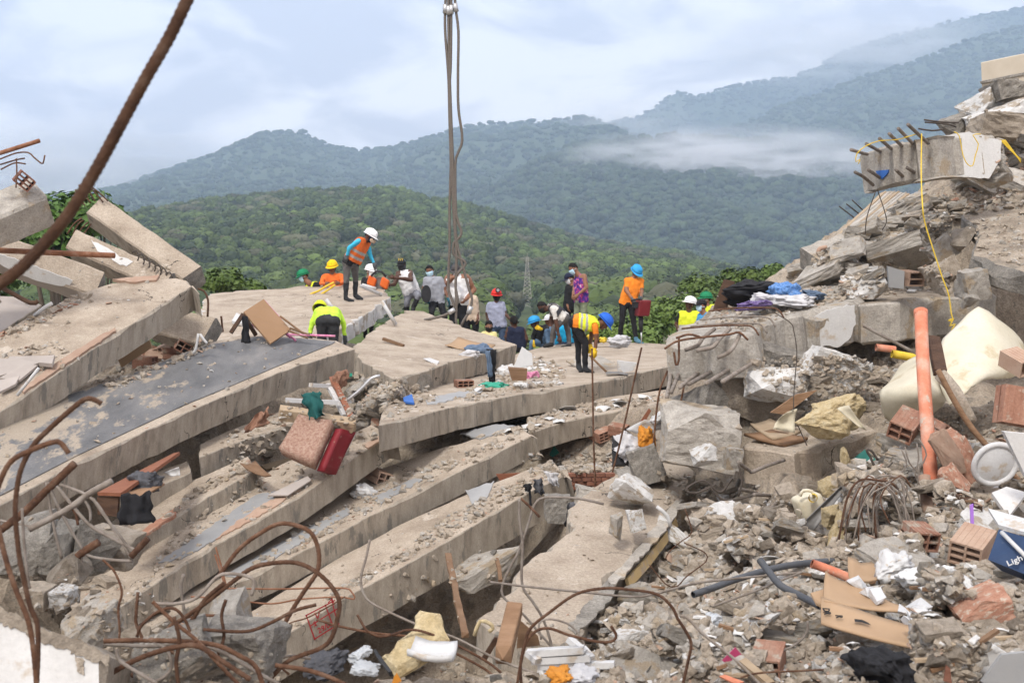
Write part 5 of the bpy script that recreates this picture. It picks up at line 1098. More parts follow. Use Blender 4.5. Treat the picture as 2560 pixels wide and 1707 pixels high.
tg = [
 ('big rusty loop arching over the lower slabs', [(545, 1440), (594, 1375), (649, 1332), (698, 1309), (741, 1311), (777, 1330), (796, 1362), (797, 1397), (788, 1435), (758, 1481), (736, 1520), (706, 1574), (676, 1626), (636, 1662), (600, 1720)], 5.6, .0125, 'rust'),
 ('wide rusty loop swinging round the spray painted marks', [(440, 1560), (507, 1509), (583, 1449), (632, 1420), (687, 1404), (741, 1409), (793, 1431), (831, 1466), (848, 1506), (845, 1552), (829, 1594), (801, 1617), (752, 1637), (711, 1661), (650, 1720)], 5.3, .0125, 'rust'),
 ('heavy rusty bar sweeping right along the bottom tangle', [(258, 1600), (350, 1600), (463, 1602), (545, 1615), (600, 1640), (640, 1668), (662, 1720)], 4.9, .0125, 'rust'),
 ('grey rusty bar lying just under the heavy sweeping bar', [(262, 1610), (380, 1612), (480, 1608), (560, 1632), (640, 1680), (720, 1720)], 5.0, .0105, 'rebar_grey'),
 ('rusty bar curving up from the lower left of the tangle', [(255, 1696), (340, 1652), (422, 1622), (490, 1616), (560, 1650), (626, 1700)], 4.7, .013, 'rust'),
 ('rusty bar diving from the tangle knot to the bottom edge', [(381, 1506), (436, 1552), (490, 1599), (545, 1656), (610, 1720)], 4.8, .0095, 'rust'),
 ('bar bent back like a hairpin in the tangle', [(381, 1506), (440, 1510), (490, 1490), (540, 1440), (575, 1432), (620, 1440), (636, 1456), (632, 1490)], 5.2, .009, 'rebar_grey'),
 ('dark bar hanging in the middle of the tangle', [(436, 1540), (446, 1600), (438, 1650), (444, 1720)], 4.7, .010, 'rust'),
 ('bar rising steeply through the tangle to the big loop', [(330, 1690), (400, 1640), (470, 1560), (510, 1500), (560, 1455)], 5.3, .0125, 'rust'),
 ('crooked bar dropping left of the tangle knot', [(345, 1590), (352, 1560), (395, 1528), (440, 1520), (470, 1560), (480, 1620)], 5.1, .0085, 'rust'),
 ('short bar end poking out at the tangle left', [(292, 1620), (296, 1650), (330, 1672), (390, 1706)], 4.6, .009, 'rebar_grey'),
 ('bar crossing behind the tangle from the right', [(690, 1660), (760, 1672), (820, 1690), (880, 1720)], 4.9, .012, 'rust'),
 ('twisted bar at the bottom of the tangle', [(500, 1700), (540, 1640), (560, 1590), (552, 1540), (566, 1500)], 5.1, .009, 'rust'),
 ('thin rusty upright rod left of the big loop', [(541, 1367), (556, 1420), (570, 1465), (610, 1560), (643, 1640)], 6.6, .0062, 'rust_or'),
 ('thin rusty upright rod beside the first one', [(538, 1383), (560, 1455), (583, 1525), (627, 1634)], 6.5, .0062, 'rust_or'),
 ('long thin stirrup reaching right from the tangle', [(480, 1489), (562, 1496), (671, 1508), (752, 1497), (845, 1490), (888, 1496), (880, 1480), (862, 1470), (800, 1468), (687, 1472), (562, 1470)], 6.4, .0058, 'rust_or'),
 ('thin pale bar drooping in front of the graffiti slab', [(690, 1600), (720, 1560), (770, 1540), (830, 1508), (860, 1492)], 6.2, .005, 'rust'),
 ('pale grey bar hanging in a long curve right of the graffiti slab', [(924, 1346), (912, 1400), (905, 1440), (909, 1478), (930, 1505), (997, 1539), (1060, 1565), (1142, 1598), (1250, 1648), (1400, 1700)], 6.6, .0085, 'rebar_grey'),
 ('rusty bar with upturned end left of the foam board', [(894, 1536), (905, 1560), (922, 1578), (948, 1591), (985, 1586), (1020, 1577), (1070, 1582), (1169, 1625), (1240, 1670), (1290, 1720)], 6.3, .0085, 'rust'),
 ('rusty bar running right under the pale grey bar', [(790, 1545), (850, 1566), (940, 1580), (1060, 1598), (1140, 1630), (1220, 1680), (1260, 1720)], 6.5, .0085, 'rust'),
 ('upright bar in front of the fallen wall slab, leaning right', [(1298, 1245), (1301, 1300), (1305, 1362), (1308, 1457), (1332, 1503), (1360, 1544), (1379, 1601), (1395, 1690)], 7.4, .0075, 'rebar_grey'),
 ('bar bent at right angle above the pit', [(1509, 1257), (1460, 1250), (1411, 1245), (1362, 1246), (1340, 1262), (1321, 1313), (1294, 1381), (1268, 1435), (1256, 1471), (1263, 1498), (1305, 1533), (1349, 1580), (1381, 1625), (1430, 1690)], 7.7, .0075, 'rebar_grey'),
 ('short bar end beside the right angle bar', [(1302, 1243), (1325, 1266), (1348, 1289)], 7.6, .0075, 'rust'),
 ('big arch of rusty bar in the lower centre', [(1305, 1720), (1300, 1661), (1313, 1607), (1330, 1571), (1373, 1531), (1441, 1487), (1512, 1468), (1577, 1473), (1645, 1487), (1681, 1517), (1697, 1547), (1714, 1571), (1725, 1607), (1722, 1648), (1706, 1720)], 5.4, .0085, 'rust'),
 ('smaller rusty arch hooking up at its right end', [(1294, 1720), (1310, 1622), (1335, 1582), (1373, 1571), (1428, 1588), (1496, 1606), (1530, 1604), (1540, 1588), (1526, 1563)], 5.6, .0085, 'rust'),
 ('straight grey bar lying across the fallen wall slab', [(1223, 1452), (1332, 1468), (1468, 1483), (1577, 1490), (1640, 1482), (1736, 1457), (1845, 1443), (2008, 1430)], 7.2, .0065, 'rebar_grey'),
 ('grey bar rising to the right through the debris slope', [(1780, 1514), (1840, 1492), (1900, 1470), (1960, 1446), (2008, 1432)], 7.0, .006, 'rebar_grey'),
 ('bar running down right beside the white speckled slab', [(1701, 1541), (1712, 1538), (1725, 1550), (1763, 1588), (1840, 1653), (1910, 1720)], 5.2, .0075, 'rebar_grey'),
 ('curved dusty bar under the crushed carton', [(2019, 1552), (2016, 1582), (1990, 1610), (1945, 1632), (1872, 1652)], 5.6, .007, 'rebar_grey'),
 ('thin bar lying along the bottom right debris', [(1850, 1690), (1900, 1682), (2020, 1674), (2172, 1666)], 5.2, .006, 'rust'),
 ('thin loop of bar crossing the smaller arch', [(1352, 1600), (1350, 1560), (1372, 1548), (1420, 1562), (1452, 1590), (1462, 1630), (1440, 1690)], 5.9, .0065, 'rebar_grey'),
 ('slender upright rod in front of the shovel man', [(1480, 871), (1482, 990), (1484, 1100), (1488, 1212)], 14.6, .0105, 'rust'),
 ('slender leaning rod reaching the drill bit', [(1604, 868), (1578, 984), (1552, 1098), (1531, 1180)], 14.0, .0105, 'rust'),
 ('slender rod bending left of the rebar beam', [(1669, 926), (1650, 975), (1640, 1040), (1632, 1130)], 13.4, .0105, 'rust'),
 ('short slender rod below the rebar beam', [(1711, 960), (1703, 1000), (1694, 1045)], 12.8, .010, 'rust'),
 ('long ribbed bar slanting across the right beam to the orange pipe', [(2158, 814), (2230, 852), (2320, 898)], 11.8, .014, 'rebar_grey'),
 ('thin black wire hanging over the rebar beam', [(1920, 772), (1975, 806), (1985, 830), (1992, 880), (1988, 940), (1984, 1000), (1986, 1040), (2000, 1075), (2020, 1120), (2035, 1170)], 11.9, .005, 'wire'),
 ('thick black cable looping over the teal patch', [(2270, 1195), (2225, 1180), (2190, 1168), (2175, 1140), (2166, 1125), (2178, 1126), (2195, 1150)], 10.0, .010, 'wire'),
 ('thin bent wire beside the yellow painted wall edge', [(1712, 1270), (1728, 1318), (1726, 1336), (1700, 1355), (1672, 1380), (1664, 1396)], 9.8, .0045, 'rust'),
 ('bent wire lying on the dusty debris slope', [(1624, 1412), (1645, 1440), (1666, 1464), (1690, 1462), (1720, 1440), (1763, 1400), (1764, 1384), (1740, 1366), (1712, 1356)], 8.8, .0045, 'rust'),
 ('pipe stub bent down at the left end of the slanting beam', [(2067, 618), (2050, 622), (2046, 634), (2053, 652)], 15.9, .028, 'clay_pale'),
]
for lb, pts, d, r, m in tg: rod(lb, [(q[0] + random.uniform(-3, 3), q[1] + random.uniform(-3, 3), *q[2:]) for q in pts] if d < 9 else pts, d, r * (.74 if d < 7 else 1), m, step=.011 if d < 7 else .02, rib=.15 if r > .006 and d < 9 else 0)
for k in range(12):
    r = random.Random(400 + k); x0 = r.uniform(270, 560); y0 = r.uniform(1560, 1690); pts = [(x0, y0)]; a_ = r.uniform(-.9, .9)
    for q in range(5): a_ += r.uniform(-.75, .75); x0 += math.cos(a_) * r.uniform(35, 75); y0 += math.sin(a_) * r.uniform(25, 60); pts.append((x0, y0))
    rod('thin kinked rusty bar in the bottom left tangle', pts, 4.9 + .09 * k, r.uniform(.0045, .0075), 'rust' if k % 3 else 'rebar_grey', step=.011, rib=.14, group='thin kinked bars in the bottom left tangle')
# rebar that sticks out of beams and columns (parts of them)
def stick(par_, lst, d, r, m='rebar_grey', rib=.08):
    for pts in lst: rod(None, pts, d, r, m, 'rebar', par_, step=.03, rib=rib)
stick(s17, [[(1880, 908, 13.0), (1806, 954, 12.0)], [(1832, 918, 13.2), (1766, 958, 12.1)], [(1787, 924, 13.3), (1722, 960, 12.2)], [(1752, 926, 13.4), (1700, 968, 12.3)], [(1702, 922, 13.5), (1678, 980, 12.5)], [(1680, 917, 13.6), (1667, 996, 12.6)]], 13, .021, rib=.05)
stick(s17, [[(1787, 822, 13.05), (1755, 847, 12.9), (1746, 862, 12.85), (1714, 875, 12.95)], [(1825, 822, 13.0), (1799, 847, 12.82), (1780, 868, 12.75), (1741, 876, 12.8)], [(1850, 835, 12.8), (1836, 864, 12.7), (1820, 882, 12.65), (1794, 894, 12.7)]], 13, .020, 'rebar_grey', rib=.05)
stick(s17, [[(1661, 872), (1696, 852), (1766, 842), (1822, 836), (1848, 831), (1870, 850)], [(1690, 845), (1722, 836), (1750, 842)], [(1697, 845), (1697, 900), (1690, 912), (1685, 880)]], 12.75, .011, 'rust')
for k, y in enumerate((820, 811, 790, 776)):
    y += random.uniform(-5, 5); k = k * 1.6
    stick(s17, [[(1704 + 14 * k, y + 5, 13.4 + .1 * k), (1790 + 10 * k, y - 2, 13.3 + .1 * k), (1862 + 12 * k, y - 3, 13.1 + .05 * k), (1884 + 13 * k, y + 3, 12.95 + .05 * k), (1897 + 13 * k, y + 22, 12.9 + .05 * k)]], 13, .009, ('rust', 'rebar_grey')[int(k) % 2])
stick(s20, [[(2128, 375, 13.7), (2168, 386, 14.5)], [(2166, 360, 13.7), (2204, 381, 14.5)], [(2199, 347, 13.6), (2235, 378, 14.4)], [(2223, 335, 13.5), (2258, 368, 14.3)], [(2246, 322, 13.4), (2282, 359, 14.2)], [(2270, 312, 13.3), (2321, 359, 14.0)], [(2138, 431, 13.9), (2158, 442, 14.2), (2183, 463, 14.5)], [(2171, 425, 13.8), (2202, 446, 14.5)], [(2240, 425, 13.9), (2262, 446, 14.3)], [(2268, 420, 13.9), (2290, 434, 14.3)]], 14, .018)
stick(s20, [[(2190, 476, 14.5), (2168, 540, 14.4), (2163, 586, 14.4)], [(2194, 476, 14.5), (2212, 530, 14.4), (2216, 556, 14.4), (2205, 576, 14.4)]], 14, .006, 'wire')
for pts in ([(2310, 300), (2350, 305), (2397, 307)], [(2312, 306), (2370, 311), (2390, 318)], [(2296, 322), (2330, 327), (2358, 324)]): rod('loose bent bars lying on top of the overhanging beam', pts, 15.0, .010, 'wire', group='loose bars above the overhanging beam')
stick(s21, [[(2098, 516, 18.3), (2140, 548, 18.4)], [(2116, 510, 18.4), (2152, 538, 18.5)], [(2130, 500, 18.5), (2162, 530, 18.6)]], 18, .009, 'wire')
stick(col1, [[(188, 474), (200, 495), (212, 514)], [(197, 462), (212, 485), (226, 508)], [(210, 461), (224, 480), (238, 504)], [(229, 472), (243, 488), (258, 506)], [(230, 468), (250, 484), (270, 503)], [(205, 545), (185, 560), (168, 585)], [(210, 550), (196, 560), (182, 586)], [(220, 556), (205, 570), (192, 590)], [(228, 560), (215, 578), (205, 590)]], 19.4, .011, 'rust')
for k in range(7): stick(col2, [[(330 + 14 * k, 632 + 9 * k), (340 + 14 * k, 626 + 9 * k), (347 + 14 * k, 640 + 9 * k), (344 + 14 * k, 652 + 9 * k)]], 18.2, .010, 'wire')
stick(col4, [[(0, 398), (41, 383), (71, 382), (84, 393), (104, 409), (109, 404), (112, 388)], [(0, 412), (40, 400), (62, 396)], [(2, 424), (36, 408), (64, 410)], [(40, 470), (42, 430), (41, 396)]], 15.7, .009, 'rust')
rod('rusty white pipe end sticking up at the left edge', [(-60, 400), (0, 383), (99, 352)], 15.7, .027, 'rust_or', 'metal_pipe', cat='pipe')
rod('long rusty orange pipe lying across the leaning columns', [(-60, 624), (0, 626), (150, 633), (287, 639)], 16.6, .036, 'rust_or', 'metal_pipe', cat='pipe')
rod('dark metal tube under the leaning beam at the left edge', [(-40, 700), (0, 717), (76, 757), (95, 752)], 16.2, .03, 'wood_dark', 'metal_tube', cat='tube')
stick(s19, [[(1878, 1180, 11.5), (1845, 1155, 11.3)], [(1960, 1150, 11.4), (1915, 1165, 11.1), (1880, 1180, 11.0)], [(1960, 1236, 11.4), (1925, 1272, 10.9)], [(1890, 1232, 11.5), (1850, 1222, 11.2)], [(1925, 1238, 11.4), (1885, 1236, 11.1)]], 11.3, .016)
stick(s19, [[(1830, 1195), (1800, 1230), (1760, 1200), (1715, 1222), (1740, 1232), (1790, 1210)], [(1880, 1240), (1820, 1250), (1795, 1240), (1775, 1215)], [(1846, 1160), (1855, 1200), (1846, 1240)]], 11.0, .009, 'wire')
for k in range(16):                               # wires drooping over the smooth grey lump
    r = random.Random(k); x0 = 2090 + 14 * k * .6; pts = [(x0 + r.uniform(-10, 10), 1330 + r.uniform(-20, 30)), (2120 + 5 * k + r.uniform(-14, 14), 1255 + r.uniform(-18, 18)), (2150 + 6 * k + r.uniform(-12, 12), 1205 + r.uniform(-18, 14)), (2200 + 4 * k + r.uniform(-10, 20), 1200 + r.uniform(-10, 30)), (2235 + 2 * k + r.uniform(-10, 20), 1250 + r.uniform(-15, 40)), (2250 + 3 * k + r.uniform(-15, 15), 1330 + r.uniform(-20, 30))]
    rod('rusty wire in the tangle draped over the smooth grey lump', pts if k % 3 else pts[:4], 8.3 + .05 * (k % 5), .0055 if k % 4 else .008, 'rust' if k % 3 == 0 else 'rebar_grey', name='wire', cat='wire', group='wires draped over the smooth grey lump', step=.04)
for k in range(9):
    r = random.Random(50 + k); x0, y0 = 2240 + r.uniform(-30, 60), 1120 + r.uniform(-30, 100)
    rod('stiff dark wire in the nest left of the orange pipe', [(x0, y0), (x0 + r.uniform(-40, 40), y0 + 40), (x0 + r.uniform(-50, 50), y0 + 90), (x0 + r.uniform(-40, 60), y0 + 130)], 9.4, .006, 'wire' if k % 2 else 'rebar_grey', name='wire', cat='wire', group='wires left of the orange pipe', step=.04)
# lifting sling
sl = empty('lifting_sling', P(1150, 815, 24.6), 'four leg steel lifting sling hanging from above the frame', 'sling')
SD = 24.6
for pts in ([(1117, -60), (1113, 24), (1113, 80), (1119, 160), (1122, 215), (1124, 300), (1127, 400), (1126, 450), (1124, 520), (1124, 620), (1122, 660), (1121, 700), (1122, 727), (1132, 754), (1138, 773)],
            [(1123, -60), (1121, 27), (1123, 150), (1128, 300), (1132, 400), (1130, 450), (1134, 530), (1138, 590), (1141, 633), (1140, 687), (1139, 720), (1144, 747), (1139, 769), (1123, 783), (1094, 793), (1060, 800)],
            [(1127, -60), (1128, 26), (1127, 150), (1124, 230), (1128, 350), (1133, 430), (1137, 520), (1139, 580), (1145, 620), (1153, 651), (1165, 695), (1173, 725), (1180, 747), (1174, 777), (1161, 798), (1152, 816)],
            [(1133, -60), (1139, 20), (1146, 80), (1145, 180), (1146, 270), (1155, 335), (1153, 365), (1140, 395), (1138, 440), (1141, 540), (1153, 575), (1150, 592), (1134, 608), (1134, 635), (1148, 645), (1161, 653), (1163, 663), (1146, 682), (1139, 700), (1141, 760), (1140, 800), (1144, 826)]):
    rod(None, pts, SD, .026, 'cable', 'cable', sl, step=.12)
for a, b in (((1113, 12), (1113, 34)), ((1121, 16), (1121, 38)), ((1128, 14), (1128, 36)), ((1137, 10), (1141, 30)), ((1122, 782), (1137, 773)), ((1171, 784), (1178, 766))): rod(None, [a, b], SD - .02, .047, 'alu', 'ferrule', sl)
# ropes
rod('yellow rope hanging from the overhanging beam to the cream sheet', [(2304, 335, 13.7), (2303, 430, 13.2), (2306, 509), (2312, 556), (2335, 630), (2356, 694), (2372, 738), (2378, 783), (2382, 800), (2370, 802), (2384, 796), (2374, 815), (2388, 810), (2378, 826)], 12.3, .0065, 'rope_y', 'rope', cat='rope')
rod('yellow rope looped over the white painted beam side', [(2385, 330), (2398, 340), (2408, 390), (2420, 412), (2432, 414), (2438, 390), (2446, 360), (2432, 338), (2452, 336)], 13.75, .0055, 'rope_y', 'rope', cat='rope')
rod('yellow rope dangling in a loop at the beam\'s broken end', [(2290, 336), (2240, 350), (2200, 352), (2165, 365), (2142, 385), (2140, 405), (2150, 398), (2146, 410)], 13.6, .0055, 'rope_y', 'rope', cat='rope')
for k in range(4): rod('frayed yellow rope strands beside the white beam side', [(2500 + 4 * k, 350), (2512 + 6 * k, 362 + 4 * k), (2530 + 5 * k, 380 + 5 * k), (2552, 398 + 3 * k)], 14.4, .006, 'rope_y', 'rope', cat='rope', group='frayed yellow rope strands')
rod('yellow cord coiled on the slab below the orange overalls', [(835, 706), (815, 716), (795, 728), (777, 735), (775, 742), (790, 742), (812, 730), (838, 712)], feet_depth(805, 730, 26) - .25, .022, 'rope_y', 'rope', cat='rope')
# ------------------------------------------------------------------ things lying about
def lay(name, label, quad, t, m, cat, lift=.02, nrm=None, bend=0.0, seg=1, parent=None, group=None, cpx=None):
    cx = sum(q[0] for q in quad) / 4; cy = sum(q[1] for q in quad) / 4; h, n = hit(*(cpx or (cx, cy)))
    if h is None: h, n = P(cx, cy, 12), Vector((0, -.5, .8))
    if nrm is not None: n = Vector(nrm).normalized()
    else: n = (n + Vector((0, -.25, .5))).normalized()
    o_ = h + n * lift
    return uv_plate(name, label, [rp(o_, n, q[0], q[1]) for q in quad], t, M[m], cat, parent, bend, seg, group=group)
def stand(name, label, quad, t, m, cat, D=None, bend=0.0, seg=1, parent=None):
    if D is None:
        h, n = hit(sum(q[0] for q in quad) / 4, max(q[1] for q in quad)); D = (h.y if h is not None else 12) - .12
    return uv_plate(name, label, [P(q[0], q[1], D + (q[2] if len(q) > 2 else 0)) for q in quad], t, M[m], cat, parent, bend, seg)
CLOTH = [hull_mesh(500 + i, 22, 3, .20) for i in range(6)]
for me in CLOTH: me.polygons.foreach_set('use_smooth', [True] * len(me.polygons))
_k = [0]
def heapcloth(name, label, cx, cy, wpx, hpx, m, D=None, depth=None, ang=0, cat='clothing', group=None):
    h, n = hit(cx, cy); d = D or ((h.y - .06) if h is not None else 12)
    o = chunk(label, cx, cy, wpx, hpx, d, m, depth or wpx * d / F * .7, ang, name, cat, group, CLOTH, False); return o
def hang(name, label, quad, m, D, t=.012, amp=.03, seg=10, cat='clothing', parent=None):
    """hanging cloth: wavy sheet through four photo points"""
    a, b, c, d = [P(q[0], q[1], D + (q[2] if len(q) > 2 else 0)) for q in quad]; V = []; W2 = seg + 1; sd = len(label or name)
    for side in (0, 1):
        for j in range(W2):
            for i in range(W2):
                u, v = i / seg, j / seg; p = a.lerp(b, u).lerp(d.lerp(c, u), v); ph = u * 9 + noise.noise(Vector((u * 3, v * 2, sd))) * 3
                p += Vector((noise.noise(Vector((u * 3, v * 4, sd + 3))) * amp * .8, math.sin(ph) * amp * (.4 + .6 * v) + side * t, noise.noise(Vector((u * 4, v, sd + 7))) * amp * .8)); V.append(p)
    k = W2 * W2; Fc = []
    for j in range(seg):
        for i in range(seg):
            q = j * W2 + i; Fc.append((q, q + 1, q + W2 + 1, q + W2)); Fc.append((k + q, k + q + W2, k + q + W2 + 1, k + q + 1))
    edge = [i for i in range(W2)] + [j * W2 + seg for j in range(1, W2)] + [seg * W2 + i for i in range(seg - 1, -1, -1)] + [j * W2 for j in range(seg - 1, 0, -1)]
    for i in range(len(edge)): x, y = edge[i], edge[(i + 1) % len(edge)]; Fc.append((y, x, k + x, k + y))
    o = new_obj(name, V, Fc, M[m], parent, True)
    if parent is None: tag(o, label, cat)
    return o
def hbrick_geo(L_=.30, Wd=.20, H_=.15, nx_=2, nz_=2, t=.014):
    m = MB(); X, Y, Z = Vector((1, 0, 0)), Vector((0, 1, 0)), Vector((0, 0, 1))
    for i in range(nx_ + 1):
        m.add(*box_geo((-Wd / 2 + Wd * i / nx_, 0, 0), X * t / 2, Y * L_ / 2, Z * (H_ / 2 - t / 2 - .001)))
    for k in range(nz_ + 1):
        m.add(*box_geo((0, 0, -H_ / 2 + H_ * k / nz_), X * (Wd / 2 + t / 2), Y * (L_ / 2 - (.002 if 0 < k < nz_ else 0)), Z * t / 2))
    for q in range(5):                            # combed grooves
        m.add(*box_geo((-Wd / 2 + Wd * (q + .5) / 5, 0, H_ / 2 + t / 2), X * .004, Y * L_ / 2 * .99, Z * .003))
    return m
_hb = {}
def hbrick(label, px, py, size=1.0, rot=(0, 0, 0), m='clay', nx_=2, nz_=2, D=None, group=None, L_=.30, stat=False):
    k = (nx_, nz_, m, L_)
    if k not in _hb:
        g = hbrick_geo(L_, .20 if nx_ < 3 else .27, .15, nx_, nz_); me = bpy.data.meshes.new('hollow_brick'); me.from_pydata([tuple(v) for v in g.v], [], g.f); me.materials.append(M[m]); _hb[k] = me
    h, n = hit(px, py); p = P(px, py, D) if D else (h + Vector((0, -.04, .03)) if h is not None else P(px, py, 12))
    o = bpy.data.objects.new('hollow_brick', _hb[k]); COL.objects.link(o); o.location = p; o.scale = (size,) * 3; o.rotation_euler = [math.radians(a) for a in rot]; o['_o'] = tuple(p)
    return tag(o, label, 'brick', group)
def text_on(s, parent, o_, X, Y, size, m, name='lettering', ext=.0015, bold=0.0):
    cu = bpy.data.curves.new('t', 'FONT'); cu.body = s; cu.size = 1.0; cu.extrude = .01; cu.offset = bold; cu.align_x = 'CENTER'; cu.align_y = 'CENTER'; cu.resolution_u = 2
    ob = bpy.data.objects.new('t', cu); COL.objects.link(ob); dg = bpy.context.evaluated_depsgraph_get(); me = ob.evaluated_get(dg).to_mesh()
    X, Y = Vector(X).normalized(), Vector(Y); Y = (Y - X * Y.dot(X)).normalized(); Z = X.cross(Y)
    V = [Vector(o_) + X * v.co.x * size + Y * v.co.y * size + Z * (v.co.z + .01) * (ext / .01) for v in me.vertices]; Fc = [tuple(p.vertices) for p in me.polygons]
    ob.evaluated_get(dg).to_mesh_clear(); bpy.data.objects.remove(ob); bpy.data.curves.remove(cu)
    return new_obj(name, V, Fc, m, parent)

# plaster, paint and crush zones on the big pieces
patch('white_paint', [(2346, 342), (2420, 330), (2502, 352), (2500, 400), (2470, 448), (2440, 446), (2346, 438)], M['paint_white'], s20, .012, 2.5)
patch('blue_paint', [(2192, 428), (2223, 424), (2222, 432), (2208, 448), (2202, 446)], M['royal'], s20, .02, 1)
patch('white_paint', [(2028, 800), (2050, 780), (2134, 760), (2140, 810), (2120, 850), (2095, 868), (2070, 862), (2022, 880), (2020, 850)], M['paint_white'], s17, .012, 4)
patch('white_plaster', [(228, 600), (262, 618), (300, 640), (333, 655), (318, 665), (300, 662), (270, 640), (245, 630)], M['paint_white'], col2, .01, 3)
patch('white_paint', [(-40, 620), (20, 640), (100, 670), (182, 702), (175, 716), (140, 712), (100, 705), (60, 688), (0, 662), (-40, 650)], M['paint_white'], col3, .01, 3)
patch('white_plaster', [(2190, 600), (2250, 582), (2320, 562), (2310, 585), (2262, 602), (2196, 614)], M['plaster'], s22, .012, 4)
patch('white_plaster', [(2118, 630), (2146, 616), (2150, 645), (2124, 652)], M['plaster'], s22, .012, 3)
patch('white_plaster', [(1650, 1300), (1690, 1250), (1705, 1252), (1690, 1290), (1645, 1350), (1600, 1395), (1560, 1440), (1520, 1470), (1518, 1450), (1570, 1400), (1615, 1345)], M['conc_lt'], s16, .012, 5, plane=True)
patch('grey_crush', [(1480, 1500), (1515, 1455), (1540, 1470), (1530, 1500), (1470, 1560), (1440, 1585), (1420, 1570)], M['conc_grey'], s16, .012, 6, plane=True)
patch('grey_crush', [(1540, 1180), (1600, 1152), (1660, 1150), (1640, 1200), (1600, 1230), (1560, 1215)], M['conc_grey'], s16, .012, 6, plane=True)
patch('grey_screed', [(1060, 1000), (1130, 985), (1210, 975), (1200, 985), (1130, 1000), (1070, 1015)], M['tile_grey'], s14, .012, 4, plane=True)
patch('grey_screed', [(560, 1440), (680, 1370), (790, 1310), (870, 1270), (880, 1282), (800, 1330), (690, 1395), (590, 1446)], M['tile_grey'], s10, .012, 3, plane=True)
patch('grey_screed', [(930, 1245), (1040, 1195), (1060, 1200), (950, 1260)], M['tile_grey'], s10, .012, 3, plane=True)
patch('grey_screed', [(1150, 1085), (1240, 1062), (1290, 1066), (1200, 1100)], M['tile_grey'], s10, .014, 3, plane=True)
patch('grey_screed', [(1165, 1228), (1235, 1205), (1225, 1240), (1180, 1262)], M['tile_grey'], s11, .012, 3, plane=True)
patch('grey_tile_floor', [(395, 1408), (480, 1350), (640, 1238), (720, 1225), (760, 1190), (700, 1235), (640, 1290), (480, 1385), (440, 1400)], M['tile_grey'], s9, .012, 3, plane=True)
patch('clay_strip', [(330, 1348), (400, 1298), (440, 1272), (440, 1290), (390, 1322), (335, 1362)], M['clay'], s8, .02, 3, plane=True)
patch('clay_strip', [(660, 1262), (740, 1215), (752, 1222), (690, 1268), (600, 1318), (540, 1350), (600, 1300)], M['clay_pale'], s9, .016, 3, plane=True)
patch('clay_strip', [(905, 1115), (965, 1085), (968, 1095), (920, 1122)], M['clay_pale'], s9, .016, 2, plane=True)
patch('crack_grime', [(1040, 960), (1052, 935), (1075, 940), (1080, 965), (1050, 985)], M['conc_grey'], s12, .015, 4)
patch('red_roof_tile', [(282, 703), (330, 697), (400, 692), (390, 704), (330, 710)], M['clay_pale'], s5, .03, 2, plane=True)
patch('clay_strip', [(240, 850), (288, 824), (290, 832), (180, 905), (60, 985), (54, 978), (150, 905)], M['clay_pale'], s5, .03, 2, plane=True)
for k, q in enumerate([[(-10, 900), (60, 905), (100, 912), (0, 945)], [(25, 896), (118, 894), (98, 912), (15, 910)], [(0, 950), (60, 915), (95, 918), (50, 955), ][:4], [(0, 985), (0, 955), (50, 945), (40, 965)]]):
    lay('floor_tile', 'dusty pinkish floor tile on the uppermost slab at the left edge', q, .03, 'pinkgrey', 'tile', .05, group='pinkish tiles on the uppermost slab')
lay('floor_tile', 'square pinkish tile propped against the red clay strip at left', [(98, 915), (108, 898), (138, 896), (132, 918)], .05, 'pinkgrey', 'tile', .08)
rod('white plastic strip leaning on the uppermost slab', [(43, 988), (97, 920)], 13.9, .018, 'white_plastic', 'plastic_strip', cat='strip', sharp=True)
rod('white metal bracket on the uppermost slab near the left columns', [(85, 790), (110, 770), (130, 758)], 16.6, .025, 'white_plastic', 'metal_bracket', cat='bracket')

# toppled board frame on the screed
fr = empty('toppled_cabinet', P(660, 850, 18.0), 'toppled cabinet with brown hardboard back lying on the screed slab', 'cabinet')
h0, n0 = hit(668, 858); Db = (h0.y if h0 is not None else 18) - .05
uv_plate('back_panel', None, [P(608, 783, Db + .15), P(658, 751, Db + .5), P(726, 828, Db + .15), P(675, 862, Db - .15)], .03, M['board'], parent=fr)
for a, b, m in (((608, 785, .12), (577, 832, -.0), 'wood_dark'), ((610, 790, .1), (640, 838, .2), 'wood_dark'), ((658, 753, .5), (700, 800, .5), 'pink')):
    g = tube_geo([P(a[0], a[1], Db + a[2]), P(b[0], b[1], Db + b[2])], .035, 4); new_obj('frame_rail', g[0], g[1], M[m], fr)
for k in range(7):
    x = 640 + 14 * k; y = 818 - 3 * k + (k % 2) * 6 if k < 4 else 790 + 8 * k
    g = tube_geo([P(x - 10, y - 8, Db + .3), P(x + 16, y + 14, Db + .25)], .018, 4); new_obj('pink_slat', g[0], g[1], M['pink'], fr)
for a, b in (((722, 836), (838, 840)), ((720, 826), (770, 845)), ((724, 820), (790, 843)), ((700, 790), (760, 835))):
    rod('thin pink and brown stick beside the toppled cabinet', [a, b], Db + .1, .016, 'pink' if a[1] == 836 else 'wood', 'wood_stick', cat='stick', group='sticks beside the toppled cabinet')
hang('cloth', 'black cloth draped over the leg of the toppled cabinet', [(606, 790), (618, 790), (627, 858), (603, 860)], 'black_cloth', Db - .02, amp=.03)
lay('plastic_tray', 'pale lilac tray behind the toppled cabinet', [(580, 808), (592, 788), (622, 800), (605, 815)], .05, 'white_plastic', 'tray', .1)

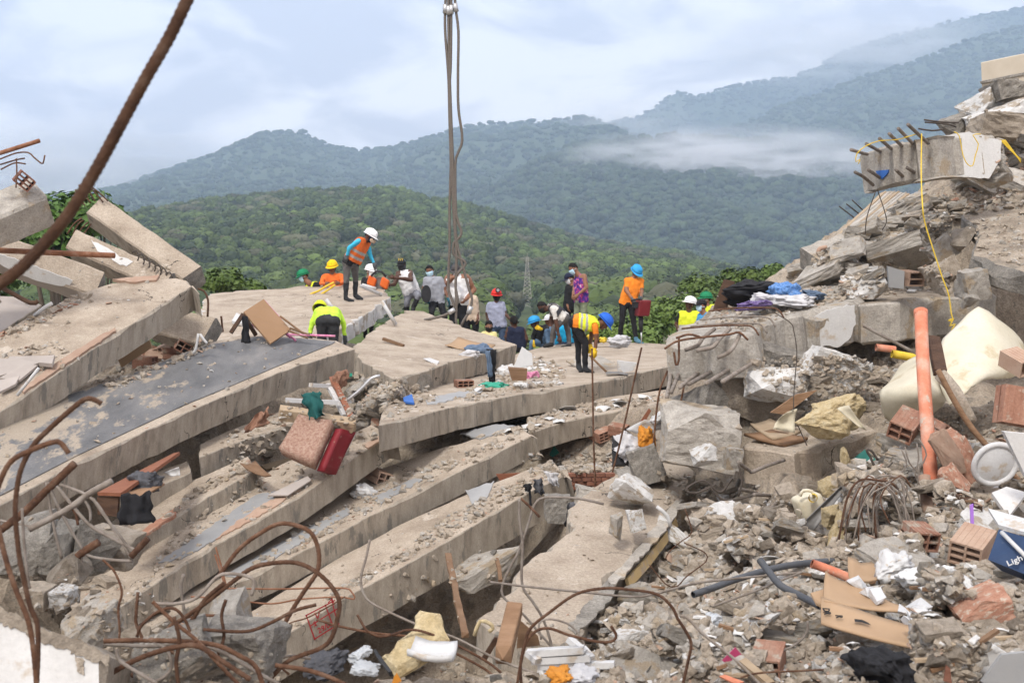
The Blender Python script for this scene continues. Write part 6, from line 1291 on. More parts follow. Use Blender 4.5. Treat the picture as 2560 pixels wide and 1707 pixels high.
# crimson padded seat
ch = empty('padded_seat', P(790, 1180, 14.7), 'overturned padded seat with patterned fabric and crimson vinyl side', 'chair seat'); Dc = 14.9
uv_plate('fabric_pad', None, [P(755, 1056, Dc + .35), P(837, 1070, Dc + .2), P(790, 1176, Dc - .15), P(706, 1139, Dc)], .14, M['quilt'], parent=ch, bend=.03, seg=8)
uv_plate('vinyl_side', None, [P(837, 1071, Dc + .19), P(872, 1080, Dc + .42), P(822, 1186, Dc + .1), P(791, 1176, Dc - .16)], .10, M['crimson'], parent=ch, bend=.015, seg=6)
uv_plate('seat_base', None, [P(872, 1080, Dc + .43), P(880, 1086, Dc + .5), P(826, 1188, Dc + .15), P(822, 1187, Dc + .1)], .05, M['white_plastic'], parent=ch)
# boards and furniture under the screed slab
dr = empty('broken_cabinet', P(270, 1300, 13.3), 'broken cabinet with reddish board top wedged under the screed slab', 'cabinet')
uv_plate('top_board', None, [P(243, 1230, 12.9), P(302, 1232, 12.7), P(449, 1129, 14.3), P(434, 1132, 14.6)], .035, M['mahog'], parent=dr)
uv_plate('bottom_board', None, [P(303, 1236, 12.75), P(343, 1248, 12.65), P(412, 1208, 13.4), P(390, 1200, 13.7)], .02, M['wood'], parent=dr)
uv_plate('side_board', None, [P(246, 1240, 12.95), P(300, 1240, 12.8), P(296, 1290, 12.8), P(248, 1285, 12.95)], .02, M['wood_dark'], parent=dr)
hang('cloth', 'black cloth hanging from the broken cabinet', [(302, 1236), (378, 1232), (382, 1308), (296, 1314)], 'black_cloth', 12.6, amp=.05)
heapcloth('cloth', 'dark grey cloth crumpled inside the broken cabinet', 358, 1208, 66, 40, 'grey_cloth', 13.2)
stand('plate_shard', 'white curved plate shard beside the broken cabinet', [(410, 1180), (448, 1166), (452, 1188), (430, 1190)], .01, 'white_plastic', 'plate', 13.9, bend=.04, seg=6)
hang('curtain', 'brown curtain bunched under the screed slab', [(640, 1035), (672, 1020), (668, 1062), (604, 1086)], 'brown_cloth', 15.6, amp=.06)
prism('wooden_beam', 'split tan timber lying over the padded seat', P(700, 1030, 15.3), P(886, 1066, 15.2), Vector((0, -.4, 1)), .12, .16, M['wood_pale'], cat='timber', rough=.02)
prism('wooden_post', 'rust coloured splintered post leaning at the mangled window frame', P(830, 944, 16.6), P(878, 1044, 15.6), Vector((1, -.4, 0)), .07, .07, M['mahog'], cat='timber', rough=.015)
wf = empty('window_frame', P(800, 1010, 16.2), 'mangled white window frame under the screed slab corner', 'window frame')
for a, b in (((714, 1000, 15.7), (845, 1006, 15.9)), ((820, 962, 16.5), (862, 1040, 15.8)), ((776, 962, 16.2), (834, 966, 16.5)), ((850, 1010, 16.2), (880, 1000, 16.8), )):
    g = box_geo((P(*a) + P(*b)) / 2, (P(*b) - P(*a)) / 2, frame(P(*b) - P(*a))[1] * .03, frame(P(*b) - P(*a))[2] * .025); new_obj('frame_bar', g[0], g[1], M['white_plastic'], wf)
rod('bent aluminium tube right of the window frame', [(862, 1005), (900, 975), (930, 945), (950, 940)], 16.3, .022, 'alu', 'metal_tube', cat='tube')
hang('cloth', 'teal green cloth hanging at the window frame', [(752, 984), (798, 978), (812, 1040), (772, 1050)], 'teal_cloth', 15.05, amp=.07)
heapcloth('cloth', 'crumpled pinkish cloth near the green scrap', 848, 948, 34, 36, 'brown_cloth', 16.4)
lay('plastic_scrap', 'small bright green plastic scrap on the grey rubble', [(858, 936), (878, 932), (882, 942), (862, 946)], .02, 'green_plastic', 'plastic', .08)
lay('plastic_scrap', 'small royal blue plastic wedge under the centre slab', [(1008, 998), (1030, 990), (1036, 1012), (1010, 1008)], .03, 'royal', 'plastic', .1)
heapcloth('plastic_bag', 'knotted white plastic bag on the slab left of centre', 911, 1237, 52, 36, 'white_plastic', None, .2, -25, 'bag')
lay('wood_board', 'pale wooden board under the padded seat', [(650, 1166), (740, 1142), (746, 1152), (665, 1176)], .03, 'wood_pale', 'board', .12)
lay('wood_board', 'torn orange veneer sheet on the slab edge', [(602, 1164), (640, 1158), (680, 1195), (632, 1185)], .015, 'wood', 'board', .1, bend=.05, seg=6)
lay('plywood_sheet', 'thin grey sheet lying below the padded seat', [(670, 1240), (770, 1192), (778, 1202), (720, 1240)], .015, 'pinkgrey', 'board', .06)
hbrick('hollow clay brick with red fins beside the slab at centre', 948, 1195, 1.0, (10, 20, 40), 'clay_pale')
hbrick('upright small red brick near the timber', 935, 1053, .6, (80, 0, 10), 'clay')
# pile of hollow bricks between the two upper left slabs
for k, (x, y, r) in enumerate([(350, 900, (20, 10, 60)), (372, 892, (80, 20, 30)), (392, 898, (10, 40, 100)), (365, 910, (0, 0, 80)), (410, 885, (30, 70, 20)), (425, 890, (5, 10, 130)), (440, 872, (60, 10, 70)), (460, 868, (10, 30, 20))]):
    hbrick(['leftmost', 'second', 'third', 'lowest', 'upright', 'sixth', 'half buried', 'rightmost'][k] + ' hollow clay brick in the heap between the two upper left slabs', x, y, 1.0, r, 'clay' if k % 2 else 'clay_pale', group='hollow bricks between the upper left slabs')
stand('cupboard_board', 'orange brown cupboard panel behind the hollow bricks at left', [(296, 893), (372, 842), (382, 868), (306, 918)], .05, 'card', 'panel', 17.2)
for pts, lb in (([(496, 834), (490, 870), (482, 884)], 'white wire lamp fitting on the screed slab edge'), ([(500, 835), (512, 852), (518, 858)], 'second white fitting strip on the screed slab edge')):
    rod(lb, pts, 17.3, .018, 'white_plastic', 'light_fitting', cat='fitting')
rod('short dark bar with blue top standing behind the screed slab', [(557, 830), (553, 790)], 19.5, .016, 'rust', 'metal_rod', cat='rod')
rod('curved rusty bar at the end of the uppermost slab', [(519, 792), (520, 750), (510, 728), (494, 722)], 18.6, .016, 'rust')
prism('timber_stick', 'short brown timber stick on the pale centre slab', P(958, 846, feet_depth(985, 856, 22) - .1), P(1006, 864, feet_depth(1000, 862, 22) - .15), Vector((0, 0, 1)), .05, .05, M['wood'], cat='timber')
for a, b, lb in (((900, 714), (955, 737), 'white plastic tube beside the rubber boots'), ((905, 712), (940, 722), 'second white plastic tube beside the rubber boots'), ((815, 748), (836, 776), 'thin white tube standing behind the neon shirt'), ((954, 752), (990, 812), 'white tube leaning against the pale centre slab')):
    h_, _ = hit(b[0], b[1]); rod(lb, [a, b], (h_.y if h_ is not None else 24) - .2, .035, 'white_plastic', 'plastic_tube', cat='tube', sharp=True)
lay('plastic_shard', 'white triangular shard on the pale centre slab', [(1058, 897), (1075, 896), (1098, 904), (1092, 914)], .01, 'white_plastic', 'shard', .03)
# clothes on the pale slab's edge
lay('cardboard_flap', 'curled brown cardboard on the edge of the pale centre slab', [(1112, 868), (1145, 848), (1238, 868), (1200, 882)], .015, 'card', 'cardboard', .06, bend=.06, seg=6)
heapcloth('clothes', 'crumpled blue denim on the pale centre slab', 1195, 880, 62, 28, 'denim')
heapcloth('clothes', 'crumpled white cloth beside the blue denim', 1172, 888, 40, 18, 'white_cloth')
hang('trousers', 'black trousers hanging down the pale slab\'s front edge', [(1216, 872), (1240, 874), (1238, 955), (1224, 956)], 'black_cloth', 19.6, amp=.05)
hang('cloth', 'grey blue cloth strip hanging beside the black trousers', [(1214, 876), (1226, 876), (1232, 940), (1220, 945)], 'denim', 19.5, amp=.03)
# litter on the driller's slab
stand('polystyrene_sheet', 'large white polystyrene sheet behind the litter', [(1282, 922), (1305, 866), (1330, 884), (1332, 912)], .04, 'styro', 'sheet', 19.6)
stand('wooden_box', 'broken brown box at the end of the pale slab', [(1270, 916), (1318, 920), (1316, 948), (1280, 948)], .2, 'wood', 'box', 18.8)
heapcloth('plastic_bag', 'crumpled white bag in front of the broken brown box', 1272, 940, 48, 40, 'white_plastic', None, .25, 0, 'bag')
heapcloth('plastic_bag', 'turquoise and clear plastic bag at the litter\'s front', 1236, 968, 56, 18, 'green_plastic', None, .2, 0, 'bag')
heapcloth('plastic_bag', 'pink white bag among the litter', 1325, 945, 34, 26, 'pink', None, .2, 0, 'bag')
lay('pvc_strip', 'white plastic strip lying at the front of the litter', [(1168, 986), (1204, 964), (1209, 970), (1176, 993)], .02, 'white_plastic', 'strip', .04)
hbrick('red hollow brick at the left of the litter', 1160, 966, .9, (0, 0, 15), 'clay', 3, 3)
for k, (x, y, w_, m) in enumerate([(1345, 925, 26, 'paper'), (1365, 930, 22, 'paper'), (1400, 960, 14, 'white_plastic'), (1300, 965, 26, 'paper'), (1312, 966, 22, 'white_plastic'), (1345, 960, 20, 'paper'), (1355, 915, 18, 'paper'), (1320, 925, 22, 'paper')]):
    heapcloth('paper_scrap', 'crumpled paper scrap in the litter on the driller\'s slab', x, y, w_, w_ * .5, m, None, .12, 0, 'paper', 'paper scraps on the driller\'s slab')
lay('plasterboard', 'broken white plasterboard flat on the driller\'s slab', [(1415, 905), (1500, 892), (1560, 925), (1470, 935)], .03, 'conc_lt', 'board', .03)
stand('broken_sink', 'white broken box fixture behind the shovel blade', [(1542, 900), (1590, 906), (1582, 925), (1545, 932)], .12, 'white_plastic', 'fixture')
heapcloth('cloth', 'white cloth heap left of the driller\'s shoes', 1548, 855, 44, 24, 'white_cloth')
for k, (x, y, m) in enumerate([(1478, 843, 'rope_y'), (1508, 850, 'rope_y'), (1495, 852, 'wood_dark'), (1528, 850, 'white_plastic')]):
    heapcloth('litter_scrap', ['yellow wrapper behind the bent man', 'second yellow wrapper behind the bent man', 'dark jar behind the bent man', 'pale scrap left of the driller'][k], x, y, 16, 10, m, 26.5, .15, 0, 'litter')
# shovel, drill, saw, guard
sv = empty('shovel', P(1530, 935, D18 - .3), 'shovel with dark blade and wooden handle at the bent man\'s hands', 'shovel')
g = tube_geo([P(1474, 888, D18 - .2), P(1498, 912, D18 - .28), P(1523, 936, D18 - .35)], .018, 8); new_obj('handle', g[0], g[1], M['wood'], sv, True)
hh, hn = hit(1540, 938); zz = (hh + Vector((0, 0, .03))) if hh is not None else P(1540, 938, D18 - .4)
uv_plate('blade', None, [zz + Vector((-.16, -.12, .02)), zz + Vector((.18, -.10, 0)), zz + Vector((.2, .12, 0)), zz + Vector((-.16, .10, .03))], .012, M['metal_sheet'], parent=sv, bend=.03, seg=6)
jk = empty('jackhammer', P(1604, 858, D19 - .45), 'dark red motor breaker held by the driller', 'jackhammer'); Dj = D19 - .45
M['maroon'] = mat('maroon_casing', [(0.13, 0.012, 0.016), (0.19, 0.022, 0.026)], 6, .4); M['tool_black'] = mat('tool_black', [(0.012, 0.012, 0.014), (0.03, 0.03, 0.032)], 6, .5)
g = box_geo(P(1607, 770, Dj), Vector((.13, .03, 0)), Vector((-.03, .12, 0)), Vector((.02, 0, .17))); ob = new_obj('motor_casing', g[0], g[1], M['maroon'], jk); b_ = ob.modifiers.new('b', 'BEVEL'); b_.width = .03; b_.segments = 2
g = box_geo(P(1590, 762, Dj), Vector((.08, 0, 0)), Vector((0, .10, 0)), Vector((0, 0, .06))); new_obj('engine_block', g[0], g[1], M['tool_black'], jk)
g = tube_geo([P(1578, 752, Dj - .1), P(1592, 748, Dj - .15), P(1604, 749, Dj - .1)], .02, 6); new_obj('grip', g[0], g[1], M['tool_black'], jk, True)
g = tube_geo([P(1602, 790, Dj), P(1602, 815, Dj), P(1603, 829, Dj)], [.055, .048, .035], 10); new_obj('barrel', g[0], g[1], M['tool_black'], jk, True)
g = tube_geo([P(1603, 828, Dj), P(1604, 858, Dj)], [.018, .012], 8); new_obj('chisel', g[0], g[1], M['alu'], jk, True)
sw = empty('cutoff_saw', P(945, 725, 27.7), 'orange cut-off saw between the crouching man and the tank top', 'saw')
M['saw_orange'] = mat('saw_orange', [(0.62, 0.10, 0.015), (0.70, 0.15, 0.02)], 6, .45)
for c, a in (((930, 704, 27.6), .085), ((962, 708, 27.5), .08)):
    g = box_geo(P(*c), Vector((a, 0, -.05)), Vector((0, .1, 0)), Vector((.03, 0, .10))); ob = new_obj('motor_housing', g[0], g[1], M['saw_orange'], sw); b_ = ob.modifiers.new('b', 'BEVEL'); b_.width = .04; b_.segments = 3
g = tube_geo([P(928, 690, 27.5), P(940, 678, 27.5), P(955, 680, 27.5), P(965, 692, 27.5)], .025, 6); new_obj('handle', g[0], g[1], M['tool_black'], sw, True)
g = tube_geo([P(946, 712, 27.65), P(946, 712, 27.6)], .17, 24); new_obj('cutting_disc', g[0], g[1], M['metal_sheet'], sw)
g = tube_geo([P(1066, 735, 27.65), P(1065.5, 735, 27.6)], .17, 24); V = [Vector((v.x * 1, v.y, v.z)) for v in g[0]]; c_ = sum(V, Vector()) / len(V); V = [Vector((c_.x + (v.x - c_.x) * .62, v.y, c_.z + (v.z - c_.z) * 1.12)) for v in V]
tag(new_obj('rubber_basin', V, g[1], M['tool_black']), 'black oval rubber basin held by the man in the grey printed t-shirt', 'basin')
hl_ = P(1244, 725, 28.82); g = tube_geo([hl_, hl_ + Vector((.01, -.05, 0))], .055, 14)
hlamp = new_obj('headlamp', g[0], g[1], M['tool_black']); tag(hlamp, 'round headlamp on the red helmet', 'headlamp'); g = tube_geo([hl_ + Vector((.01, -.05, 0)), hl_ + Vector((.011, -.056, 0))], .035, 12); new_obj('lens', g[0], g[1], M['alu'], hlamp)
text_on('NY', bpy.data.objects['person.004'] if False else empty('cap_emblem', P(1002, 649, 28.06), 'small gold emblem on the front of the black cap', 'emblem'), P(1002, 649, 28.04), (1, 0, 0), (0, 0, 1), .085, M['rope_y'], 'lettering')
# print on the grey shirt
patch_c = P(1081, 718, 27.80)
STATIC2 = None

# yellow painted edge of the fallen wall slab
for q in ([(1690, 1280), (1662, 1322)], [(1662, 1322), (1618, 1378)], [(1618, 1378), (1570, 1430)]):
    pts = [rp(Vector(s16['_a']), Vector(s16['_n']), *q[0]), rp(Vector(s16['_a']), Vector(s16['_n']), *q[1])]; dn = Vector((.02, -.02, -.075)); ot = Vector((.0, .0, -.05))
    uv_plate('yellow_paint', None, [pts[0] + ot, pts[1] + ot, pts[1] + ot + dn, pts[0] + ot + dn], .03, M['yellow_wall'], parent=s16)
# suitcase, brick ledge and clothes at the slab ends
sc_ = empty('suitcase', P(1570, 1160, 14.6), 'open black suitcase spilling white and orange clothes', 'suitcase')
uv_plate('shell', None, [P(1528, 1092, 14.6), P(1545, 1090, 14.9), P(1610, 1150, 14.6), P(1530, 1160, 14.3)], .12, M['black_cloth'], parent=sc_, bend=.03, seg=6)
uv_plate('lid', None, [P(1532, 1100, 14.35), P(1602, 1158, 14.2), P(1600, 1166, 14.25), P(1530, 1166, 14.2)], .06, M['tool_black'], parent=sc_)
heapcloth('clothes', 'white grey clothes bulging from the open suitcase', 1572, 1122, 66, 52, 'white_cloth', 14.2, .3, -35)
heapcloth('clothes', 'orange yellow cloth beside the open suitcase', 1617, 1104, 36, 52, 'orange_cloth', 14.0, .25, 20)
stand('broken_appliance', 'broken white plastic appliance above the open suitcase', [(1565, 1072), (1612, 1048), (1662, 1062), (1612, 1090)], .06, 'white_plastic', 'appliance', 14.4, bend=.03, seg=5)
heapcloth('plastic_bag', 'pale blue plastic bag near the thin rods', 1655, 1052, 44, 28, 'white_plastic', 14.3, .25, 30, 'bag')
stand('brown_board', 'dark brown board strip rising beside the rebar beam', [(1590, 1068), (1622, 1020), (1628, 1026), (1600, 1075)], .02, 'mahog', 'board', 14.6)
hbrick('hollow clay brick on the rubble left of the suitcase', 1502, 1088, .9, (10, -15, 30), 'clay', 3, 3)
hbrick('second hollow clay brick beside the suitcase', 1546, 1078, .85, (5, -10, 60), 'clay')
lg = prism('brick_ledge', 'low brown brick ledge behind the fallen wall slab', P(1415, 1178, 15.9), P(1530, 1168, 16.2), Vector((0, 0, 1)), .5, .06, M['conc_lt'], cat='wall')
bm_ = None
for r_ in range(4):
    for c_i in range(5):
        x0 = 1418 + c_i * 24 - (r_ % 2) * 11; p = P(x0 + 10, 1186 + r_ * 10.5, 15.75)
        g = box_geo(p, Vector((.054, .012, 0)), Vector((-.01, .05, 0)), Vector((0, 0, .022)))
        if bm_ is None:
            bm_ = bpy.data.meshes.new('brick'); bm_.from_pydata([tuple(v - p) for v in g[0]], [], g[1]); bm_.materials.append(M['brickred'])
        o = bpy.data.objects.new('brick', bm_); COL.objects.link(o); o.parent = lg; o.location = p - Vector(lg['_o']) + Vector((0, random.uniform(-.006, .006), 0)); o['_o'] = lg['_o']
p0, p1 = P(1415, 1200, 16.05), P(1530, 1192, 16.1)
prism('mortar_core', None, p0 + Vector((0, -.19, -.06)), p1 + Vector((0, -.19, -.06)), Vector((0, 0, 1)), .16, .22, M['conc_grey'], parent=lg)
stand('roof_panel', 'rusty brown panel under the end of the long lower slab', [(1240, 1184), (1318, 1180), (1318, 1202), (1258, 1214)], .03, 'mahog', 'panel', 15.9)
lay('green_board', 'dark green board scrap in the gap beside the brick ledge', [(1374, 1138), (1385, 1116), (1398, 1132), (1382, 1142)], .02, 'teal_paint', 'board', .15)
hang('cloth', 'pale mottled cloth hanging at the end of the lowest slab', [(1358, 1178), (1395, 1182), (1398, 1218), (1380, 1214)], 'white_cloth', 15.0, amp=.05)
hang('cloth', 'charcoal cloth hanging over the lowest slab edge', [(1334, 1198), (1354, 1196), (1364, 1238), (1336, 1232)], 'grey_cloth', 14.9, amp=.05)
hang('cloth', 'black rag dangling over the lowest slab edge', [(1308, 1210), (1330, 1208), (1328, 1228), (1312, 1228)], 'black_cloth', 14.85, amp=.03)
hang('cloth', 'thin black strap dangling below the black rag', [(1321, 1226), (1327, 1226), (1330, 1264), (1324, 1264)], 'black_cloth', 14.85, amp=.01)
hang('cloth', 'grey rag hanging between the lowest slab and the fallen wall slab', [(1420, 1258), (1452, 1252), (1438, 1300), (1412, 1316)], 'grey_cloth', 12.8, amp=.06)
rod('white bent pipe piece on the rim of the fallen wall slab', [(1642, 1266), (1668, 1288), (1676, 1315)], 10.7, .016, 'white_plastic', 'plastic_pipe', cat='pipe')
prism('wooden_prop', 'square wooden prop standing under the lowest slab', P(1120, 1385, 13.0), P(1162, 1586, 11.0), Vector((1, 0, 0)), .05, .06, M['wood'], cat='timber')
prism('wooden_prop', 'thin second prop deep in the pit', P(1243, 1395, 13.2), P(1254, 1450, 12.9), Vector((1, 0, 0)), .04, .04, M['wood'], cat='timber')
prism('wooden_post', 'cracked square wooden post in the foreground', P(1285, 1522, 7.0), P(1258, 1642, 6.6), Vector((1, 0, 0)), .09, .085, M['wood'], cat='timber', rough=.006)
stand('wood_board', 'brown veneer board leaning behind the cracked post', [(1296, 1545), (1345, 1588), (1350, 1610), (1292, 1618)], .015, 'wood', 'board', 7.2)
stand('wood_board', 'slanting dark board left of the cracked post', [(1236, 1590), (1250, 1592), (1216, 1648), (1205, 1640)], .02, 'wood_dark', 'board', 6.9)
rod('yellow bent plastic tube left of the cracked post', [(1186, 1588), (1200, 1552), (1225, 1558), (1232, 1570), (1222, 1578)], 7.3, .012, 'foam', 'bent_plastic_tube', cat='tube')
# foam board and white pan at the bottom
fo = slab('fridge_panel', 'broken fridge panel of yellow foam in the lower centre', (1020, 1610, 6.3), (1100, 1580, 6.5), 0, [(937, 1640), (985, 1592), (1005, 1578), (1032, 1535), (1048, 1522), (1092, 1530), (1120, 1592), (1078, 1636), (1030, 1668), (985, 1692)], .06, [M['foam'], M['foam']], nrm=Vector((-.25, -.72, .62)).normalized(), rough=.022, chip=.03, cat='panel', step=.03, solidify=False)
uv_plate('liner', None, [P(1040, 1575, 6.5), P(1056, 1570, 6.5), P(1050, 1640, 6.2), P(1034, 1640, 6.2)], .02, M['white_plastic'], parent=fo)
uv_plate('edge_trim', None, [P(937, 1636, 6.15), P(944, 1634, 6.15), P(985, 1690, 5.95), P(975, 1690, 5.95)], .03, M['tool_black'], parent=fo)
uv_plate('white_pan', None, [P(1018, 1648, 6.1), P(1040, 1612, 6.3), P(1145, 1625, 6.2), P(1130, 1662, 6.0)], .03, M['white_plastic'], parent=fo, bend=.04, seg=6)
stand('orange_scrap', 'orange plastic scrap below the foam panel', [(985, 1690), (992, 1680), (1004, 1700), (978, 1712)], .01, 'orange_cloth', 'plastic', 5.8)
heapcloth('cloth', 'dark slate cloth in the pit below the spray painted slab', 808, 1672, 84, 34, 'grey_cloth', 6.2, .25, 10)
heapcloth('plastic_bottle', 'crushed clear bottle beside the dark slate cloth', 896, 1640, 48, 22, 'clearpl', 6.3, .1, 5, 'bottle')
heapcloth('plastic_bottle', 'second crushed clear bottle near the foam panel', 910, 1676, 54, 24, 'clearpl', 6.1, .1, -5, 'bottle')
# white frames bottom centre
wfr = empty('window_frame', P(1420, 1660, 5.7), 'broken white plastic window frame lying in the bottom centre', 'window frame')
for a, b, w_ in (((1318, 1632), (1460, 1622), .022), ((1330, 1650), (1476, 1642), .022), ((1320, 1630), (1345, 1652), .018), ((1455, 1620), (1478, 1645), .018), ((1345, 1664), (1536, 1660), .02), ((1422, 1596), (1462, 1630), .018), ((1460, 1628), (1478, 1690), .018), ((1360, 1680), (1500, 1672), .015)):
    A_, B_ = P(a[0], a[1], 5.7), P(b[0], b[1], 5.65); g = box_geo((A_ + B_) / 2, (B_ - A_) / 2, frame(B_ - A_)[1] * w_, frame(B_ - A_)[2] * w_ * .7); new_obj('frame_bar', g[0], g[1], M['white_plastic'], wfr)
heapcloth('book', 'printed orange and white booklet at the bottom edge', 1400, 1698, 56, 26, 'orange_cloth', 5.2, .15, 0, 'booklet')
heapcloth('cloth', 'white printed cloth at the bottom edge', 1450, 1700, 70, 24, 'white_cloth', 5.2, .15, 0)
# graffiti
h1_, n1_ = hit(800, 1555)
gr = empty('graffiti', h1_, 'red spray painted box with survey marks and a date on the lowest slab', 'graffiti')
def gl(a, b, w_=3.4):
    A_, B_ = rp(h1_, n1_, *a) + n1_ * .012, rp(h1_, n1_, *b) + n1_ * .012; d_ = (B_ - A_).normalized(); s_ = d_.cross(n1_) * (w_ * h1_.y / F / 2)
    V = [A_ - s_ - d_ * .01, B_ - s_ + d_ * .01, B_ + s_ + d_ * .01, A_ + s_ - d_ * .01]; return V, [(0, 1, 2, 3)] if (V[1] - V[0]).cross(V[2] - V[0]).dot(n1_) > 0 else [(3, 2, 1, 0)]
mb = MB()
for a, b in (((764, 1537), (812, 1512)), ((812, 1512), (834, 1500)), ((764, 1537), (785, 1596)), ((785, 1596), (845, 1558)), ((776, 1562), (842, 1520)), ((812, 1512), (828, 1556)), ((828, 1500), (838, 1540)), ((820, 1504), (828, 1496)), ((828, 1496), (834, 1508)), ((786, 1532), (793, 1546)), ((793, 1546), (797, 1526))): mb.add(*gl(a, b))
mb.build('marks', M['red_ink'], gr)
xa = (rp(h1_, n1_, 840, 1535) - rp(h1_, n1_, 780, 1570)); ya = n1_.cross(xa)
if ya.z < 0: ya = -ya
text_on('29/06', gr, rp(h1_, n1_, 812, 1566) + n1_ * .012, xa, ya, 17 * h1_.y / F * 1.25, M['red_ink'], 'lettering', bold=.01); text_on('2', gr, rp(h1_, n1_, 786, 1558) + n1_ * .012, xa, ya, 15 * h1_.y / F * 1.25, M['red_ink'], 'lettering', bold=.01)
# right-hand side: pipes, cream sheet, foam, boards, bricks
pv = empty('drain_pipe', P(2318, 1250, 9.6), 'long vertical orange plastic drain pipe at right', 'pipe')
g = tube_geo(smooth_path([P(2302, 778, 10.6), P(2306, 880, 10.3), P(2313, 1000, 10.0), P(2322, 1120, 9.8), P(2330, 1230, 9.7)], .1), .053, 18); new_obj('pipe', g[0], g[1], M['pvc_orange'], pv, True)
g = tube_geo(smooth_path([P(2311, 1190, 9.3), P(2316, 1250, 9.2), P(2322, 1278, 9.15), P(2338, 1310, 9.1)], .05), .042, 16); new_obj('elbow', g[0], g[1], M['clay_pale'], pv, True)
g = tube_geo([P(2302, 776, 10.6), P(2302, 792, 10.57)], .057, 18); new_obj('collar', g[0], g[1], M['pvc_orange'], pv, True)
def pipe(label, pts, d, r, m):
    path = smooth_path([P(q[0], q[1], q[2] if len(q) > 2 else d) for q in pts], .04); o_ = tube_geo(path, r, 14, caps=False); i_ = tube_geo(path, r * .82, 14, caps=False)
    n = 14; k = len(o_[0]); V = o_[0] + i_[0]; Fc = o_[1] + [tuple(reversed([k + q for q in f])) for f in i_[1]]
    for e in (0, (len(path) - 1) * n):
        for j in range(n): Fc.append((e + j, k + e + j, k + e + (j + 1) % n, e + (j + 1) % n) if e else (e + (j + 1) % n, k + e + (j + 1) % n, k + e + j, e + j))
    o = new_obj('plastic_pipe', V, Fc, M[m], None, True); return tag(o, label, 'pipe')
pipe('short bright orange pipe lying on the crushed carton', [(2030, 1408), (2075, 1424), (2124, 1444)], 6.7, .024, 'pvc_orange')
pipe('dark grey elbow pipe pointing up in the debris slope', [(1900, 1400, 7.0), (1925, 1432, 6.9), (1950, 1462, 6.8), (1995, 1486, 6.7), (2050, 1514, 6.5)], 6.8, .020, 'pvc_dark')
pipe('long dark grey pipe lying across the debris slope', [(1733, 1486, 7.2), (1790, 1466, 7.3), (1845, 1446, 7.4), (1965, 1414, 7.6), (2112, 1398, 7.8)], 7.4, .020, 'pvc_dark')
pipe('small orange pipe end in the dark under the beam', [(2190, 868), (2238, 874)], 12.6, .035, 'pvc_orange'); pipe('yellow corrugated hose under the beam', [(2230, 884), (2262, 890), (2295, 896)], 12.4, .04, 'rope_y')
# cream plastic tank piece: bent shell
def sheet(label, rows, d_rows, m, name='plastic_sheet', cat='sheet', t=.02):
    """curved shell lofted through rows of photo points; every row has the same number of points"""
    Pn = [[P(x, y, dd) for (x, y), dd in zip(r_, dr_)] for r_, dr_ in zip(rows, d_rows)]
    rows2 = [smooth_path(r_, .18) for r_ in Pn]; n = min(len(r_) for r_ in rows2) ; n = max(n, 12)
    def res(path, n):
        L_ = [0]
        for a, b in zip(path[:-1], path[1:]): L_.append(L_[-1] + (b - a).length)
        out = []
        for k in range(n):
            s = L_[-1] * k / (n - 1); i = max(0, min(len(path) - 2, int(np.searchsorted(L_, s)) - 1)); u = (s - L_[i]) / max(1e-6, L_[i + 1] - L_[i]); out.append(path[i].lerp(path[i + 1], u))
        return out
    R_ = [res(r_, 24) for r_ in rows2]; cols = [smooth_path([R_[j][k] for j in range(len(R_))], .12) for k in range(24)]; G = [res(c, 20) for c in cols]
    V = [G[i][j] for i in range(24) for j in range(20)]; Fc = [(i * 20 + j, (i + 1) * 20 + j, (i + 1) * 20 + j + 1, i * 20 + j + 1) for i in range(23) for j in range(19)]
    o = new_obj(name, V, Fc, M[m], None, True); tag(o, label, cat); md = o.modifiers.new('t', 'SOLIDIFY'); md.thickness = t; return o
sheet('large bent cream plastic tank sheet at right', [[(2360, 850), (2400, 812), (2444, 770), (2490, 800), (2530, 830), (2556, 862)], [(2345, 900), (2400, 880), (2450, 870), (2500, 875), (2540, 890), (2560, 900)], [(2350, 960), (2390, 955), (2430, 945), (2470, 935), (2520, 925), (2548, 930)], [(2375, 1015), (2395, 1000), (2420, 980), (2440, 950), (2480, 945), (2520, 945)]], [[11.7, 11.75, 11.9, 11.9, 12.0, 12.1], [11.4, 11.35, 11.35, 11.4, 11.6, 11.8], [11.1, 11.0, 11.0, 11.05, 11.25, 11.5], [10.8, 10.8, 10.85, 11.0, 11.1, 11.3]], 'cream_plastic')
sheet('lower cream plastic tank piece behind the orange pipe', [[(2255, 915), (2280, 900), (2310, 890), (2340, 900), (2365, 920)], [(2225, 960), (2260, 950), (2300, 945), (2340, 955), (2375, 975)], [(2203, 985), (2240, 985), (2290, 980), (2330, 985), (2360, 1000)], [(2215, 1040), (2250, 1062), (2300, 1050), (2330, 1030), (2355, 1010)]], [[12.2, 12.1, 12.0, 12.0, 12.1], [11.8, 11.5, 11.3, 11.3, 11.5], [11.4, 11.1, 10.9, 10.9, 11.1], [11.6, 11.5, 11.4, 11.4, 11.5]], 'cream_plastic')
tr_ = prism('door_frame_strip', 'long curved wooden frame strip lying across the cream sheet', P(2334, 850, 10.6), P(2350, 930, 10.2), Vector((1, 0, 0)), .06, .10, M['wood_dark'], cat='timber', rough=.004)
rod('long thin grey brown trim strip running down to the right edge', [(2345, 925), (2385, 1000), (2430, 1070), (2500, 1150), (2600, 1260)], 9.6, .022, 'wood', 'trim_strip', cat='strip')
rod('clay crusted strip beside the trim strip', [(2350, 935), (2385, 975), (2410, 1020), (2428, 1055)], 9.9, .05, 'chunk', 'crusted_strip', cat='strip')
FO = 'yellow foam'
chunk('big torn mass of yellow insulation foam at right', 2050, 1050, 130, 90, 11.4, 'foam', .4, -5, 'insulation_foam', 'foam', None, FOAM, False)
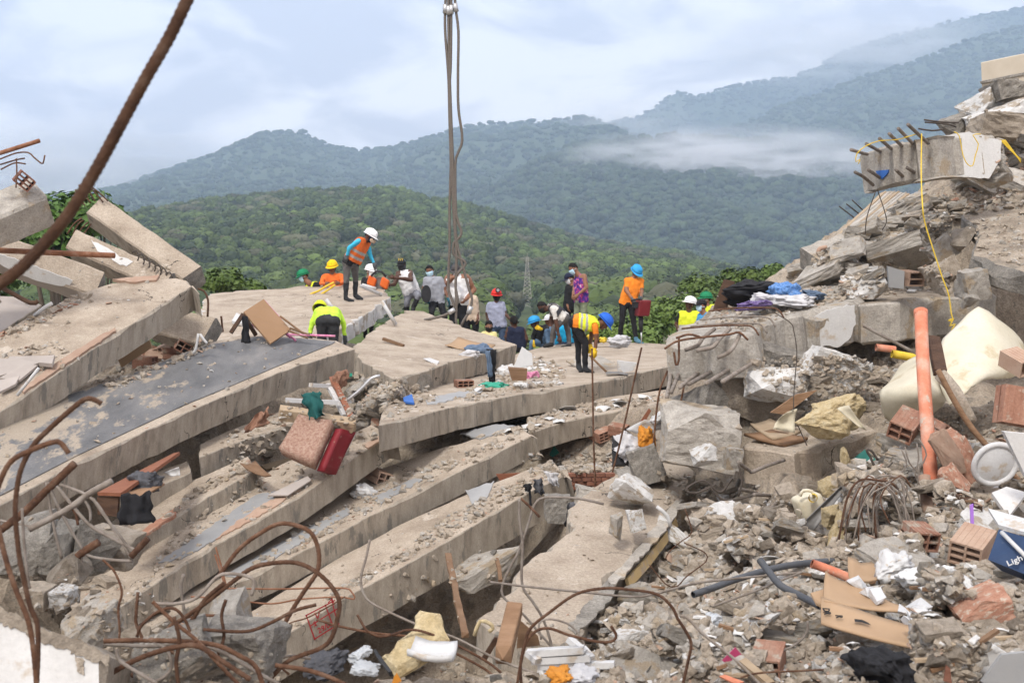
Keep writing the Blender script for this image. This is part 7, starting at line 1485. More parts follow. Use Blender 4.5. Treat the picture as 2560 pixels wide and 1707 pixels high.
chunk('ragged yellow foam lump above the lower broken beam', 2110, 1035, 120, 70, 11.7, 'foam', .4, 10, 'insulation_foam', 'foam', None, FOAM, False)
chunk('small yellow foam scrap hanging on the lower broken beam', 2112, 1160, 30, 70, 11.0, 'foam', .15, 5, 'insulation_foam', 'foam', None, FOAM, False)
chunk('yellow foam lumps right of the plastic can', 2078, 1222, 44, 50, 10.4, 'foam', .2, 0, 'insulation_foam', 'foam', None, FOAM, False)
chunk('tall yellow foam column in the wire tangle', 2090, 1345, 60, 110, 8.9, 'foam', .2, 8, 'insulation_foam', 'foam', None, FOAM, False)
chunk('yellow foam piece beside the bent sheet metal', 2085, 1295, 40, 50, 9.3, 'foam', .2, 0, 'insulation_foam', 'foam', None, FOAM, False)
stand('skin_sheet', 'curled cream skin sheet torn off the foam', [(2090, 1020), (2120, 1012), (2165, 1075), (2150, 1070)], .01, 'cream_plastic', 'sheet', 11.1, bend=.05, seg=6)
lay('wood_board', 'warped tan board lying below the yellow foam', [(1876, 1068), (1925, 1056), (2004, 1085), (1932, 1106)], .03, 'wood_pale', 'board', .10, bend=.03, seg=5)
lay('wood_board', 'second warped board under the first', [(1860, 1092), (1930, 1082), (2020, 1102), (1960, 1120)], .03, 'wood', 'board', .04, bend=.02, seg=5)
stand('wood_board', 'brown splintered board leaning into the void', [(1925, 1030), (1990, 985), (2040, 975), (1960, 1035)], .04, 'wood', 'board', 12.1)
stand('plastic_sheet', 'pale curled plastic between boards and foam', [(1930, 1070), (1955, 1035), (1990, 1020), (1985, 1080)], .01, 'cream_plastic', 'sheet', 11.8, bend=.08, seg=6)
patch('teal_paint', [(2135, 1150), (2165, 1125), (2195, 1152), (2150, 1170)], M['teal_paint'], None, .015, 2, label='teal painted plaster fragment on the lower broken beam', cat='fragment')
sm = stand('sheet_metal_strip', 'bent grey sheet metal strip slanting through the debris', [(2128, 1188), (2132, 1196), (2030, 1330), (1988, 1322)], .006, 'metal_sheet', 'sheet metal', 9.6, bend=.04, seg=8)
cn = empty('plastic_canister', P(2015, 1290, 10.2), 'pale translucent plastic canister with two openings in the hollow', 'canister')
g = box_geo(P(2022, 1262, 10.25), Vector((.10, .02, .03)), Vector((-.02, .09, 0)), Vector((-.03, 0, .085))); ob = new_obj('body', g[0], g[1], M['cream_plastic'], cn, True); b_ = ob.modifiers.new('b', 'BEVEL'); b_.width = .035; b_.segments = 3
g = tube_geo(smooth_path([P(2000, 1240, 10.12), P(2008, 1226, 10.12), P(2030, 1228, 10.12), P(2036, 1244, 10.12)], .03), .014, 8); new_obj('handle', g[0], g[1], M['cream_plastic'], cn, True)
for x, y, m in ((1995, 1282, 'cream'), (2034, 1243, 'rope_y')): g = tube_geo([P(x, y, 10.1), P(x - 3, y + 2, 10.02)], .033, 12, caps=False); new_obj('spout', g[0], g[1], M[m], cn, True)
# hollow bricks and clay on the right
for a in [('broken red hollow brick beside the orange pipe, left', 2265, 1062, .95, (25, 20, -30), 'clay', 2, 2, 10.5), ('red hollow brick behind the orange pipe', 2345, 1078, .9, (15, 30, 30), 'clay', 2, 2, 10.4), ('ribbed red clay tile at the right edge', 2540, 1015, .95, (80, 10, 5), 'clay', 3, 2, 9.6), ('dusty hollow brick at the right edge of the cream sheet', 2546, 905, .85, (20, -10, 20), 'clay_pale', 2, 1, 10.6),
          ('hollow brick block with mortar and white top at right', 2430, 1365, .85, (15, 10, -35), 'clay_pale', 2, 3, 7.1), ('dusty hollow brick on the broken beam behind the yellow rope', 2272, 695, .95, (5, 0, 20), 'clay_pale', 1, 2, 14.2), ('hollow clay brick showing its cells in the bottom debris', 1920, 1650, .62, (12, 0, -20), 'clay', 2, 2, 5.6), ('broken hollow brick near the orange pipe foot', 2300, 1340, .7, (10, 5, 10), 'clay', 2, 2, 7.6),
          ('small hollow brick at the left edge on the grey beam end', 60, 452, 1.0, (10, 40, 30), 'brickred', 2, 3, 16.0)]:
    hbrick(*a[:4], a[4], a[5], a[6], a[7], a[8])
chunk('curved orange clay shard behind the orange pipe', 2400, 1150, 70, 130, 9.6, 'clay', .15, 25, 'clay_shard', 'clay shard', None, FLATB, False); chunk('second curved clay shard in front of the first', 2372, 1140, 50, 110, 9.5, 'clay_pale', .1, 28, 'clay_shard', 'clay shard', None, FLATB, False); chunk('lower orange clay shard right of the orange pipe', 2392, 1205, 52, 70, 9.3, 'clay', .12, 35, 'clay_shard', 'clay shard', None, FLATB, False)
chunk('big broken red brick fragment in the lower right corner', 2465, 1530, 150, 80, 5.9, 'clay', .2, 22, 'clay_shard', 'clay shard', None, BIG, False); chunk('mortar crusted block under the red brick fragment', 2470, 1570, 150, 60, 5.95, 'chunk', .25, 10, 'mortar_block', 'mortar', None, BIG, False)
rg_ = empty('ring_lamp', P(2480, 1200, 9.4), 'round white plastic basin rim half buried at right', 'basin')
pc = P(2488, 1160, 9.4); X_, Z_ = Vector((.16, .02, -.02)), Vector((.03, -.03, .15)); Nn = X_.cross(Z_).normalized()
ang = np.linspace(0, 2 * math.pi, 33); g = tube_geo([pc + X_ * math.cos(a) + Z_ * math.sin(a) for a in ang], .022, 8, caps=False); new_obj('rim', g[0], g[1], M['white_plastic'], rg_, True)
V = [pc + Nn * .05] + [pc + (X_ * math.cos(a) + Z_ * math.sin(a)) * .95 for a in ang[:-1]]; new_obj('bowl', V, [(0, 1 + i, 1 + (i + 1) % 32) for i in range(32)], M['white_plastic'], rg_, True)
stand('white_panel', 'thick white tile panel leaning at the right edge', [(2502, 1076), (2600, 1085), (2600, 1240), (2560, 1195)], .06, 'paint_white', 'panel', 8.8)
lay('white_panel', 'white broken tile plate right of the violet strip', [(2478, 1240), (2515, 1225), (2566, 1240), (2520, 1300)], .03, 'paint_white', 'panel', .16)
prism('wooden_plank', 'dark square timber behind the foot of the orange pipe', P(2326, 1222, 9.2), P(2440, 1265, 8.6), Vector((0, -.3, 1)), .07, .08, M['wood_dark'], cat='timber')
stand('violet_strip', 'bright violet plastic strip standing in the debris', [(2424, 1262), (2432, 1258), (2434, 1316), (2426, 1316)], .01, 'violet', 'plastic', 8.0)
stand('stone_panel', 'pale smooth blue grey panel upright on the broken beam', [(2216, 665), (2258, 678), (2256, 722), (2220, 718)], .05, 'tile_grey', 'panel', 14.1)
# clothes and bag on the rebar beam
heapcloth('bag', 'big black bag lying on top of the rebar beam', 1888, 738, 130, 52, 'black_cloth', 14.6, .6, -5, 'bag'); heapcloth('clothes', 'blue patterned cloth right of the black bag', 1968, 734, 58, 40, 'blue_cloth', 14.2, .35); heapcloth('clothes', 'white clothes spread along the rebar beam', 1990, 752, 90, 22, 'white_cloth', 14.0, .3); heapcloth('clothes', 'purple patterned cloth in front of the black bag', 1884, 764, 72, 20, 'purple_cloth', 13.9, .25); heapcloth('paper_bag', 'white bag beside the purple cloth', 1912, 750, 50, 26, 'white_cloth', 14.1, .2, -10, 'bag'); heapcloth('clothes', 'navy cloth among rubble right of the blue patterned cloth', 2035, 738, 50, 18, 'denim', 14.3, .25, -10)
prism('wooden_post', 'dark rotten wooden post standing beside the green helmet', P(1794, 790, 14.9), P(1822, 704, 15.0), Vector((1, 0, 0)), .08, .14, M['wood_dark'], cat='timber', rough=.015)
# carton with print
ct = empty('carton', P(2190, 1600, 5.7), 'crushed brown carton with black print in the lower right', 'carton')
lo = uv_plate('lower_flap', None, [P(2052, 1500, 6.0), P(2328, 1586, 5.7), P(2322, 1634, 5.45), P(2052, 1566, 5.75)], .012, M['card'], parent=ct, bend=.02, seg=6)
uv_plate('upper_flap', None, [P(2060, 1436, 6.3), P(2130, 1466, 6.25), P(2290, 1538, 5.9), P(2056, 1512, 5.95)], .010, M['card'], parent=ct, bend=.03, seg=8)
uv_plate('back_flap', None, [P(2118, 1404, 6.9), P(2215, 1412, 6.9), P(2218, 1450, 6.6), P(2122, 1458, 6.5)], .010, M['card'], parent=ct, bend=.04, seg=6)
uv_plate('side_flap', None, [P(2026, 1486, 6.1), P(2060, 1476, 6.15), P(2056, 1520, 6.0), P(2040, 1512, 6.0)], .010, M['card'], parent=ct)
a4 = [P(2052, 1500, 6.0), P(2328, 1586, 5.7), P(2322, 1634, 5.45), P(2052, 1566, 5.75)]; nl = (a4[1] - a4[0]).cross(a4[3] - a4[0]).normalized(); nl = nl if nl.y < 0 else -nl
def onlo(px, py): return rp(a4[0] + nl * .03, nl, px, py)
dx = (onlo(2072, 1536) - onlo(2066, 1516)); dy = nl.cross(dx)
text_on('DR', ct, onlo(2066, 1528), dx, dy, .046, M['ink'], 'lettering', bold=.02); text_on('R', ct, onlo(2097, 1541), dx, dy, .046, M['ink'], 'lettering', bold=.02)
arc = [onlo(2136, 1546), onlo(2155, 1548), onlo(2170, 1555), onlo(2178, 1562), onlo(2170, 1560), onlo(2155, 1555), onlo(2137, 1553)]; new_obj('printed_arc', arc, [tuple(range(7))], M['ink'], ct)
for x, y in ((2262, 1612), (2300, 1622)):
    mb = MB()
    for a, b in (((-13, -7), (13, -1)), ((13, -1), (11, 10)), ((11, 10), (-14, 4)), ((-14, 4), (-13, -7))):
        A_, B_ = onlo(x + a[0], y + a[1]), onlo(x + b[0], y + b[1]); s_ = (B_ - A_).normalized().cross(nl) * .0015; mb.add([A_ - s_, B_ - s_, B_ + s_, A_ + s_], [(0, 1, 2, 3)])
    mb.build('printed_box', M['ink'], ct)
# blue crate with handle and lettering
cr_ = empty('drinks_crate', P(2520, 1440, 6.3), 'navy blue plastic cooler crate with white handle at the right edge', 'crate')
c4 = [P(2497, 1322, 6.5), P(2600, 1352, 6.3), P(2590, 1446, 6.2), P(2470, 1398, 6.4)]; nc = (c4[1] - c4[0]).cross(c4[3] - c4[0]).normalized(); c4 = c4 if nc.y < 0 else [c4[1], c4[0], c4[3], c4[2]]; nc = nc if nc.y < 0 else -nc
uv_plate('body', None, c4, .14, M['blue_crate'], parent=cr_); uv_plate('lid', None, [c4[0] + Vector((0, 0, .005)), c4[1] + Vector((0, 0, .005)), c4[1] + Vector((.02, .2, .05)), c4[0] + Vector((.02, .2, .05))], .02, M['white_plastic'], parent=cr_)
g = tube_geo([rp(c4[0] + nc * .03, nc, 2504, 1330), rp(c4[0] + nc * .03, nc, 2570, 1396)], .011, 8); new_obj('handle', g[0], g[1], M['white_plastic'], cr_, True)
oc = lambda x, y: rp(c4[0] + nc * .012, nc, x, y); ux = oc(2568, 1388) - oc(2532, 1404); text_on('Light', cr_, oc(2541, 1400), ux, nc.cross(ux), .05, M['white_plastic'], 'lettering', bold=.01)
# bags, foam and paper at the lower right
for a in [('clear white bag beside the smooth tan stone', 2240, 1435, 80, 70, 'white_plastic', 6.6), ('crumpled newspaper bag over the debris', 2325, 1455, 110, 44, 'paper', 6.3), ('white bag fold right of the newspaper', 2420, 1480, 50, 46, 'white_plastic', 6.1), ('clear cup half buried in the debris', 1770, 1568, 62, 30, 'clearpl', 6.3)]:
    heapcloth('plastic_bag', a[0], *a[1:5], a[5], a[6], .2, 10, 'bag')
ST = 'styrofoam pieces beside the carton'
for k, (x, y, w_, h_, d) in enumerate([(2150, 1462, 40, 26, 6.2), (2176, 1484, 34, 30, 6.1), (2198, 1492, 26, 30, 6.0), (2300, 1525, 50, 30, 5.9), (2302, 1540, 40, 22, 5.8), (2300, 1575, 66, 44, 5.5), (2330, 1556, 44, 40, 5.5), (2285, 1560, 30, 20, 5.5), (2262, 1530, 22, 14, 5.8)]):
    chunk('white styrofoam piece beside the crushed carton', x, y, w_, h_, d, 'styro', .12, 20 * (k % 5) - 40, 'styrofoam_piece', 'styrofoam', ST, MED, False)
stand('styrofoam_sheet', 'large white styrofoam sheet at the bottom right', [(2250, 1660), (2272, 1646), (2340, 1676), (2270, 1690)], .02, 'styro', 'sheet', 5.2)
heapcloth('backpack', 'black fabric bag at the bottom edge right', 2222, 1690, 110, 70, 'black_cloth', 4.8, .3, 0, 'bag')
pk = stand('carton', 'purple and white carton sleeve in the lower right corner', [(2410, 1650), (2470, 1600), (2520, 1632), (2460, 1690)], .06, 'paint_white', 'carton', 5.2, bend=.03, seg=5)
patch('purple_print', [(2440, 1625), (2470, 1602), (2516, 1630), (2470, 1668)], M['magenta'], pk, .01, 2) if False else None
stand('grey_panel', 'smooth pale grey panel in the lower right corner', [(2450, 1700), (2500, 1632), (2620, 1620), (2620, 1740)], .02, 'tile_grey', 'panel', 4.9)
stand('red_shard', 'dark red pointed shard at the bottom right', [(2358, 1700), (2364, 1660), (2374, 1668), (2378, 1706)], .008, 'brickred', 'shard', 4.9)
m4 = stand('packet', 'maroon printed packet beside the white speckled slab', [(1802, 1652), (1838, 1616), (1858, 1640), (1824, 1666)], .01, 'magenta', 'packet', 5.5)
lay('wooden_plank', 'pale plank at the bottom right of centre', [(1842, 1660), (1858, 1652), (1932, 1712), (1912, 1716)], .03, 'wood_pale', 'board', .06)
lay('pink_strip', 'salmon plastic strip at the bottom edge', [(1798, 1692), (1812, 1688), (1860, 1706), (1840, 1712)], .01, 'pvc_orange', 'strip', .05)
# white painted block bottom left
wb = slab('wall_block', 'big white painted wall block in the bottom left corner', (0, 1522, 4.6), (270, 1640, 4.5), 0, [(-80, 1500), (0, 1522), (110, 1570), (200, 1600), (272, 1640), (262, 1740), (180, 1800), (-80, 1800)], .5, [M['paint_white'], M['chunk']], nrm=Vector((.10, -.93, .36)).normalized(), rough=.02, chip=.03, cat='wall', solidify=False)

patch('chipped_edge', [(-20, 1508), (60, 1545), (110, 1570), (200, 1600), (272, 1640), (268, 1668), (232, 1648), (190, 1640), (150, 1618), (110, 1606), (60, 1578), (20, 1568), (-20, 1545)], M['chunk'], wb, .006, 9, 6, plane=True)
patch('chipped_spot', [(190, 1640), (215, 1655), (205, 1690), (192, 1668)], M['chunk'], wb, .006, 6, 6, plane=True)
# ------------------------------------------------------------------ scattered rubble
def inpoly(x, y, poly):
    c = False; n = len(poly)
    for i in range(n):
        (x0, y0), (x1, y1) = poly[i], poly[i - 1]
        if (y0 > y) != (y1 > y) and x < (x1 - x0) * (y - y0) / (y1 - y0) + x0: c = not c
    return c
rs = random.Random(77)
def pick(poly):
    xs_ = [q[0] for q in poly]; ys_ = [q[1] for q in poly]
    for _ in range(200):
        x, y = rs.uniform(min(xs_), max(xs_)), rs.uniform(min(ys_), max(ys_))
        if inpoly(x, y, poly): return x, y
    return poly[0]
Z = {
 'slope': [(1580, 1440), (1720, 1260), (2000, 1240), (2250, 1100), (2560, 1100), (2560, 1707), (1300, 1707), (1470, 1590)],
 'upper': [(1960, 700), (2060, 640), (2330, 600), (2400, 720), (2150, 745), (1960, 740)],
 'crest': [(2310, 500), (2460, 430), (2500, 350), (2560, 340), (2560, 520), (2400, 540)],
 'litter': [(1120, 1005), (1200, 955), (1330, 885), (1420, 925), (1400, 962), (1300, 980), (1180, 1005)],
 's9': [(480, 1290), (700, 1165), (930, 1065), (962, 1088), (752, 1235), (480, 1390), (300, 1505)],
 's10': [(600, 1440), (760, 1320), (1000, 1190), (1300, 1080), (1322, 1085), (1000, 1242), (740, 1378)],
 's11': [(800, 1500), (1000, 1380), (1100, 1300), (1380, 1160), (1400, 1180), (1120, 1342), (850, 1490)],
 's8': [(400, 1290), (500, 1220), (620, 1150), (640, 1170), (500, 1240), (420, 1300)],
 's15': [(1150, 1090), (1450, 1012), (1660, 985), (1660, 1000), (1450, 1040), (1330, 1078), (1160, 1100)],
 'gap': [(230, 960), (330, 905), (500, 850), (545, 862), (430, 915), (300, 972)],
 'mid': [(880, 930), (1050, 965), (1110, 995), (960, 1052), (870, 1050)],
 'pit': [(1300, 1140), (1400, 1125), (1500, 1130), (1560, 1150), (1530, 1185), (1440, 1190), (1320, 1180)],
 'leftlow': [(0, 1430), (300, 1440), (420, 1500), (560, 1640), (860, 1620), (1100, 1640), (1290, 1707), (280, 1707), (270, 1620), (100, 1530)],
 'under': [(540, 1100), (720, 1020), (860, 960), (900, 1050), (880, 1110), (700, 1110), (600, 1220), (560, 1180)],
 's5edge': [(0, 835), (100, 780), (190, 738), (235, 738), (120, 800), (0, 862)],
 's5lit': [(0, 880), (140, 850), (200, 900), (120, 940), (0, 900)],
 'beamtop': [(1720, 812), (1800, 775), (1920, 740), (2130, 712), (2140, 745), (1935, 792), (1862, 830)],
 'foot': [(1640, 1180), (1860, 1200), (2000, 1260), (1960, 1330), (1740, 1330), (1680, 1290)],
 'shaded': [(1880, 900), (2300, 880), (2250, 1020), (1980, 1040)],
 'voidr': [(2230, 1080), (2560, 980), (2560, 1200), (2300, 1320), (2160, 1320), (2160, 1220)],
 'flank': [(1975, 700), (2070, 622), (2200, 560), (2310, 500), (2400, 545), (2330, 605), (2310, 650), (2180, 700)],
 'rplate': [(2420, 560), (2560, 530), (2560, 670), (2440, 630)],
 'rface': [(2000, 900), (2150, 885), (2300, 870), (2340, 990), (2230, 1070), (2100, 1000)],
 'pitlow': [(980, 1450), (1120, 1380), (1280, 1330), (1230, 1480), (1120, 1600), (940, 1600)],
}
BOXL = [boxy_mesh(70 + i) for i in range(8)]
LIBM = {'c': ('chunk', MED), 'g': ('conc_grey', MED), 'l': ('conc_lt', MED), 'w': ('plaster', MED), 'r': ('clay', SML), 'R': ('clay_pale', SML), 'f': ('chunk', BOXL), 'F': ('plaster', BOXL), 'k': ('conc_lt', BOXL)}
KN = {'c': ('concrete_chunk', 'rubble', 'loose tan concrete chunk'), 'g': ('concrete_chunk', 'rubble', 'loose grey concrete chunk'), 'l': ('concrete_chunk', 'rubble', 'loose pale concrete chunk'), 'w': ('plaster_chunk', 'plaster', 'loose white plaster chunk'), 'r': ('clay_fragment', 'clay fragment', 'loose red clay fragment'), 'R': ('clay_fragment', 'clay fragment', 'dusty red clay fragment'), 'f': ('slab_fragment', 'slab fragment', 'flat broken slab fragment'), 'F': ('slab_fragment', 'slab fragment', 'white plastered slab fragment'), 'k': ('slab_fragment', 'slab fragment', 'pale grey slab fragment')}
LM = [(2312, 950, 'the orange drain pipe'), (2318, 1290, 'the orange pipe elbow'), (2190, 1560, 'the crushed carton'), (2075, 1425, 'the short orange pipe'), (1960, 1465, 'the dark elbow pipe'), (1800, 1465, 'the long dark pipe'), (1905, 1590, 'the white speckled slab'), (1712, 1600, 'the log shaped lump'), (1830, 1640, 'the maroon packet'), (1920, 1650, 'the hollow brick in the bottom debris'), (2222, 1690, 'the black fabric bag'), (2520, 1390, 'the navy blue crate'), (2465, 1530, 'the red brick fragment'), (2390, 1655, 'the coarse tan slab'), (2500, 1680, 'the pale grey panel'), (2280, 1425, 'the smooth tan stone'), (2430, 1365, 'the hollow brick with white top'), (2215, 1295, 'the lump wrapped in wires'), (2488, 1160, 'the white basin rim'), (2090, 1345, 'the yellow foam column'), (2020, 1265, 'the plastic canister'), (1755, 1103, 'the big squarish lump'), (1900, 1388, 'the long flat fragment'), (1640, 1400, 'the yellow painted slab edge'), (1500, 1470, 'the bar across the fallen wall slab'), (1420, 1645, 'the white window frame'), (1340, 1560, 'the cracked wooden post'), (1600, 1600, 'the hooked rusty arch'), (2060, 1180, 'the lower broken beam'), (2060, 1050, 'the big yellow foam mass'), (1950, 960, 'the plaster lump under the beam'), (2420, 860, 'the cream tank sheet'), (2080, 810, 'the painted beam side'), (2245, 695, 'the blue grey panel'), (2160, 712, 'the white plaster lump on the beam'), (1968, 734, 'the blue patterned cloth'), (1888, 738, 'the black bag on the beam'), (2200, 640, 'the slanting white beam'), (2180, 545, 'the ribbed deck plate'), (2330, 470, 'the overhanging beam'), (2450, 350, 'the white painted beam side'), (2510, 315, 'the tan topped boulder'), (2500, 590, 'the right floor slab'), (2375, 690, 'the tan rounded boulder'), (2400, 1150, 'the curved clay shard'), (1270, 940, 'the crumpled white bag'), (1463, 930, 'the shovel man'), (1236, 968, 'the turquoise bag'), (1350, 925, 'the paper scraps'), (790, 1120, 'the padded seat'), (911, 1237, 'the knotted white bag'), (700, 1240, 'the thin grey sheet'), (948, 1195, 'the finned hollow brick'), (1080, 1230, 'the middle of the long lower slab'), (1250, 1120, 'the end of the long lower slab'), (1150, 1300, 'the middle of the lowest slab'), (1340, 1200, 'the hanging charcoal cloth'), (930, 1450, 'the pale hanging bar'), (560, 1400, 'the thin upright rods'), (480, 1370, 'the grey tile strip'), (450, 1270, 'the red tile strip'), (400, 890, 'the hollow brick heap'), (300, 945, 'the screed slab corner'), (940, 1000, 'the bent aluminium tube'), (1030, 980, 'the blue plastic wedge'), (1470, 1190, 'the brick ledge'), (1570, 1130, 'the open suitcase'), (1400, 1150, 'the green board scrap'), (150, 1445, 'the lump with a white rim'), (225, 1570, 'the white painted block'), (420, 1650, 'the rusty bar tangle'), (620, 1640, 'the dark grey stone'), (808, 1672, 'the dark slate cloth'), (1020, 1610, 'the foam fridge panel'), (1200, 1660, 'the bottom edge bars'), (640, 1100, 'the brown curtain'), (800, 1010, 'the mangled window frame'), (600, 1180, 'the torn veneer sheet'), (100, 800, 'the white bracket'), (60, 900, 'the pinkish tiles'), (190, 870, 'the clay strip'), (1560, 1040, 'the leaning rod'), (1380, 1060, 'the slender upright rod'), (1780, 800, 'the draped rebar'), (1120, 1460, 'the wooden prop'), (1250, 1430, 'the thin prop'), (2545, 1080, 'the thick white tile panel'), (2265, 1062, 'the broken red hollow brick')]
def where(x, y):
    q = min(LM, key=lambda a: (a[0] - x) ** 2 + (a[1] - y) ** 2); dx, dy = x - q[0], y - q[1]
    if abs(dx) > abs(dy): return ('right of ' if dx > 0 else 'left of ') + q[2]
    return ('below ' if dy > 0 else 'just above ') + q[2]
def place(o, x, y, spx, flat=1.0, sink=.25):
    h, n = hit(x, y)
    if h is None: return False
    s = spx * h.y / F; o.scale = (s * rs.uniform(.7, 1.3), s * rs.uniform(.7, 1.3), s * rs.uniform(.5, .9) * flat)
    o.location = h + Vector((0, 0, s * (.35 - sink) * flat)); o.rotation_euler = (rs.uniform(-.5, .5), rs.uniform(-.5, .5), rs.uniform(0, 6.28)); o['_o'] = tuple(o.location); return True
IND = [('slope', 'c', 46, 24, 60), ('slope', 'g', 16, 24, 56), ('slope', 'w', 44, 14, 50), ('slope', 'R', 26, 18, 44), ('slope', 'r', 14, 18, 38), ('slope', 'l', 20, 22, 54),
       ('upper', 'c', 16, 14, 34), ('upper', 'R', 22, 9, 22), ('upper', 'w', 10, 10, 24), ('upper', 'l', 8, 14, 30), ('crest', 'c', 20, 12, 34), ('crest', 'R', 30, 10, 28), ('crest', 'w', 8, 8, 22), ('crest', 'r', 8, 10, 22),
       ('litter', 'l', 8, 8, 18), ('litter', 'w', 12, 7, 18), ('litter', 'R', 8, 8, 14), ('s9', 'c', 8, 9, 20), ('s9', 'R', 6, 9, 18), ('s10', 'c', 10, 9, 26), ('s10', 'l', 10, 9, 28), ('s10', 'R', 6, 8, 16), ('s11', 'l', 16, 10, 30), ('s11', 'w', 5, 8, 16), ('s8', 'c', 4, 8, 16),
       ('s15', 'c', 6, 7, 16), ('s15', 'R', 10, 7, 16), ('s15', 'w', 4, 7, 14), ('gap', 'c', 8, 10, 24), ('gap', 'R', 12, 10, 26), ('mid', 'l', 14, 12, 36), ('mid', 'c', 8, 10, 26), ('pit', 'c', 10, 10, 30), ('pit', 'R', 10, 9, 18), ('pit', 'w', 6, 8, 18),
       ('leftlow', 'g', 8, 20, 50), ('leftlow', 'c', 12, 14, 40), ('leftlow', 'w', 5, 12, 26), ('leftlow', 'R', 5, 12, 26), ('under', 'c', 14, 12, 34), ('under', 'R', 6, 10, 22), ('s5edge', 'r', 12, 10, 24), ('s5edge', 'R', 6, 8, 20), ('s5lit', 'r', 6, 10, 22), ('s5lit', 'l', 3, 10, 18), ('beamtop', 'l', 16, 10, 26), ('beamtop', 'c', 6, 12, 26), ('foot', 'c', 20, 20, 44), ('foot', 'g', 6, 16, 36), ('shaded', 'c', 10, 16, 40), ('shaded', 'w', 8, 10, 26), ('voidr', 'c', 12, 18, 50), ('voidr', 'g', 8, 18, 44), ('voidr', 'r', 10, 16, 44), ('voidr', 'w', 8, 14, 34), ('pitlow', 'g', 4, 20, 40),
       ('slope', 'f', 26, 40, 110), ('slope', 'k', 30, 36, 110), ('slope', 'k', 12, 110, 190), ('slope', 'F', 10, 80, 150), ('flank', 'k', 9, 100, 160), ('crest', 'k', 6, 70, 120), ('flank', 'f', 8, 26, 70), ('flank', 'k', 30, 30, 95), ('rface', 'f', 12, 24, 70), ('voidr', 'f', 12, 30, 80), ('crest', 'k', 14, 24, 70), ('upper', 'k', 12, 24, 64), ('foot', 'f', 10, 30, 70), ('slope', 'F', 26, 26, 80), ('flank', 'F', 8, 24, 60), ('flank', 'w', 12, 12, 34), ('flank', 'R', 14, 9, 22), ('rface', 'w', 10, 12, 34), ('leftlow', 'f', 12, 30, 80), ('under', 'f', 8, 20, 50), ('mid', 'f', 8, 18, 46)]
for zn, kd_, cnt, a, b in IND:
    m_, lib = LIBM[kd_]; nm, cat, lb = KN[kd_]
    if kd_ in 'cgl': cnt = round(cnt * .64)
    for k in range(cnt):
        o = bpy.data.objects.new(nm, mesh_with(lib[rs.randrange(len(lib))], M[m_])); x, y = pick(Z[zn])
        spx = a + (b - a) * rs.random() ** 2.0
        if place(o, x, y, spx, .45 if kd_ in 'rRfFk' else 1.0): COL.objects.link(o); sz = 'small ' if spx < a + (b - a) * .12 else 'large ' if spx > a + (b - a) * .45 else ''; lw = sz + lb + ' ' + where(x, y); tag(o, lw, cat, group=lw.replace(lb, lb + 's'))
# fine rubble: uncountable
LIBV = []
for me in SML:
    v = np.array([tuple(q.co) for q in me.vertices]); f = [tuple(p.vertices) for p in me.polygons]; LIBV.append((v, f))
def rotm(a, b, c):
    ca, sa, cb, sb, cc, sc2 = math.cos(a), math.sin(a), math.cos(b), math.sin(b), math.cos(c), math.sin(c)
    return np.array([[cb * cc, -cb * sc2, sb], [sa * sb * cc + ca * sc2, -sa * sb * sc2 + ca * cc, -sa * cb], [-ca * sb * cc + sa * sc2, ca * sb * sc2 + sa * cc, ca * cb]])
def grit(name, label, jobs, m, world=0, wsize=(.02, .07), flat=1.0):
    VV = []; FF = []; off = 0
    def put(p, s):
        nonlocal off
        v, f = LIBV[rs.randrange(len(LIBV))]; R = rotm(rs.uniform(-.6, .6), rs.uniform(-.6, .6), rs.uniform(0, 6.28))
        w2 = (v * np.array([s * rs.uniform(.6, 1.4), s * rs.uniform(.6, 1.4), s * rs.uniform(.4, .9) * flat])) @ R.T + np.array(p) + np.array([0, 0, s * .1])
        VV.append(w2); FF.extend(tuple(i + off for i in q) for q in f); off += len(v)
    for zn, cnt, a, b in jobs:
        for _ in range(cnt):
            x, y = pick(Z[zn]); h, n = hit(x, y)
            if h is not None: put(h, (a + (b - a) * rs.random() ** 2.5) * h.y / F)
    for _ in range(world):
        x, y = rs.uniform(-7, 8.5), rs.uniform(3.5, 19); h = down(Vector((x, y, 4)), 4); put(h, wsize[0] + (wsize[1] - wsize[0]) * rs.random() ** 2)
    o = new_obj(name, np.concatenate(VV), FF, m, center=False); return tag(o, label, kind='stuff')
allz = [('upper', 160), ('crest', 220), ('litter', 170), ('s9', 130), ('s10', 190), ('s11', 220), ('s8', 50), ('s15', 200), ('gap', 90), ('mid', 170), ('pit', 130), ('leftlow', 260), ('under', 120), ('s5edge', 50), ('s5lit', 40), ('beamtop', 170), ('foot', 220), ('shaded', 260), ('voidr', 260), ('pitlow', 40), ('flank', 300), ('rplate', 70), ('rface', 240)]
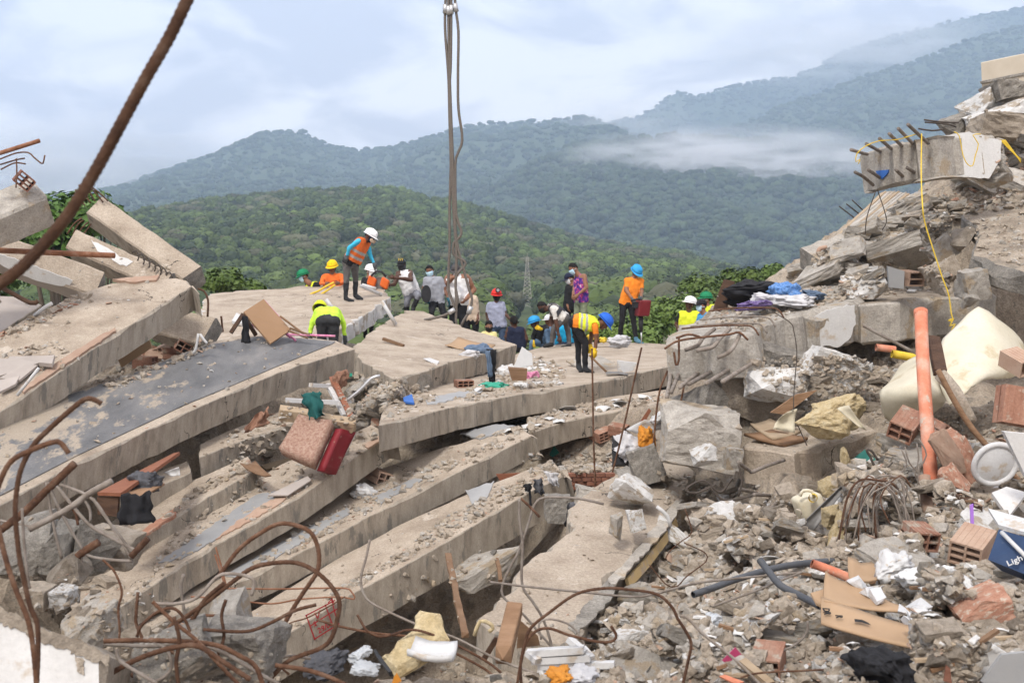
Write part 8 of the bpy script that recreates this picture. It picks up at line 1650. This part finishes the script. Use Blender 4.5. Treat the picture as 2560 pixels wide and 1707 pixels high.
grit('rubble_grit', 'fine tan concrete crumbs strewn over slabs and debris', [(z, int(c * 1.5), 3, 22) for z, c in allz] + [('slope', 2700, 6, 44)], M['chunk'], 1500)
grit('rubble_grit', 'fine grey concrete crumbs strewn over slabs and debris', [(z, int(c * .8), 3, 20) for z, c in allz] + [('slope', 1400, 6, 44)], M['conc_lt'], 700)
grit('clay_grit', 'fine red clay crumbs and tile splinters in the debris', [(z, int(c * .28), 3, 11) for z, c in allz] + [('slope', 420, 6, 26)], M['clay_pale'], 250, flat=.5)
grit('plaster_grit', 'fine white plaster crumbs and paper bits in the debris', [(z, int(c * .20), 3, 9) for z, c in allz] + [('slope', 1000, 5, 34), ('litter', 110, 4, 12)], M['plaster'], 150, flat=.6)
# splintered wood and papers on the slope
for k in range(60):
    x, y = pick(Z['slope'] if k % 3 else Z['voidr']); h, n = hit(x, y)
    if h is None: continue
    L_ = rs.uniform(25, 70) * h.y / F; a = rs.uniform(-.5, .9); d_ = Vector((math.cos(a), rs.uniform(-.4, .4), math.sin(a) * .5)).normalized()
    g = box_geo(h + Vector((0, 0, .03)), d_ * L_ / 2, frame(d_)[1] * .012, frame(d_)[2] * .007); o = new_obj('wood_splinter', g[0], g[1], M['wood_pale' if k % 2 else 'wood']); lw = ('pale' if k % 2 else 'brown') + ' wood splinter lying ' + where(x, y); tag(o, lw, 'splinter', lw.replace('splinter', 'splinters'))
for k in range(46):
    x, y = pick(Z['slope'] if k % 4 else Z['s15']); h, n = hit(x, y)
    if h is None: continue
    s = rs.uniform(10, 24) * h.y / F; a = rs.uniform(0, 6.28); X_ = Vector((math.cos(a), math.sin(a), rs.uniform(-.3, .3))) * s; Y_ = Vector((-math.sin(a), math.cos(a), rs.uniform(-.2, .5))) * s * .7; c_ = h + Vector((0, 0, .03))
    lw = 'torn white paper scrap ' + where(x, y); uv_plate('paper_scrap', lw, [c_ - X_ - Y_, c_ + X_ - Y_, c_ + X_ + Y_, c_ - X_ + Y_], .004, M['paper'], 'paper', None, s * .3, 3, group=lw.replace('scrap', 'scraps'))
for o in bpy.data.objects:
    for k in ('_o', '_n', '_a'):
        if k in o: del o[k]
